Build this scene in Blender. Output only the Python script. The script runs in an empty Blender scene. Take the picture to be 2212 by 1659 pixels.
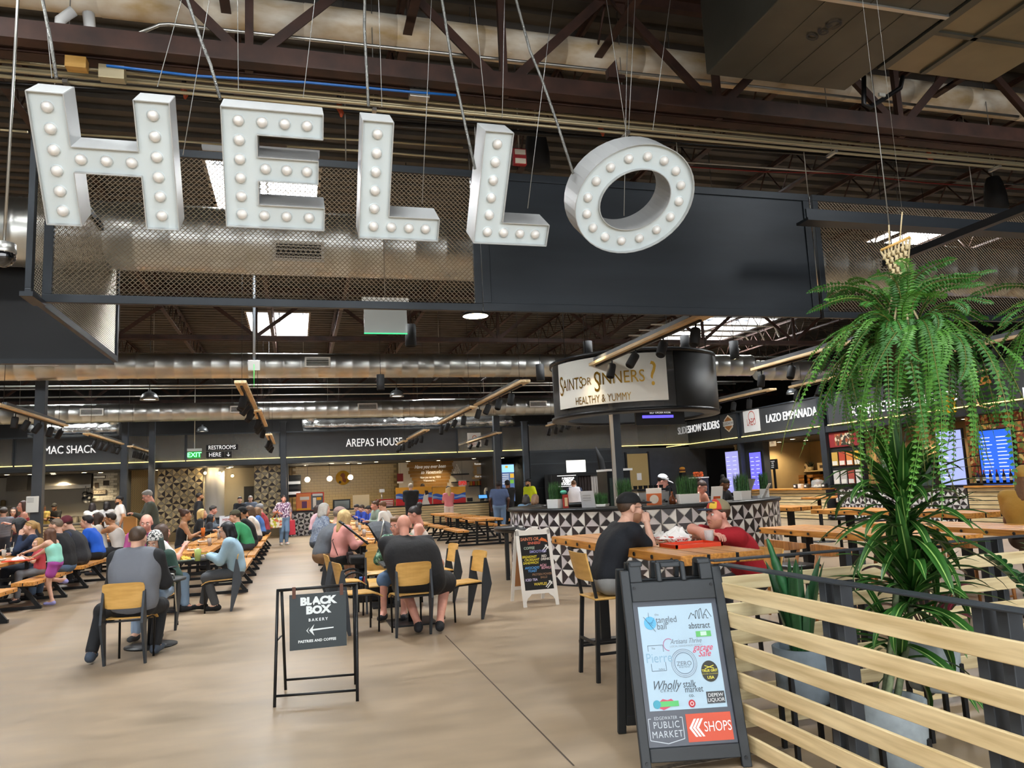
import bpy,bmesh,math,random
import numpy as np
from mathutils import Vector,Matrix,Quaternion
random.seed(7);RNG=np.random.default_rng(7);DZ=6.75
SC=bpy.context.scene
COL=SC.collection
PI=math.pi
# ---------------------------------------------------------------- camera
F_PX,CX,CY,CAMH=1640.0,1106.0,829.5,1.6
RM=np.array([[0.96162129,-0.00703513,0.27429001],
               [-0.27055844,0.14195609,0.95217992],
               [-0.04563585,-0.98984796,0.13460459]])
CPOS=np.array([0.0,0.0,CAMH])
cam_d=bpy.data.cameras.new('camera');cam=bpy.data.objects.new('camera',cam_d);COL.objects.link(cam)
cam_d.sensor_width=36.0;cam_d.lens=F_PX/2212*36.0;cam_d.clip_start=0.05;cam_d.clip_end=200
m=Matrix.Identity(4)
for i in range(3):
    m[i][0]=RM[i][0];m[i][1]=-RM[i][1];m[i][2]=-RM[i][2];m[i][3]=CPOS[i]
cam.matrix_world=m
SC.camera=cam
def ray(px,py):
    return RM @ np.array([px-CX,py-CY,F_PX])
def aY(px,py,y):
    d=ray(px,py);return Vector(CPOS+d*(y/d[1]))
def aX(px,py,x):
    d=ray(px,py);return Vector(CPOS+d*(x/d[0]))
def aZ(px,py,z=0.0):
    d=ray(px,py);return Vector(CPOS+d*((z-CAMH)/d[2]))
# ---------------------------------------------------------------- world, exposure
w=bpy.data.worlds.new('world');SC.world=w;w.use_nodes=True
w.node_tree.nodes['Background'].inputs[0].default_value=(0.86,0.92,1.0,1)
w.node_tree.nodes['Background'].inputs[1].default_value=0.75
SC.view_settings.view_transform='Standard';SC.view_settings.look='None'
SC.view_settings.gamma=1.0;SC.view_settings.use_curve_mapping=False
SC.view_settings.exposure=0.3
SC.cycles.use_adaptive_sampling=True;SC.cycles.adaptive_threshold=0.2
SC.cycles.max_bounces=5;SC.cycles.diffuse_bounces=3;SC.cycles.glossy_bounces=2
SC.cycles.transmission_bounces=4;SC.cycles.transparent_max_bounces=6
SC.cycles.sample_clamp_indirect=6.0
SC.cycles.caustics_reflective=False;SC.cycles.caustics_refractive=False
def area_light(name,loc,rot,sx,sy,power,color=(1,1,1)):
    l=bpy.data.lights.new(name,'AREA');l.shape='RECTANGLE';l.size=sx;l.size_y=sy
    l.energy=power;l.color=color
    o=bpy.data.objects.new(name,l);COL.objects.link(o);o.location=loc;o.rotation_euler=rot
    return o
# daylight through the glazed entrance behind the camera
area_light('entrance_daylight',(1.0,-7.4,2.6),(math.radians(84),0,0),16,4.2,950,(0.95,0.975,1.0))
SKYLIGHTS=[(-1.3,0.38,11.5,14.0),(-1.3,0.38,21.8,25.2),(-1.3,0.38,31.6,33.6),(12.5,15.6,21.4,25.2),
             (5.8,7.4,12.2,14.4),(5.0,6.6,31.8,33.8),(-8.4,-6.7,11.5,14.0),(-8.4,-6.7,21.8,25.2),(12.5,14.2,12.2,14.4),(-9.6,-8.0,31.8,33.8),  # the outer two by the back wall are added to light the foil ducts
             (-1.15,0.35,1.2,3.6),(-7.5,-6.0,1.2,3.6),(7.0,8.6,1.2,3.6),(1.2,2.7,-3.6,-1.2),(-4.9,-3.3,4.2,5.6)]  # unseen openings around the camera, added to brighten the foreground floor from above
for (x0,x1,y0,y1) in SKYLIGHTS:      # daylight falling through each skylight opening, seen and added ones alike
    area_light('skylight_daylight',((x0+x1)/2,(y0+y1)/2,DZ+.46),(0,0,0),x1-x0,y1-y0,300 if y0<7 else 640,(0.93,0.97,1.0))
# ---------------------------------------------------------------- materials
def lin(h):
    if isinstance(h,str):
        h=h.lstrip('#');c=[int(h[i:i+2],16)/255 for i in (0,2,4)]
    else:c=list(h)
    return [x/12.92 if x<=0.04045 else ((x+0.055)/1.055)**2.4 for x in c]
MATS={}
def mat(name,color='#808080',rough=0.6,metal=0.0,var=0.0,scale=6.0,emit=0.0,emit_col=None,bump=0.0,bscale=60.0,
        col2=None,stretch=None,spec=0.5,alpha=1.0,trans=0.0,coat=0.0):
    if name in MATS:return MATS[name]
    mt=bpy.data.materials.new(name);mt.use_nodes=True;MATS[name]=mt
    nt=mt.node_tree;b=nt.nodes['Principled BSDF']
    c=lin(color)
    b.inputs['Base Color'].default_value=(*c,1);b.inputs['Roughness'].default_value=rough
    b.inputs['Metallic'].default_value=metal;b.inputs['Specular IOR Level'].default_value=spec
    if coat:b.inputs['Coat Weight'].default_value=coat
    if alpha<1:b.inputs['Alpha'].default_value=alpha
    if trans:b.inputs['Transmission Weight'].default_value=trans
    if emit:
        e=lin(emit_col) if emit_col else c
        b.inputs['Emission Color'].default_value=(*e,1);b.inputs['Emission Strength'].default_value=emit
    if var or bump:
        tc=nt.nodes.new('ShaderNodeTexCoord');mp=nt.nodes.new('ShaderNodeMapping')
        nt.links.new(tc.outputs['Object'],mp.inputs['Vector'])
        if stretch:mp.inputs['Scale'].default_value=stretch
    if var:
        nz=nt.nodes.new('ShaderNodeTexNoise');nz.inputs['Scale'].default_value=scale;nz.inputs['Detail'].default_value=5
        nt.links.new(mp.outputs[0],nz.inputs['Vector'])
        rp=nt.nodes.new('ShaderNodeMix');rp.data_type='RGBA'
        c2=lin(col2) if col2 else [x*(1-var) for x in c]
        ca=[min(1,x*(1+var*.5)) for x in c]
        mr=nt.nodes.new('ShaderNodeMapRange');mr.inputs[1].default_value=.32;mr.inputs[2].default_value=.68
        nt.links.new(nz.outputs['Fac'],mr.inputs[0]);nt.links.new(mr.outputs[0],rp.inputs['Factor'])
        rp.inputs['A'].default_value=(*ca,1);rp.inputs['B'].default_value=(*c2,1)
        nt.links.new(rp.outputs['Result'],b.inputs['Base Color'])
    if bump:
        n2=nt.nodes.new('ShaderNodeTexNoise');n2.inputs['Scale'].default_value=bscale;n2.inputs['Detail'].default_value=3
        nt.links.new(mp.outputs[0],n2.inputs['Vector'])
        bp=nt.nodes.new('ShaderNodeBump');bp.inputs['Strength'].default_value=bump;bp.inputs['Distance'].default_value=0.02
        nt.links.new(n2.outputs['Fac'],bp.inputs['Height']);nt.links.new(bp.outputs[0],b.inputs['Normal'])
    return mt
def wood_mat(name,c1,c2,rough=0.45,axis=1,scale=3.0):
    if name in MATS:return MATS[name]
    st=[14,14,14];st[axis]=0.9
    mt=mat(name,c1,rough,var=0.5,scale=scale,col2=c2,stretch=tuple(st))
    return mt
def stripe_mat(name,cols,scale=20.0,axis='Z',rough=0.8,plaid=False):
    """woven stripes or plaid, procedural"""
    if name in MATS:return MATS[name]
    mt=bpy.data.materials.new(name);mt.use_nodes=True;MATS[name]=mt
    nt=mt.node_tree;b=nt.nodes['Principled BSDF'];b.inputs['Roughness'].default_value=rough
    tc=nt.nodes.new('ShaderNodeTexCoord')
    def wave(ax,cA,cB):
        wv=nt.nodes.new('ShaderNodeTexWave');wv.bands_direction=ax;wv.inputs['Scale'].default_value=scale
        nt.links.new(tc.outputs['Object'],wv.inputs['Vector'])
        cr=nt.nodes.new('ShaderNodeMix');cr.data_type='RGBA'
        mr=nt.nodes.new('ShaderNodeMapRange');mr.inputs[1].default_value=.45;mr.inputs[2].default_value=.55
        nt.links.new(wv.outputs['Fac'],mr.inputs[0]);nt.links.new(mr.outputs[0],cr.inputs['Factor'])
        cr.inputs['A'].default_value=(*lin(cA),1);cr.inputs['B'].default_value=(*lin(cB),1)
        return cr
    a=wave(axis,cols[0],cols[1])
    if plaid:
        c=wave('X',cols[0],cols[1]);mx=nt.nodes.new('ShaderNodeMix');mx.data_type='RGBA';mx.inputs['Factor'].default_value=.5
        nt.links.new(a.outputs['Result'],mx.inputs['A']);nt.links.new(c.outputs['Result'],mx.inputs['B']);a=mx
    nt.links.new(a.outputs['Result'],b.inputs['Base Color'])
    return mt
def spot_mat(name,base,cols,scale=12.0,rough=0.7):
    """blotchy print: voronoi cells of several colours"""
    if name in MATS:return MATS[name]
    mt=bpy.data.materials.new(name);mt.use_nodes=True;MATS[name]=mt
    nt=mt.node_tree;b=nt.nodes['Principled BSDF'];b.inputs['Roughness'].default_value=rough
    tc=nt.nodes.new('ShaderNodeTexCoord');vo=nt.nodes.new('ShaderNodeTexVoronoi');vo.inputs['Scale'].default_value=scale
    nt.links.new(tc.outputs['Object'],vo.inputs['Vector'])
    sp=nt.nodes.new('ShaderNodeSeparateColor');nt.links.new(vo.outputs['Color'],sp.inputs[0])
    cr=nt.nodes.new('ShaderNodeValToRGB');cr.color_ramp.interpolation='CONSTANT'
    allc=[base]+list(cols);el=cr.color_ramp.elements
    el[0].color=(*lin(allc[0]),1);el[0].position=0
    el[1].position=1/len(allc);el[1].color=(*lin(allc[1]),1)
    for k in range(2,len(allc)):
        e=el.new(k/len(allc));e.color=(*lin(allc[k]),1)
    nt.links.new(sp.outputs[0],cr.inputs[0]);nt.links.new(cr.outputs[0],b.inputs['Base Color'])
    return mt
# ---------------------------------------------------------------- geometry helpers
def wloc(o):
    v=Vector((0,0,0))
    while o is not None:
        v+=o.location;o=o.parent
    return v
class MB:
    """collects shapes for ONE mesh object"""
    def __init__(s):s.v=[];s.f=[];s.mi=[];s.sm=[]
    def add(s,vs,fs,mi=0,smooth=False):
        n=len(s.v);s.v+=[tuple(p) for p in vs]
        for f in fs:s.f.append(tuple(i+n for i in f));s.mi.append(mi);s.sm.append(smooth)
        return s
    def box(s,c,size,rz=0.0,mi=0,M=None):
        x,y,z=size[0]/2,size[1]/2,size[2]/2
        vs=[Vector((a*x,b*y,d*z)) for a in (-1,1) for b in (-1,1) for d in (-1,1)]
        R=M if M is not None else Matrix.Rotation(rz,3,'Z')
        vs=[R @ p+Vector(c) for p in vs]
        return s.add(vs,[(0,1,3,2),(4,6,7,5),(0,4,5,1),(2,3,7,6),(0,2,6,4),(1,5,7,3)],mi)
    def bb(s,p0,p1,mi=0):
        return s.box([(a+b)/2 for a,b in zip(p0,p1)],[abs(b-a) for a,b in zip(p0,p1)],mi=mi)
    def bar(s,p0,p1,w,h,mi=0,up=(0,0,1)):
        """box beam from p0 to p1, width w, height h"""
        p0,p1=Vector(p0),Vector(p1);d=p1-p0;L=d.length;d.normalize()
        u=Vector(up)
        if abs(d.dot(u))>.98:u=Vector((0,1,0))
        sx=d.cross(u).normalized();uu=sx.cross(d)
        M=Matrix((sx,d,uu)).transposed()
        return s.box((p0+p1)/2,(w,L,h),M=M,mi=mi)
    def tube(s,pts,r,seg=8,mi=0,caps=True,smooth=True):
        pts=[Vector(p) for p in pts];n=len(pts)
        rs=r if isinstance(r,(list,tuple)) else [r]*n
        vs=[];prev=None
        for i,p in enumerate(pts):
            d=(pts[min(i+1,n-1)]-pts[max(i-1,0)])
            if d.length<1e-9:d=Vector((0,0,1))
            d.normalize()
            if prev is None:
                u=Vector((0,0,1)) if abs(d.z)<.9 else Vector((1,0,0))
                sx=d.cross(u).normalized()
            else:
                sx=(prev-d*prev.dot(d))
                sx=sx.normalized() if sx.length>1e-6 else d.orthogonal().normalized()
            prev=sx;uu=d.cross(sx)
            for k in range(seg):
                a=2*PI*k/seg
                vs.append(p+(sx*math.cos(a)+uu*math.sin(a))*rs[i])
        fs=[]
        for i in range(n-1):
            for k in range(seg):
                k2=(k+1)%seg
                fs.append((i*seg+k,i*seg+k2,(i+1)*seg+k2,(i+1)*seg+k))
        s.add(vs,fs,mi,smooth)
        if caps:
            n0=len(s.v)-len(vs)
            s.f.append(tuple(n0+k for k in reversed(range(seg))));s.mi.append(mi);s.sm.append(False)
            s.f.append(tuple(n0+(n-1)*seg+k for k in range(seg)));s.mi.append(mi);s.sm.append(False)
        return s
    def cyl(s,p0,p1,r,seg=12,mi=0,r1=None):
        return s.tube([p0,p1],[r,r if r1 is None else r1],seg,mi)
    def lathe(s,prof,c=(0,0,0),seg=20,mi=0,smooth=True,a0=0.0,a1=2*PI):
        """prof: list of (radius, z)"""
        full=abs(a1-a0-2*PI)<1e-6;n=seg if full else seg+1
        vs=[]
        for (r,z) in prof:
            for k in range(n):
                a=a0+(a1-a0)*k/seg
                vs.append((c[0]+r*math.cos(a),c[1]+r*math.sin(a),c[2]+z))
        fs=[]
        for i in range(len(prof)-1):
            for k in range(seg):
                k2=(k+1)%n
                fs.append((i*n+k,i*n+k2,(i+1)*n+k2,(i+1)*n+k))
        return s.add(vs,fs,mi,smooth)
    def sphere(s,c,r,seg=12,rings=8,mi=0,sc=(1,1,1)):
        vs=[];fs=[]
        for i in range(rings+1):
            t=PI*i/rings
            for k in range(seg):
                a=2*PI*k/seg
                vs.append((c[0]+r*sc[0]*math.sin(t)*math.cos(a),c[1]+r*sc[1]*math.sin(t)*math.sin(a),c[2]+r*sc[2]*math.cos(t)))
        for i in range(rings):
            for k in range(seg):
                k2=(k+1)%seg
                fs.append((i*seg+k,(i+1)*seg+k,(i+1)*seg+k2,i*seg+k2))
        return s.add(vs,fs,mi,True)
    def prism(s,poly,d0,d1,frame=None,mi=0,smooth=False):
        """2D polygon (u,v) extruded from depth d0 to d1; frame maps (u,v,d) -> world Vector"""
        fr=frame or (lambda u,v,d:Vector((u,v,d)))
        n=len(poly)
        vs=[fr(u,v,d0) for u,v in poly]+[fr(u,v,d1) for u,v in poly]
        fs=[tuple(reversed(range(n))),tuple(range(n,2*n))]+[(k,(k+1)%n,n+(k+1)%n,n+k) for k in range(n)]
        return s.add(vs,fs,mi,smooth)
    def quad(s,a,b,c,d,mi=0):return s.add([a,b,c,d],[(0,1,2,3)],mi)
    def mesh(s,name,mats):
        me=bpy.data.meshes.new(name);me.from_pydata(s.v,[],s.f)
        for q in (mats if isinstance(mats,(list,tuple)) else [mats]):me.materials.append(q)
        me.polygons.foreach_set('material_index',s.mi);me.polygons.foreach_set('use_smooth',s.sm);me.update()
        bm=bmesh.new();bm.from_mesh(me);bmesh.ops.recalc_face_normals(bm,faces=bm.faces);bm.to_mesh(me);bm.free()
        return me
    def build(s,name,mats,parent=None,world=False,bevel=0.0):
        if world and parent is not None:
            o0=wloc(parent);s.v=[(p[0]-o0.x,p[1]-o0.y,p[2]-o0.z) for p in s.v]
        me=s.mesh(name,mats)
        o=bpy.data.objects.new(name,me);COL.objects.link(o);o.parent=parent
        if bevel:
            bv=o.modifiers.new('bevel','BEVEL');bv.width=bevel;bv.segments=2;bv.limit_method='ANGLE'
        return o
def tag(o,label=None,cat=None,group=None,kind=None):
    if label:o['label']=label
    if cat:o['category']=cat
    if group:o['group']=group
    if kind:o['kind']=kind
    return o
def thing(name,label,cat,loc=(0,0,0),rz=0.0,group=None,kind=None):
    o=bpy.data.objects.new(name,None);COL.objects.link(o);o.location=loc;o.rotation_euler=(0,0,rz)
    o.empty_display_size=.1
    return tag(o,label,cat,group,kind)
def inst(name,me,parent=None,loc=(0,0,0),rz=0.0,rot=None,scale=None):
    o=bpy.data.objects.new(name,me);COL.objects.link(o);o.parent=parent;o.location=loc
    o.rotation_euler=rot if rot is not None else (0,0,rz)
    if scale is not None:o.scale=scale
    return o
def kids(o):return [c for c in bpy.data.objects if c.parent is o]
CHILD={}
def copy_tree(o,parent=None):
    c=o.copy();COL.objects.link(c);c.parent=parent
    if o.name not in CHILD:CHILD[o.name]=kids(o)
    for ch in CHILD[o.name]:copy_tree(ch,c)
    return c
TXT={}
def text_data(body,size=1.0,shear=0.0,space=1.0,bold=0.0,align='CENTER',extrude=0.0):
    """flat lettering as a mesh in the XY plane, centred"""
    key=(body,size,shear,space,bold,align,extrude)
    if key in TXT:return TXT[key]
    cu=bpy.data.curves.new('lettering','FONT');cu.body=body;cu.size=size;cu.shear=shear
    cu.space_character=space;cu.offset=bold;cu.align_x=align;cu.align_y='CENTER';cu.extrude=extrude;cu.resolution_u=3
    ob=bpy.data.objects.new('lettering',cu)
    me=bpy.data.meshes.new_from_object(ob)
    bpy.data.objects.remove(ob);bpy.data.curves.remove(cu);TXT[key]=me
    return me
def text(body,parent,M,size,material,name='lettering',shear=0.0,space=1.0,bold=0.0,xs=1.0,align='CENTER',lift=0.003,extrude=0.0,world=False):
    """M: 4x4 frame whose X runs along the writing, Y up the letters, Z out of the surface"""
    me=text_data(body,size,shear,space,bold,align,extrude).copy()
    me.materials.clear();me.materials.append(material)
    me.transform(Matrix.Translation((0,0,lift)) @ Matrix.Diagonal((xs,1,1,1)))
    me.transform(M)
    if world and parent is not None:me.transform(Matrix.Translation(-wloc(parent)))
    o=bpy.data.objects.new(name,me);COL.objects.link(o);o.parent=parent
    return o
def frame_M(o,x,y):
    x=Vector(x).normalized();y=Vector(y);y=(y-x*y.dot(x)).normalized();z=x.cross(y)
    M=Matrix.Identity(4)
    for i in range(3):M[i][0]=x[i];M[i][1]=y[i];M[i][2]=z[i];M[i][3]=o[i]
    return M
def face_front(p):return frame_M(p,(1,0,0),(0,0,1))      # writing on a surface facing the camera (-Y)
def face_left(p):return frame_M(p,(0,-1,0),(0,0,1))      # writing on a surface facing -X
# shared materials
M_STEEL=mat('dark_painted_steel','#3a3f45',.45,.3,var=.15,scale=3)
M_BLUE=mat('blue_grey_sheet_steel','#272c31',.42,.35,var=.35,scale=1.2,stretch=(.4,1,2.5))
M_BLACK=mat('black_metal','#17181a',.42,.3)
M_BLACKM=mat('matte_black','#121213',.75)
M_RED=mat('oxide_red_steel','#432a20',.6,.1,var=.35,scale=4,col2='#2e1d16')
M_GALV=mat('galvanised_duct','#c4c5c0',.34,.92,var=.2,scale=1.6)
M_ZINC=mat('zinc_conduit','#b9b8b2',.35,.9)
M_CREAM=mat('cream_conduit','#c8bb98',.4,.6)
M_WHITE=mat('white_paint','#e9e9e6',.5)
M_PLY=mat('birch_ply','#d3a75f',.42,var=.15,scale=4,stretch=(1,6,6),col2='#c4954a')
M_OAK=wood_mat('fir_tabletop_y','#c98d43','#a5682a',.38,1)
M_PINE=wood_mat('pine_board_y','#d9c498','#c9ae7c',.5,1,2.2)
M_PINEX=wood_mat('pine_board_x','#dccda4','#cdb584',.5,0,2.2)
M_CABLE=mat('steel_cable','#9b9a95',.4,.8)
M_LED=mat('warm_led_strip','#ffd98a',.5,emit=1.9,emit_col='#f2dc86')
M_GLOW=mat('downlight_glow','#fff1d0',.5,emit=14,emit_col='#ffe6b4')
M_GLASS=mat('clear_plastic','#dfe6e8',.08,trans=.0,alpha=.28)
M_SCREEN=mat('screen_glow','#7b83d8',.3,emit=1.4,emit_col='#7b83d8')
def plain(hexcol,rough=.7):return mat('paint_'+hexcol.lstrip('#'),hexcol,rough)
# ================================================================ SETTING
def floor_mat():
    mt=bpy.data.materials.new('stained_concrete');mt.use_nodes=True;nt=mt.node_tree;b=nt.nodes['Principled BSDF']
    tc=nt.nodes.new('ShaderNodeTexCoord')
    def nz(scale,st,det=6):
        mp=nt.nodes.new('ShaderNodeMapping');mp.inputs['Scale'].default_value=st
        n=nt.nodes.new('ShaderNodeTexNoise');n.inputs['Scale'].default_value=scale;n.inputs['Detail'].default_value=det
        nt.links.new(tc.outputs['Object'],mp.inputs[0]);nt.links.new(mp.outputs[0],n.inputs['Vector']);return n
    a=nz(.55,(.6,1.3,1));s=nz(2.4,(.8,1.9,1),10)
    m1=nt.nodes.new('ShaderNodeMix');m1.data_type='RGBA'
    m1.inputs['A'].default_value=(*lin('#9f8b72'),1);m1.inputs['B'].default_value=(*lin('#897760'),1)
    r1=nt.nodes.new('ShaderNodeMapRange');r1.inputs[1].default_value=.35;r1.inputs[2].default_value=.65
    nt.links.new(a.outputs['Fac'],r1.inputs[0]);nt.links.new(r1.outputs[0],m1.inputs['Factor'])
    m2=nt.nodes.new('ShaderNodeMix');m2.data_type='RGBA';m2.blend_type='MULTIPLY';m2.inputs['Factor'].default_value=.75
    r2=nt.nodes.new('ShaderNodeMapRange');r2.inputs[1].default_value=.3;r2.inputs[2].default_value=.7
    r2.inputs[3].default_value=.76;r2.inputs[4].default_value=1.12
    nt.links.new(s.outputs['Fac'],r2.inputs[0]);nt.links.new(m1.outputs['Result'],m2.inputs['A']);nt.links.new(r2.outputs[0],m2.inputs['B'])
    nt.links.new(m2.outputs['Result'],b.inputs['Base Color'])
    r3=nt.nodes.new('ShaderNodeMapRange');r3.inputs[3].default_value=.3;r3.inputs[4].default_value=.52
    nt.links.new(s.outputs['Fac'],r3.inputs[0]);nt.links.new(r3.outputs[0],b.inputs['Roughness'])
    return mt
fl=MB().bb((-18,-8,-.12),(24,38,0)).build('floor',floor_mat());tag(fl,'polished tan stained concrete floor of the market hall',None,kind='structure')
jm=mat('joint_sealant','#4a3f35',.9)
p0,p1=aZ(962,1373),aZ(1240,1655)
j=MB();d=(p1-p0).normalized();sx=Vector((d.y,-d.x,0))*.006
j.quad(p0-sx+Vector((0,0,.002)),p0+sx+Vector((0,0,.002)),p1+sx+Vector((0,0,.002)),p1-sx+Vector((0,0,.002)))
j.build('control_joint',jm,fl,world=True)
j=MB();j.bb((1.25,4.12,.0),(2.9,4.17,.003));j.build('control_joint',mat('worn_joint','#8d8070',.9,var=.5,scale=30,col2='#5a4e42'),fl)
# corrugated roof deck with the skylight openings left free
dk=MB();y=-8.0;per=.31
while y<38:
    segs=[(-18.0,24.0)]
    for (x0,x1,y0,y1) in SKYLIGHTS:
        if y+per>y0 and y<y1:
            ns=[]
            for a,b in segs:
                if x0<=a or x1>=b:ns.append((a,b)) if not (x0<b and x1>a) else None
                else:ns+=[(a,x0),(x1,b)]
            segs=ns
    prof=[(0,.06),(.10,.06),(.13,0),(.25,0),(.28,.06),(per,.06)]
    for a,b in segs:
        for (q0,z0),(q1,z1) in zip(prof,prof[1:]):
            dk.quad((a,y+q0,DZ+z0),(b,y+q0,DZ+z0),(b,y+q1,DZ+z1),(a,y+q1,DZ+z1))
    y+=per
ce=dk.build('ceiling',mat('dark_roof_deck','#4c4843',.7,.1,var=.3,scale=2));tag(ce,'dark corrugated steel roof deck with skylight openings',None,kind='structure')
curb=mat('skylight_curb','#b9b5ae',.7)
pane=mat('skylight_pane','#ffffff',.3,emit=6.0,emit_col='#f4f8ff')
for i,(x0,x1,y0,y1) in enumerate(SKYLIGHTS):
    t=thing('window_%d'%(i+1),'bright white roof skylight with steel glazing bars, some of the set added for light',None,((x0+x1)/2,(y0+y1)/2,DZ),kind='structure')
    b=MB()
    for p,q in (((x0-.05,y0-.05,DZ),(x0,y1+.05,DZ+.52)),((x1,y0-.05,DZ),(x1+.05,y1+.05,DZ+.52)),
                 ((x0,y0-.05,DZ),(x1,y0,DZ+.52)),((x0,y1,DZ),(x1,y1+.05,DZ+.52))):b.bb(p,q)
    b.build('curb',curb,t,world=True)
    g=MB();g.bb((x0,y0,DZ+.48),(x1,y1,DZ+.5));g.build('pane',pane,t,world=True)
    mm=MB();xm=(x0+x1)/2
    mm.bb((xm-.02,y0,DZ+.35),(xm+.02,y1,DZ+.4));mm.bb((x0,(y0+y1)/2-.02,DZ+.35),(x1,(y0+y1)/2+.02,DZ+.4))
    mm.build('glazing_bar',M_STEEL,t,world=True)
M_VOID=mat('dark_wall_paint','#2a2827',.85,var=.3,scale=1)
for nm,p,q in (('wall_back',(-18,37.6,0),(24,37.8,7.0)),('wall_right',(23.6,-8,0),(23.8,37.6,7.0)),('wall_left',(-17.9,-8,0),(-17.7,37.6,7.0))):
    tag(MB().bb(p,q).build(nm,M_VOID),'dark painted wall of the hall behind the stalls',None,kind='structure')
# glazed entrance behind the camera: header, plinth and mullions with clear panes between
tag(MB().bb((-18,-8.1,5.0),(24,-7.9,7.0)).build('wall_front',M_VOID),'dark header wall over the glazed entrance',None,kind='structure')
t=thing('window_20','glazed entrance front behind the viewpoint',None,(3,-8,0),kind='structure')
for k in range(15):
    x=-18+k*3
    MB().bb((x-.04,-8.05,0),(x+.04,-7.95,5.0)).build('mullion',M_BLACK,t,world=True)
for k in range(14):
    x=-18+k*3
    MB().bb((x+.04,-8.01,0),(x+2.96,-7.99,5.0)).build('pane',M_GLASS,t,world=True)
def column(x,y,w,h,label,side=None):
    t=thing('column',label,'column',(x,y,0),kind='structure');hw=w/2
    b=MB();b.bb((-hw,-hw,0),(hw,hw,h));b.build('shaft',M_STEEL,t,bevel=.006)
    MB().bb((-hw-.06,-hw-.06,0),(hw+.06,hw+.06,.02)).build('base_plate',M_STEEL,t)
    MB().bb((-hw-.04,-hw-.04,h),(hw+.04,hw+.04,h+.02)).build('cap_plate',M_STEEL,t)
    return t
cl=column(aY(84,1000,20.3).x,20.3,.22,5.3,'dark grey steel column left of the benches')
column(aY(1075,1000,30.6).x,30.6,.25,4.9,'dark grey steel column beside the arepas counter')
column(aY(269,1000,31.2).x,31.2,.22,5.3,'dark steel column right of the first sign')
column(aY(328,1000,30.9).x,30.9,.2,5.3,'dark steel column before the gold patterned wall')
column(aY(612,1000,31.6).x,31.6,.22,4.6,'dark steel column left of the arepas sign')
column(aY(1136,1000,31.6).x,31.6,.22,4.4,'dark steel column left of the photo booth')
# paper notice holder and vents on the left column
p=aY(70,1095,20.15)
t=thing('notice_holder','clear notice holder fixed to the left steel column','notice',(p.x,20.15,aY(70,1107,20.15).z-.18))
b=MB();b.bb((-.13,-.02,.18),(.13,0,.55));b.build('sheet',mat('notice_paper','#c3c8c8',.5),t,bevel=.008)
b=MB()
for k in range(4):b.bb((-.11,-.024,.5-k*.03),(.03,-.021,.51-k*.03))
b.build('print',plain('#6a7076'),t)
# ================================================================ ROOF STEEL, DUCTS, PIPES
def angle_bar(b,p0,p1,s=.07):
    b.bar(p0,p1,s,.012);b.bar(Vector(p0)+Vector((0,-s/2+.006,s/2)),Vector(p1)+Vector((0,-s/2+.006,s/2)),.012,s)
def girder(y,x0,x1,label,zb=5.35,zt=6.62,bay=2.0,off=0.0,s=.11):
    t=thing('roof_truss',label,'truss',((x0+x1)/2,y,zb),kind='structure')
    for sgn in (-1,1):
        b=MB();b.bb((x0,y+sgn*.03,zb),(x1,y+sgn*(.03+s),zb+.014));b.bb((x0,y+sgn*.025,zb),(x1,y+sgn*.04,zb+s*1.7))
        b.build('bottom_chord',M_RED,t,world=True)
    b=MB();b.bb((x0,y-.13,zt),(x1,y+.13,zt+.014));b.bb((x0,y-.04,zt-.1),(x1,y+.04,zt));b.build('top_chord',M_RED,t,world=True)
    x=x0+off;k=0
    while x+bay<x1:
        for (a,za,c,zc) in ((x,zt,x+bay/2,zb+.1),(x+bay/2,zb+.1,x+bay,zt)):
            b=MB();b.bar((a,y,za),(c,y,zc),.09,.014,up=(0,1,0));b.bar((a,y+.04,za),(c,y+.04,zc),.014,.08,up=(0,1,0));b.build('web_diagonal',M_RED,t,world=True)
        b=MB();b.bb((x+bay/2-.035,y-.03,zb),(x+bay/2+.035,y+.03,zt));b.build('web_post',M_RED,t,world=True)
        x+=bay;k+=1
    return t
girder(6.65,-7,15,'dark red roof truss just above the hanging letters',bay=2.35,off=.75,s=.145)
girder(18.8,-15,22,'dark red roof truss across the middle of the hall',bay=3.0,off=.6,s=.07)
girder(31.0,-15,22,'dark red roof truss above the far sign band',bay=3.0,off=.2,s=.07)
# bar joists running front to back under the deck
JM=MB();L=12.1
JM.bb((-.045,0,.55),(.045,L,.565));JM.bb((-.045,0,.0),(.045,L,.015));JM.bb((-.02,0,.5),(.02,L,.55));JM.bb((-.02,0,.015),(.02,L,.05))
k=0;yy=.0
while yy+.75<L:
    JM.tube([(0,yy,.53),(0,yy+.375,.03)],.013,5);JM.tube([(0,yy+.375,.03),(0,yy+.75,.53)],.013,5);yy+=.75
JME=JM.mesh('bar_joist',M_RED)
for row,y0 in (('near',-5.3),('first',6.7),('second',18.85)):
    for i in range(15):
        x=-11.2+i*2.05
        if any(a-.1<x<c+.1 for (a,c,*_r) in SKYLIGHTS):x+=.35
        if row=='near' and (x<-6 or x>14):continue
        o=inst('bar_joist',JME,None,(x,y0,6.12))
        tag(o,{'near':'dark red bar joist over the entrance in front of the first roof truss','first':'dark red bar joist between the near and the middle roof trusses',
                'second':'dark red bar joist between the middle and the far roof trusses'}[row],'joist','bar joists of the '+row+' roof bay')
        o['kind']='structure'
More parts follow.
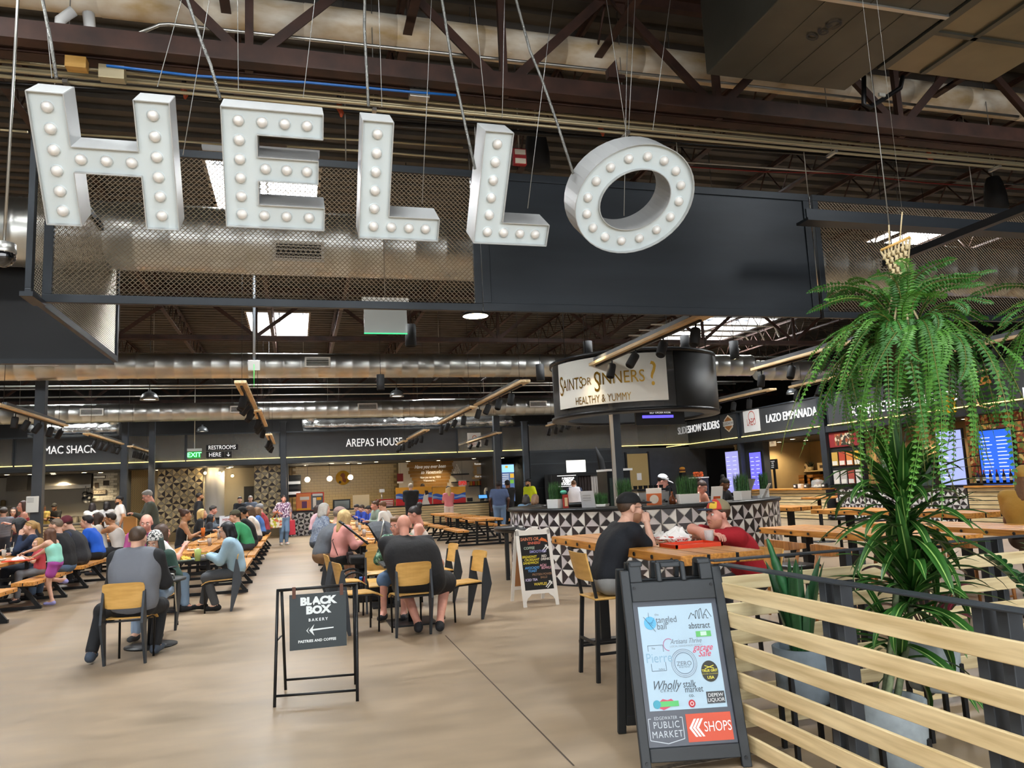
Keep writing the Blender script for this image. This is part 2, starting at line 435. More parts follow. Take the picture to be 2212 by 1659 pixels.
def spiral_duct(y,x0,x1,z,r,label,step=.42,reducers=(),vents=(),hang=3.5):
    t=thing('spiral_duct',label,'duct',((x0+x1)/2,y,z))
    prof=[];x=x0
    b=MB();pts=[];rs=[]
    cuts=sorted(reducers)
    def rad(xx):
        q=r
        for xc,dr in cuts:
            if xx>xc:q+=dr
        return q
    while x<=x1:
        q=rad(x);pts+=[(x,y,z),(x+.02,y,z),(x+.04,y,z)];rs+=[q,q+.007,q];x+=step
    b.tube(pts,rs,24);b.build('duct_run',M_GALV,t,world=True)
    for (vx,vz,s,wdt) in vents:
        q=rad(vx);yy=y-math.sqrt(max(.01,q*q-(vz-z)**2))-.1
        v=MB();v.bb((vx-wdt/2,yy,vz-.13),(vx+wdt/2,y,vz+.13));vo=v.build('register_box',M_GALV,t,world=True)
        g=MB();g.bb((vx-wdt/2+.04,yy-.006,vz-.09),(vx+wdt/2-.04,yy-.002,vz+.09));g.build('register_dark',M_BLACKM,vo,world=True)
        g=MB()
        for a,c in (((vx-wdt/2,vz-.13),(vx+wdt/2,vz-.09)),((vx-wdt/2,vz+.09),(vx+wdt/2,vz+.13)),((vx-wdt/2,vz-.09),(vx-wdt/2+.04,vz+.09)),((vx+wdt/2-.04,vz-.09),(vx+wdt/2,vz+.09))):
            g.bb((a[0],yy-.014,a[1]),(c[0],yy,c[1]))
        for kk in range(4):g.bb((vx-wdt/2+.04,yy-.012,vz-.075+kk*.045),(vx+wdt/2-.04,yy-.004,vz-.062+kk*.045))
        g.build('register_grille',mat('register_white','#c9c6bd',.5,.3),vo,world=True)
    x=x0+1.2
    while x<x1:
        q=rad(x);MB().tube([(x,y,z+q),(x,y,DZ)],.006,5).build('hanger_rod',M_CABLE,t,world=True);x+=hang
    return t
D0,D1,D2=9.9,19.75,30.1
spiral_duct(D0,-9,14,4.86,.41,'galvanised spiral duct behind the hanging mesh panels',vents=((.05,4.62,0,.62),(aY(1873,545,D0).x,4.72,0,.55)))
spiral_duct(D1,-15,13.4,4.9,.345,'galvanised spiral duct across the middle of the hall',reducers=((aY(184,800,D1).x,-.03),),
            vents=((aY(685,783,D1).x,4.92,0,.62),(aY(107,788,D1).x,4.95,0,.62)))
spiral_duct(D2,-14,17,4.9,.335,'galvanised spiral duct farthest back above the signs',reducers=((aY(910,885,D2).x,.03),),
            vents=((aY(205,882,D2).x,4.9,0,.75),(aY(522,880,D2).x,4.92,0,.75),(aY(792,874,D2).x,4.95,0,.75),(aY(1155,870,D2).x,4.95,0,.75)))
# duct section seen right of the round kiosk sign
spiral_duct(19.75,13.4,20,4.75,.3,'shorter galvanised duct right of the round kiosk sign',vents=((aY(1808,788,19.75).x,4.75,0,.62),))
# big white insulated pipe, water-stained
wp=mat('stained_white_insulation','#e6dfd0',.75,var=.35,scale=2.2,col2='#c2a678',stretch=(1,1,3))
t=thing('insulated_pipe','fat white insulated pipe with brown stains under the deck','pipe',(3,7.15,6.22))
b=MB();pts=[];rs=[];x=-8.0
while x<14:pts+=[(x,7.15,6.22),(x+.012,7.15,6.22),(x+.9,7.15,6.22)];rs+=[.165,.173,.17];x+=.9
b.tube(pts,rs,16);b.build('jacket',wp,t,world=True)
b=MB();q=aY(200,10,7.0);b.tube([(q.x-.03,7.0,5.95),(q.x,6.98,5.72),(q.x-.05,6.98,5.62)],.05,10);b.build('branch',M_WHITE,t,world=True)
t=thing('drain_pipe','white branch pipe at the upper left','pipe',(-2.5,6.9,5.75))
b=MB();b.tube([(-6,6.9,5.72),(aY(195,60,6.9).x,6.9,5.66)],.055,10);b.build('run',M_WHITE,t,world=True)
b=MB();xx=aY(130,40,6.9).x;b.tube([(xx,6.9,5.69),(xx,6.9,5.8),(xx+.1,6.9,5.9)],.045,10);b.build('tee',M_WHITE,t,world=True)
def conduit(label,pts,r=.014,m=None,name='conduit',cat='conduit',group=None,seg=6):
    o=MB();pts=[Vector(p) for p in pts]
    c=pts[0];root=thing(name,label,cat,c,group=group)
    o.tube(pts,r,seg);o.build('run',m or M_CREAM,root,world=True)
    return root
# bundle of pale conduits just behind the near truss
ys=6.95
for k,(dz,dy,mm) in enumerate(((0,0,M_CREAM),(-.035,.04,M_CREAM),(-.075,.0,M_CREAM),(-.03,.1,M_ZINC),(-.1,.07,M_CREAM))):
    conduit(('topmost','second','third','rear zinc','lowest')[k]+' conduit in the bundle behind the near roof truss',[(-7,ys+dy,5.4+dz),(2.2,ys+dy,5.39+dz),(14,ys+dy,5.38+dz)],.0155,mm,group='conduits behind the near roof truss')
t=thing('conduit_clamp','strut clamps holding the conduit bundle','clamp',(0,ys,5.3))
for xx in (-1.9,.75,3.4,6.0,8.4):
    MB().bb((xx-.02,ys-.03,5.24),(xx+.02,ys+.13,5.27)).build('strut',M_ZINC,t,world=True)
    MB().tube([(xx,ys+.05,5.27),(xx,ys+.05,DZ)],.005,5).build('rod',M_CABLE,t,world=True)
pa,pb,pc,pd=aY(230,142,6.42),aY(420,164,6.42),aY(660,178,6.42),aY(985,206,6.42)
conduit('bright blue cable running along the near roof truss',[pa,pb,pc,(aY(880,198,6.42)),pd],.012,mat('blue_cable','#1b5fa8',.35),name='blue_cable',cat='cable')
t=thing('junction_box','galvanised junction box on the blue cable','junction box',aY(905,200,6.72))
b=MB();b.box((0,0,0),(.19,.1,.13));b.build('box',M_ZINC,t,bevel=.004)
b=MB()
for k in (-1,0,1):b.cyl((k*.05,-.05,.03),(k*.05,-.056,.03),.016,10)
b.build('knockout',M_STEEL,t)
t=thing('junction_box','pale junction box above the letter H','junction box',aY(243,160,6.72))
MB().box((0,0,0),(.2,.1,.12)).build('box',M_CREAM,t,bevel=.004)
t=thing('timber_block','small square timber block above the letter H','block',aY(166,139,6.7))
MB().box((0,0,0),(.16,.1,.1)).build('block',M_PLY,t,bevel=.004)
t=thing('cable_tray','bent zinc conduit in front of the white pipe','conduit',aY(285,78,6.8))
b=MB();b.tube([aY(283,80,6.8),aY(345,53,6.8),aY(365,52,6.8),aY(740,92,6.8),aY(1480,170,6.8),aY(2200,252,6.8)],.016,8);b.build('run',M_ZINC,t,world=True)
# black sprinkler main with orange drop fittings
conduit('black iron sprinkler pipe below the near truss',[aY(-300,165,7.25),aY(300,200,7.25),aY(1000,262,7.25),aY(1480,303,7.25),aY(2300,365,7.25)],.03,mat('black_iron_pipe','#1d1a18',.3,.5),name='sprinkler_pipe',cat='pipe',seg=10)
conduit('second black iron pipe under the sprinkler pipe',[aY(780,262,7.6),aY(1480,312,7.6),aY(2300,372,7.6)],.028,MATS['black_iron_pipe'],name='sprinkler_pipe',cat='pipe',seg=10)
om=mat('orange_fitting','#a5431f',.5)
for (px,py,lab) in ((397,195,'orange sprinkler fitting between letters H and E'),(733,235,'orange sprinkler fitting between letters E and L'),(1297,278,'orange sprinkler fitting left of letter O'),(2007,338,'orange sprinkler fitting below the rectangular duct')):
    q=aY(px,py,7.2);t=thing('sprinkler_fitting',lab,'fitting',q,group='orange sprinkler fittings')
    b=MB();b.tube([(0,0,.0),(0,0,.28)],.022,8);b.build('drop',M_BLACK,t)
    b=MB();b.tube([(0,0,.06),(.0,0,-.0),(.02,-.01,-.05),(.015,-.02,-.09)],[.028,.03,.024,.012],8);b.build('elbow',om,t)
rc=mat('red_cable','#8c2320',.5)
conduit('thin red alarm cable sagging above the blue panel',[aY(1480,360,9),aY(1650,371,9),aY(1820,375,9),aY(2000,395,9),aY(2220,410,9)],.009,rc,name='alarm_cable',cat='cable')
conduit('zinc conduit above the blue panel',[aY(1480,350,9.05),aY(1830,375,9.05),aY(2220,400,9.05)],.013,M_ZINC)
for k,(a,b_) in enumerate((((820,305),(1000,318)),((820,328),(1010,345)),((330,300),(480,312)),((0,280),(60,285)))):
    conduit('pale conduit behind '+('the gap between the letters L, upper','the gap between the letters L, lower','letters H and E','the left edge of letter H')[k],[aY(a[0]-200,a[1]-12,8.6),aY(*a,8.6),aY(*b_,8.6)],.013,M_CREAM,group='conduits behind the letters')
t=thing('strobe_alarm','red fire alarm strobe right of the second letter L','alarm',aY(1122,340,8.2))
b=MB();b.box((0,0,0),(.16,.06,.2));b.build('housing',plain('#a02428'),t,bevel=.005)
MB().tube([(0,0,.1),(0,0,DZ-wloc(t).z)],.008,6).build('rod',M_CABLE,t);b=MB();b.box((0,-.035,.05),(.13,.02,.06));b.box((0,-.035,-.06),(.13,.02,.06));b.build('lens',mat('strobe_lens','#e8ddc8',.3),t)
for (px,py,lab) in ((1160,330,'dark hanging speaker behind the second letter L'),(2150,425,'dark hanging speaker at the upper right')):
    t=thing('pendant_speaker',lab,'speaker',aY(px,py,8.8))
    b=MB();b.lathe([(.0,.32),(.09,.31),(.13,.2),(.16,0),(.165,-.2),(.0,-.21)],seg=18);b.build('shell',M_BLACKM,t)
    b=MB();b.tube([(0,0,.3),(0,0,1.9)],.006,5);b.build('rod',M_CABLE,t)
# rectangular supply ducts at the upper right, running toward the camera
gm=mat('dull_galvanised_sheet','#57564e',.42,.75,var=.3,scale=1.3)
gm2=mat('warm_galvanised_sheet','#857a62',.42,.75,var=.25,scale=1.3)
t=thing('rectangular_duct','wide dull sheet metal duct at the upper right','duct',(4.07,3,5.0))
b=MB();b.bb((3.38,-2,5.0),(4.78,5.33,5.75));b.build('casing',gm,t,world=True,bevel=.01)
b=MB()
for yy in (4.2,3.05,1.9):MB().bb((3.36,yy,4.985),(4.8,yy+.035,5.77)).build('flange',M_ZINC,t,world=True)
b=MB()
for xx in (3.73,4.08,4.43):b.bb((xx,-2,4.996),(xx+.008,5.3,5.0))
b.build('crease',gm,t,world=True)
text('G90',t,frame_M((3.95,4.55,4.992),(-.35,1,0),(1,.35,0)),.17,plain('#26262a'),space=1.0,world=True)
t=thing('rectangular_duct','lighter sheet metal duct right of the wide one','duct',(5.5,3,5.05))
b=MB();b.bb((4.88,-2,5.02),(6.05,4.98,5.7));b.build('casing',gm2,t,world=True,bevel=.01)
b=MB()
for yy in (4.4,3.4,2.4):MB().bb((4.86,yy,5.0),(6.07,yy+.04,5.72)).build('flange',gm,t,world=True)
b=MB();b.bb((4.8,-1,4.99),(4.88,4.95,5.03));b.bb((5.25,-1,5.0),(5.3,4.95,5.02));b.build('seam_strip',gm,t,world=True)
t=thing('gas_pipe','black iron gas pipe with elbow under the ducts','pipe',(4.7,5.3,5.0))
b=MB();b.tube([aY(1866,165,5.5),aY(1866,225,5.5),aY(1880,232,5.5),aY(1945,190,5.5),aY(1950,165,5.5)],.022,8);b.build('run',M_BLACK,t,world=True)
b=MB();c_=aY(1905,205,5.47);b.box(c_,(.07,.02,.03),rz=0);b.build('tag',plain('#c9c9c2'),t,world=True)
# chrome bundle of sprinkler pipe near the far skylight (right)
for k in range(4):
    y=19.0+k*.75
    conduit(('nearest','second','third','farthest')[k]+' white pipe crossing under the right skylight',[(9.6,y,5.95),(13.6,y,5.95),(14.6,y+1.2,5.9)],.03,M_WHITE,group='white pipes under the right skylight',name='drain_pipe',cat='pipe')
# silver foil flexible ducts above the stalls
foil=mat('silver_foil','#d5d5d2',.22,.95,bump=1.0,bscale=9)
for (x0,x1,z,r,lab) in ((0.3,9.5,4.55,.27,'crinkled silver foil duct above the arepas sign'),(-9.8,-6.6,4.55,.27,'crinkled silver foil duct above the mac shack sign')):
    t=thing('foil_duct',lab,'duct',((x0+x1)/2,32.95,z));b=MB();pts=[];rs=[];x=x0
    while x<x1:
        pts.append((x,32.95+random.uniform(-.03,.03),z+random.uniform(-.02,.02)));rs.append(r*random.uniform(.9,1.07));x+=.12
    b.tube(pts,rs,14);b.build('sleeve',foil,t,world=True)
    b=MB();b.tube([(x0+.3 if x0>0 else x1-.3,32.95,z),(x0+.3 if x0>0 else x1-.3,32.95,z+.9)],r*.95,14);b.build('riser',foil,t,world=True)
for k,(yy,zz,r_) in enumerate(((23.2,5.3,.022),(25.4,5.22,.03),(26.6,5.3,.02),(27.6,5.18,.025),(21.6,5.5,.02))):
    conduit(('first','second','third','fourth','nearest')[k]+' long pale pipe crossing between the two far ducts',[(-15,yy,zz),(17,yy,zz)],r_,M_ZINC,name='roof_pipe',cat='pipe')
# ================================================================ HANGING MARQUEE LETTERS
LD=Vector((0,.59807619,-.80143925));LN=Vector((0,-.80143925,-.59807619));LP=aY(58,194,5.0)
def LF(u,v,d):      # letter plane: u right, v up the face, d out of the face toward the viewer
    return LP+Vector((u,0,0))-LD*v+LN*d
M_LET=mat('letter_grey_aluminium','#c2c4c3',.45,.25)
M_FACE=mat('letter_white_face','#dde8ea',.5)
M_BULB=mat('frosted_bulb','#ece9e4',.12,coat=.5)
def bulbs(t,pts,r=.036):
    bm_=MB();bm_.sphere((0,0,0),r,14,9)
    me=bm_.mesh('bulb',M_BULB)
    cm=MB();cm.lathe([(.0,0),(.043,0),(.041,.012),(.03,.014)],seg=14);ce_=cm.mesh('bulb_cup',M_FACE)
    q=LN.to_track_quat('Z','Y').to_euler()
    for (u,v) in pts:
        p=LF(u,v,-.012)-wloc(t)
        o=inst('bulb',me,t,p+LN*.02);inst('socket_ring',ce_,o,-LN*.02,rot=q)
def letter(ch,u0,v0,loops,bpts,label,depth=.25):
    c=LF(u0,v0,0);t=thing('marquee_letter',label,'letter sign',c,group='hanging hello letters')
    rim=MB();th=.006
    for lp in loops:                                  # side walls of the letter, standing proud of its face
        n=len(lp)
        for k in range(n):
            a,b=lp[k],lp[(k+1)%n]
            rim.add([LF(*a,.035),LF(*b,.035),LF(*b,-depth),LF(*a,-depth)],[(0,1,2,3)])
    ro=rim.build('return_side',M_LET,t,world=True)
    so=ro.modifiers.new('thick','SOLIDIFY');so.thickness=th;so.offset=0
    bm=bmesh.new()
    outer,holes=loops[0],loops[1:]
    es=[]
    for lp in loops:
        vs=[bm.verts.new(LF(u,v,0)-c) for u,v in lp]
        es+=[bm.edges.new((vs[i],vs[(i+1)%len(vs)])) for i in range(len(vs))]
    bmesh.ops.triangle_fill(bm,use_beauty=True,use_dissolve=False,edges=es)
    ex=bmesh.ops.extrude_face_region(bm,geom=list(bm.faces))
    bmesh.ops.translate(bm,verts=[g for g in ex['geom'] if isinstance(g,bmesh.types.BMVert)],vec=-LN*.01)
    me=bpy.data.meshes.new('face_plate');bmesh.ops.recalc_face_normals(bm,faces=bm.faces);bm.to_mesh(me);bm.free();me.materials.append(M_FACE)
    inst('face_plate',me,t)
    me2=me.copy();me2.materials.clear();me2.materials.append(M_LET);inst('back_plate',me2,t,-LN*depth)
    bulbs(t,bpts)
    return t
w=.205
H=[(0,0),(w,0),(w,-.32),(.6,-.32),(.6,0),(.81,0),(.81,-.84),(.605,-.84),(.605,-.485),(w,-.485),(w,-.84),(0,-.84)]
hb=[(.1,-.09-k*.132) for k in range(6)]+[(.705,-.09-k*.132) for k in range(6)]+[(.25,-.402),(.4,-.402),(.55,-.402)]
letter('H',0,0,[H],hb,'hanging marquee letter H with white bulbs')
e0=1.12
E_=[(0,.0),(.65,.0),(.65,-.165),(.22,-.165),(.22,-.312),(.62,-.312),(.62,-.475),(.22,-.475),(.22,-.64),(.665,-.64),(.665,-.805),(0,-.805)]
eb=[(.105,-.085-k*.127) for k in range(6)]+[(.255,-.085),(.40,-.085),(.545,-.085),(.27,-.393),(.41,-.393),(.545,-.393),(.255,-.72),(.405,-.72),(.56,-.72)]
letter('E',e0,0,[[(u+e0,v+.01) for u,v in E_]],[(u+e0,v+.01) for u,v in eb],'hanging marquee letter E with white bulbs')
L_=[(0,0),(.21,0),(.21,-.665),(.585,-.665),(.585,-.835),(0,-.835)]
lb=[(.105,-.09-k*.132) for k in range(6)]+[(.235,-.75),(.365,-.75),(.49,-.75)]
for l0,lab in ((2.035,'first hanging marquee letter L with white bulbs, left of the other L'),(2.9,'second hanging marquee letter L with white bulbs, next to the O')):
    letter('L',l0,0,[[(u+l0,v) for u,v in L_]],[(u+l0,v) for u,v in lb],lab)
oc=(4.165,-.428)
def ell(a,b,n=44,rot=.35):return [(oc[0]+a*math.cos(t)*math.cos(rot)-b*math.sin(t)*math.sin(rot),oc[1]+a*math.cos(t)*math.sin(rot)+b*math.sin(t)*math.cos(rot)) for t in [2*PI*k/n for k in range(n)]]
letter('O',oc[0],oc[1],[ell(.5,.425),ell(.3,.235)[::-1]],ell(.4,.33,16),'round hanging marquee letter O with white bulbs')
# suspension wires and flexible conduits of the letters
wires=[((340,187),(392,0)),((515,194),(513,0)),((655,209),(680,0)),((825,230),(818,0)),((912,440),(932,0)),((1050,250),(1025,0)),((1085,254),(1090,0)),((1140,450),(1195,0)),((1352,282),(1310,0)),((1358,280),(1372,0)),((1410,282),(1448,0)),((1348,466),(1355,100)),((395,335),(452,0)),((112,168),(95,0))]
WN=('above the right stem of letter H','at the left of letter E','at the right of letter E','above the first letter L','to the foot of the first letter L','left of two above the second letter L','right of two above the second letter L','to the foot of the second letter L','leftmost above letter O','middle one above letter O','right one above letter O','inside letter O','slanting right of letter H','above the left stem of letter H')
for (a,b_),wn in zip(wires,WN):
    pa=aY(*a,5.12);pb=aY(b_[0],b_[1],5.35)
    t=thing('suspension_wire','thin steel suspension wire '+wn,'wire',pa,group='wires of the marquee letters')
    pb2=pa+(pb-pa)*((DZ-pa.z)/(pb.z-pa.z)) if pb.z>pa.z+.2 else pb
    MB().tube([pa,pb2],.003,5).build('wire',M_CABLE,t,world=True)
flex=mat('flexible_steel_conduit','#8a8a86',.4,.85,bump=.6,bscale=120)
for (pts,lab) in (([(122,170),(110,90),(92,0)],'flexible conduit feeding the letter H'),([(476,215),(455,140),(435,90),(405,0)],'flexible conduit feeding the letter E'),
                   ([(796,230),(792,150),(787,60),(788,0)],'flexible conduit feeding the first letter L'),([(1026,365),(1005,270),(975,130),(955,0)],'flexible conduit feeding the second letter L'),
                   ([(1238,375),(1205,270),(1170,170),(1145,110),(1115,0)],'flexible conduit feeding the letter O')):
    t=thing('flex_conduit',lab,'conduit',aY(*pts[0],5.3))
    MB().tube([aY(*p,5.25) for p in pts]+[aY(pts[-1][0]-10,pts[-1][1]-150,5.25)],.011,8).build('hose',flex,t,world=True)
# ================================================================ HANGING MESH AND SHEET PANELS
M_MESH=mat('expanded_metal','#a39c8e',.45,.7)
def mesh_sheet(t,o,ux,uz,W,Hh,du=.046,dv=.0235,sw=.0065):
    """expanded steel: zig-zag strands meeting in diamonds (one joined sheet)"""
    o=Vector(o);ux=Vector(ux);uz=Vector(uz);nn=ux.cross(uz);b=MB()
    rows=int(Hh/dv);cols=int(W/du);vs=[];fs=[]
    tl=nn*.0035+uz*sw*.5
    for r in range(rows):
        base=len(vs)
        for c in range(cols*2+1):
            up=(c+r)%2
            p=o+ux*(c*du/2)+uz*(r*dv+(dv*.42 if up else-dv*.42)+dv/2)
            vs.append(p-tl);vs.append(p+tl)
        for c in range(cols*2):
            fs.append((base+2*c,base+2*c+2,base+2*c+3,base+2*c+1))
    b.add(vs,fs);ob=b.build('expanded_mesh',M_MESH,t,world=True);ob['kind']='stuff'
    return ob
def rim_frame(t,o,ux,uz,W,Hh,s=.075,dp=.05,m=None):
    o=Vector(o);ux=Vector(ux);uz=Vector(uz);nn=ux.cross(uz)
    for (a,c) in (((0,0),(W,s)),((0,Hh-s),(W,Hh)),((0,s),(s,Hh-s)),((W-s,s),(W,Hh-s))):
        b=MB();pts=[]
        for d in (-dp/2,dp/2):
            for (q,r) in ((a[0],a[1]),(c[0],a[1]),(c[0],c[1]),(a[0],c[1])):pts.append(o+ux*q+uz*r+nn*d)
        b.add(pts,[(0,1,2,3),(7,6,5,4),(0,4,5,1),(1,5,6,2),(2,6,7,3),(3,7,4,0)])
        b.build('frame_bar',m or M_BLUE,t,world=True,bevel=.004)
X_,Y_,Z_=Vector((1,0,0)),Vector((0,1,0)),Vector((0,0,1))
PY=7.35
t=thing('mesh_panel','wide hanging steel mesh panel behind the letters','mesh panel',(-.15,PY,3.4))
rim_frame(t,(-2.13,PY,3.39),X_,Z_,3.97,1.5);mesh_sheet(t,(-2.08,PY,3.45),X_,Z_,3.87,1.4)
t=thing('sheet_panel','solid blue-grey steel panel behind the letter O','panel',(3.85,PY,3.4))
rim_frame(t,(1.85,PY,3.39),X_,Z_,4.03,1.5,s=.085);MB().bb((1.9,PY-.005,3.45),(5.83,PY+.005,4.85)).build('sheet',M_BLUE,t,world=True)
t=thing('mesh_panel','hanging steel mesh panel above the fern','mesh panel',(8,PY,3.4))
rim_frame(t,(5.93,PY,3.39),X_,Z_,4.6,1.5);mesh_sheet(t,(5.98,PY,3.45),X_,Z_,4.5,1.4)
t=thing('mesh_panel','steel mesh side panel at the far left of the letters','mesh panel',(-2.17,8.7,3.4))
rim_frame(t,(-2.17,10.4,3.38),-Y_,Z_,3.3,1.48);mesh_sheet(t,(-2.17,10.35,3.45),-Y_,Z_,3.2,1.4)
MB().bb((-2.2,7.0,3.36),(-2.1,7.35,3.4)).build('corner_bracket',M_BLUE,t,world=True)
t=thing('sheet_panel','steel panel at the left edge below the mesh, its shade painted black','panel',(-4.6,10.42,3.4))
MB().bb((-7,10.4,3.38),(-2.2,10.44,4.86)).build('sheet',M_BLACK,t,world=True);MB().bb((-7,10.36,3.36),(-2.2,10.46,3.42)).build('frame_bar',M_BLUE,t,world=True)  # blue sheet steel given black metal so the colour carries its shade
for xx in (-2.1,.5,1.84,4.2,5.9,8.4):
    t=thing('hanger_rod','thin hanger rod of the mesh panels','rod',(xx,PY,4.88),group='hanger rods of the mesh panels')
    MB().tube([(xx,PY,4.86),(xx,PY,DZ)],.006,5).build('rod',M_CABLE,t,world=True)
# channel in front of the right mesh panel, planter beam
t=thing('light_channel','dark steel channel across the right mesh panel','channel',(7.6,6.7,4.3))
pz=aY(1750,467,6.7).z;x0=aY(1735,467,6.7).x
b=MB();b.bb((x0,6.64,pz-.05),(10.4,6.66,pz+.06));b.bb((x0-.02,6.6,pz-.08),(10.4,6.8,pz-.05));b.build('channel',M_BLUE,t,world=True)
t=thing('planter_beam','black steel tube above the hanging fern','beam',aZ(1912,572,3.45))
q=aZ(1912,572,3.45);MB().bb((q.x-.03,2.2,3.43),(q.x+.03,q.y,3.49)).build('tube',M_BLACK,t,world=True)
MB().tube([(q.x,q.y-.1,3.49),(q.x,q.y-.1,DZ)],.006,5).build('rod',M_CABLE,t,world=True)
# edge-lit acrylic exit sign and flat ceiling light under the panel
p=aY(833,695,8.4);t=thing('exit_sign','clear acrylic exit sign with green edge below the mesh panel','exit sign',p)
b=MB();b.bb((-.24,-.006,-.13),(.24,.006,.2));b.build('acrylic',mat('frosted_acrylic','#cfd6d4',.2,alpha=.4),t)
b=MB();b.bb((-.24,-.008,-.14),(.24,.008,-.13));b.build('edge',mat('green_edge','#27d07a',.4,emit=1.2),t)
b=MB();b.bb((-.26,-.04,.2),(.26,.04,.27));b.build('housing',mat('sign_housing','#d9d7cf',.5),t);MB().tube([(0,0,.27),(0,0,DZ-p.z)],.007,5).build('stem',M_CABLE,t)
def lamp(name,loc,kind,power,color=(1,.8,.58),size=.05,spot=1.9,rot=(0,0,0)):
    l=bpy.data.lights.new(name,kind);l.energy=power;l.color=color
    if kind=='SPOT':l.spot_size=spot;l.spot_blend=.6;l.shadow_soft_size=size
    elif kind=='POINT':l.shadow_soft_size=size
    o=bpy.data.objects.new(name,l);COL.objects.link(o);o.location=loc;o.rotation_euler=rot
    return o
p=aY(1027,681,8.6);t=thing('disc_light','round warm disc light under the panel joint','ceiling light',p)
b=MB();b.lathe([(0,.03),(.14,.03),(.165,0),(.15,-.012)],seg=24);b.build('housing',M_BLACK,t)
b=MB();b.lathe([(0,-.014),(.15,-.012),(.15,0)],seg=24);b.build('diffuser',M_GLOW,t);MB().tube([(0,0,.03),(0,0,DZ-p.z)],.006,5).build('stem',M_CABLE,t)
lamp('disc_lamp',(p.x,p.y,p.z-.05),'SPOT',60,spot=2.4)
# ceiling dome camera on a rod
p=aY(8,545,5.6);t=thing('dome_camera','silver and black dome camera on a rod at the left edge','camera',p)
b=MB();b.lathe([(0,.06),(.07,.06),(.075,.0),(.07,-.01)],seg=18);b.build('housing',M_ZINC,t)
b=MB();b.lathe([(.07,-.01),(.072,-.05),(.05,-.08),(.02,-.1),(0,-.105)],seg=18);b.build('dome',mat('smoked_dome','#0c0d0f',.08,coat=1),t)
MB().tube([(0,0,.06),(.03,0,DZ-p.z)],.01,6).build('rod',M_ZINC,t)
# ================================================================ LAMPS
def dome_lamp(px,py,wpx,label,on=True):
    D=.46*F_PX/wpx
    v=np.array([px-CX,py-CY,F_PX]);P=Vector(CPOS+RM @ (v/F_PX*D))
    t=thing('dome_pendant',label,'pendant lamp',P,group='grey dome pendants')
    b=MB();b.lathe([(.0,.2),(.035,.2),(.04,.14),(.1,.12),(.17,.07),(.22,-.02),(.23,-.09),(.222,-.09),(.21,-.02),(.16,.06),(.0,.11)],seg=22);b.build('shade',mat('grey_enamel','#6c6f70',.3,.5),t)
    b=MB();b.lathe([(0,-.06),(.17,-.06),(.2,-.05),(.0,-.02)],seg=18);b.build('bulb',mat('pendant_bulb','#fff6e6',.5,emit=5,emit_col='#fff0dc'),t)
    MB().tube([(0,0,.2),(0,0,max(.5,DZ-P.z))],.009,5).build('stem',M_BLACK,t)
    lamp('pendant_light',(P.x,P.y,P.z-.12),'SPOT',90,(1,.9,.78),spot=2.3)
for a in ((323,857,38,'grey dome pendant in front of the left duct'),(857,851,31,'grey dome pendant in the middle below the duct'),(1712,846,27,'grey dome pendant above the empanadas sign'),
          (437,928,24,'grey dome pendant above the exit sign'),(785,919,21,'grey dome pendant above the arepas lettering'),(1028,913,20,'grey dome pendant above the small house logo')):dome_lamp(*a)
def can_lamp(px,py,wpx,label,on=True):
    D=.17*F_PX/wpx;v=np.array([px-CX,py-CY,F_PX]);P=Vector(CPOS+RM @ (v/F_PX*D))
    t=thing('cylinder_pendant',label,'pendant lamp',P,group='black cylinder pendants')
    b=MB();b.lathe([(0,.17),(.085,.17),(.085,-.16),(.075,-.17),(.072,-.12),(0,-.12)],seg=16);b.build('can',M_BLACKM,t)
    if on:
        b=MB();b.lathe([(0,-.15),(.07,-.15)],seg=14);b.build('lens',M_GLOW,t);lamp('can_light',(P.x,P.y,P.z-.19),'SPOT',70,spot=1.5)
    MB().tube([(0,0,.17),(0,0,max(.4,DZ-P.z))],.006,5).build('cord',M_BLACK,t)
for a in ((1167,805,18,'black cylinder pendant left of the round kiosk sign'),(1270,757,20,'lit black cylinder pendant above the round kiosk sign'),(1586,757,20,'lit black cylinder pendant right of the round kiosk sign'),
          (887,725,24,'unlit black cylinder pendant below the mesh panel',False),(822,826,17,'unlit black cylinder pendant above the far duct',False),(1480,745,20,'black cylinder pendant over the bar end',False)):can_lamp(*a)
M_BAR=wood_mat('light_bar_wood','#d8c19a','#c0a377',.5,1)
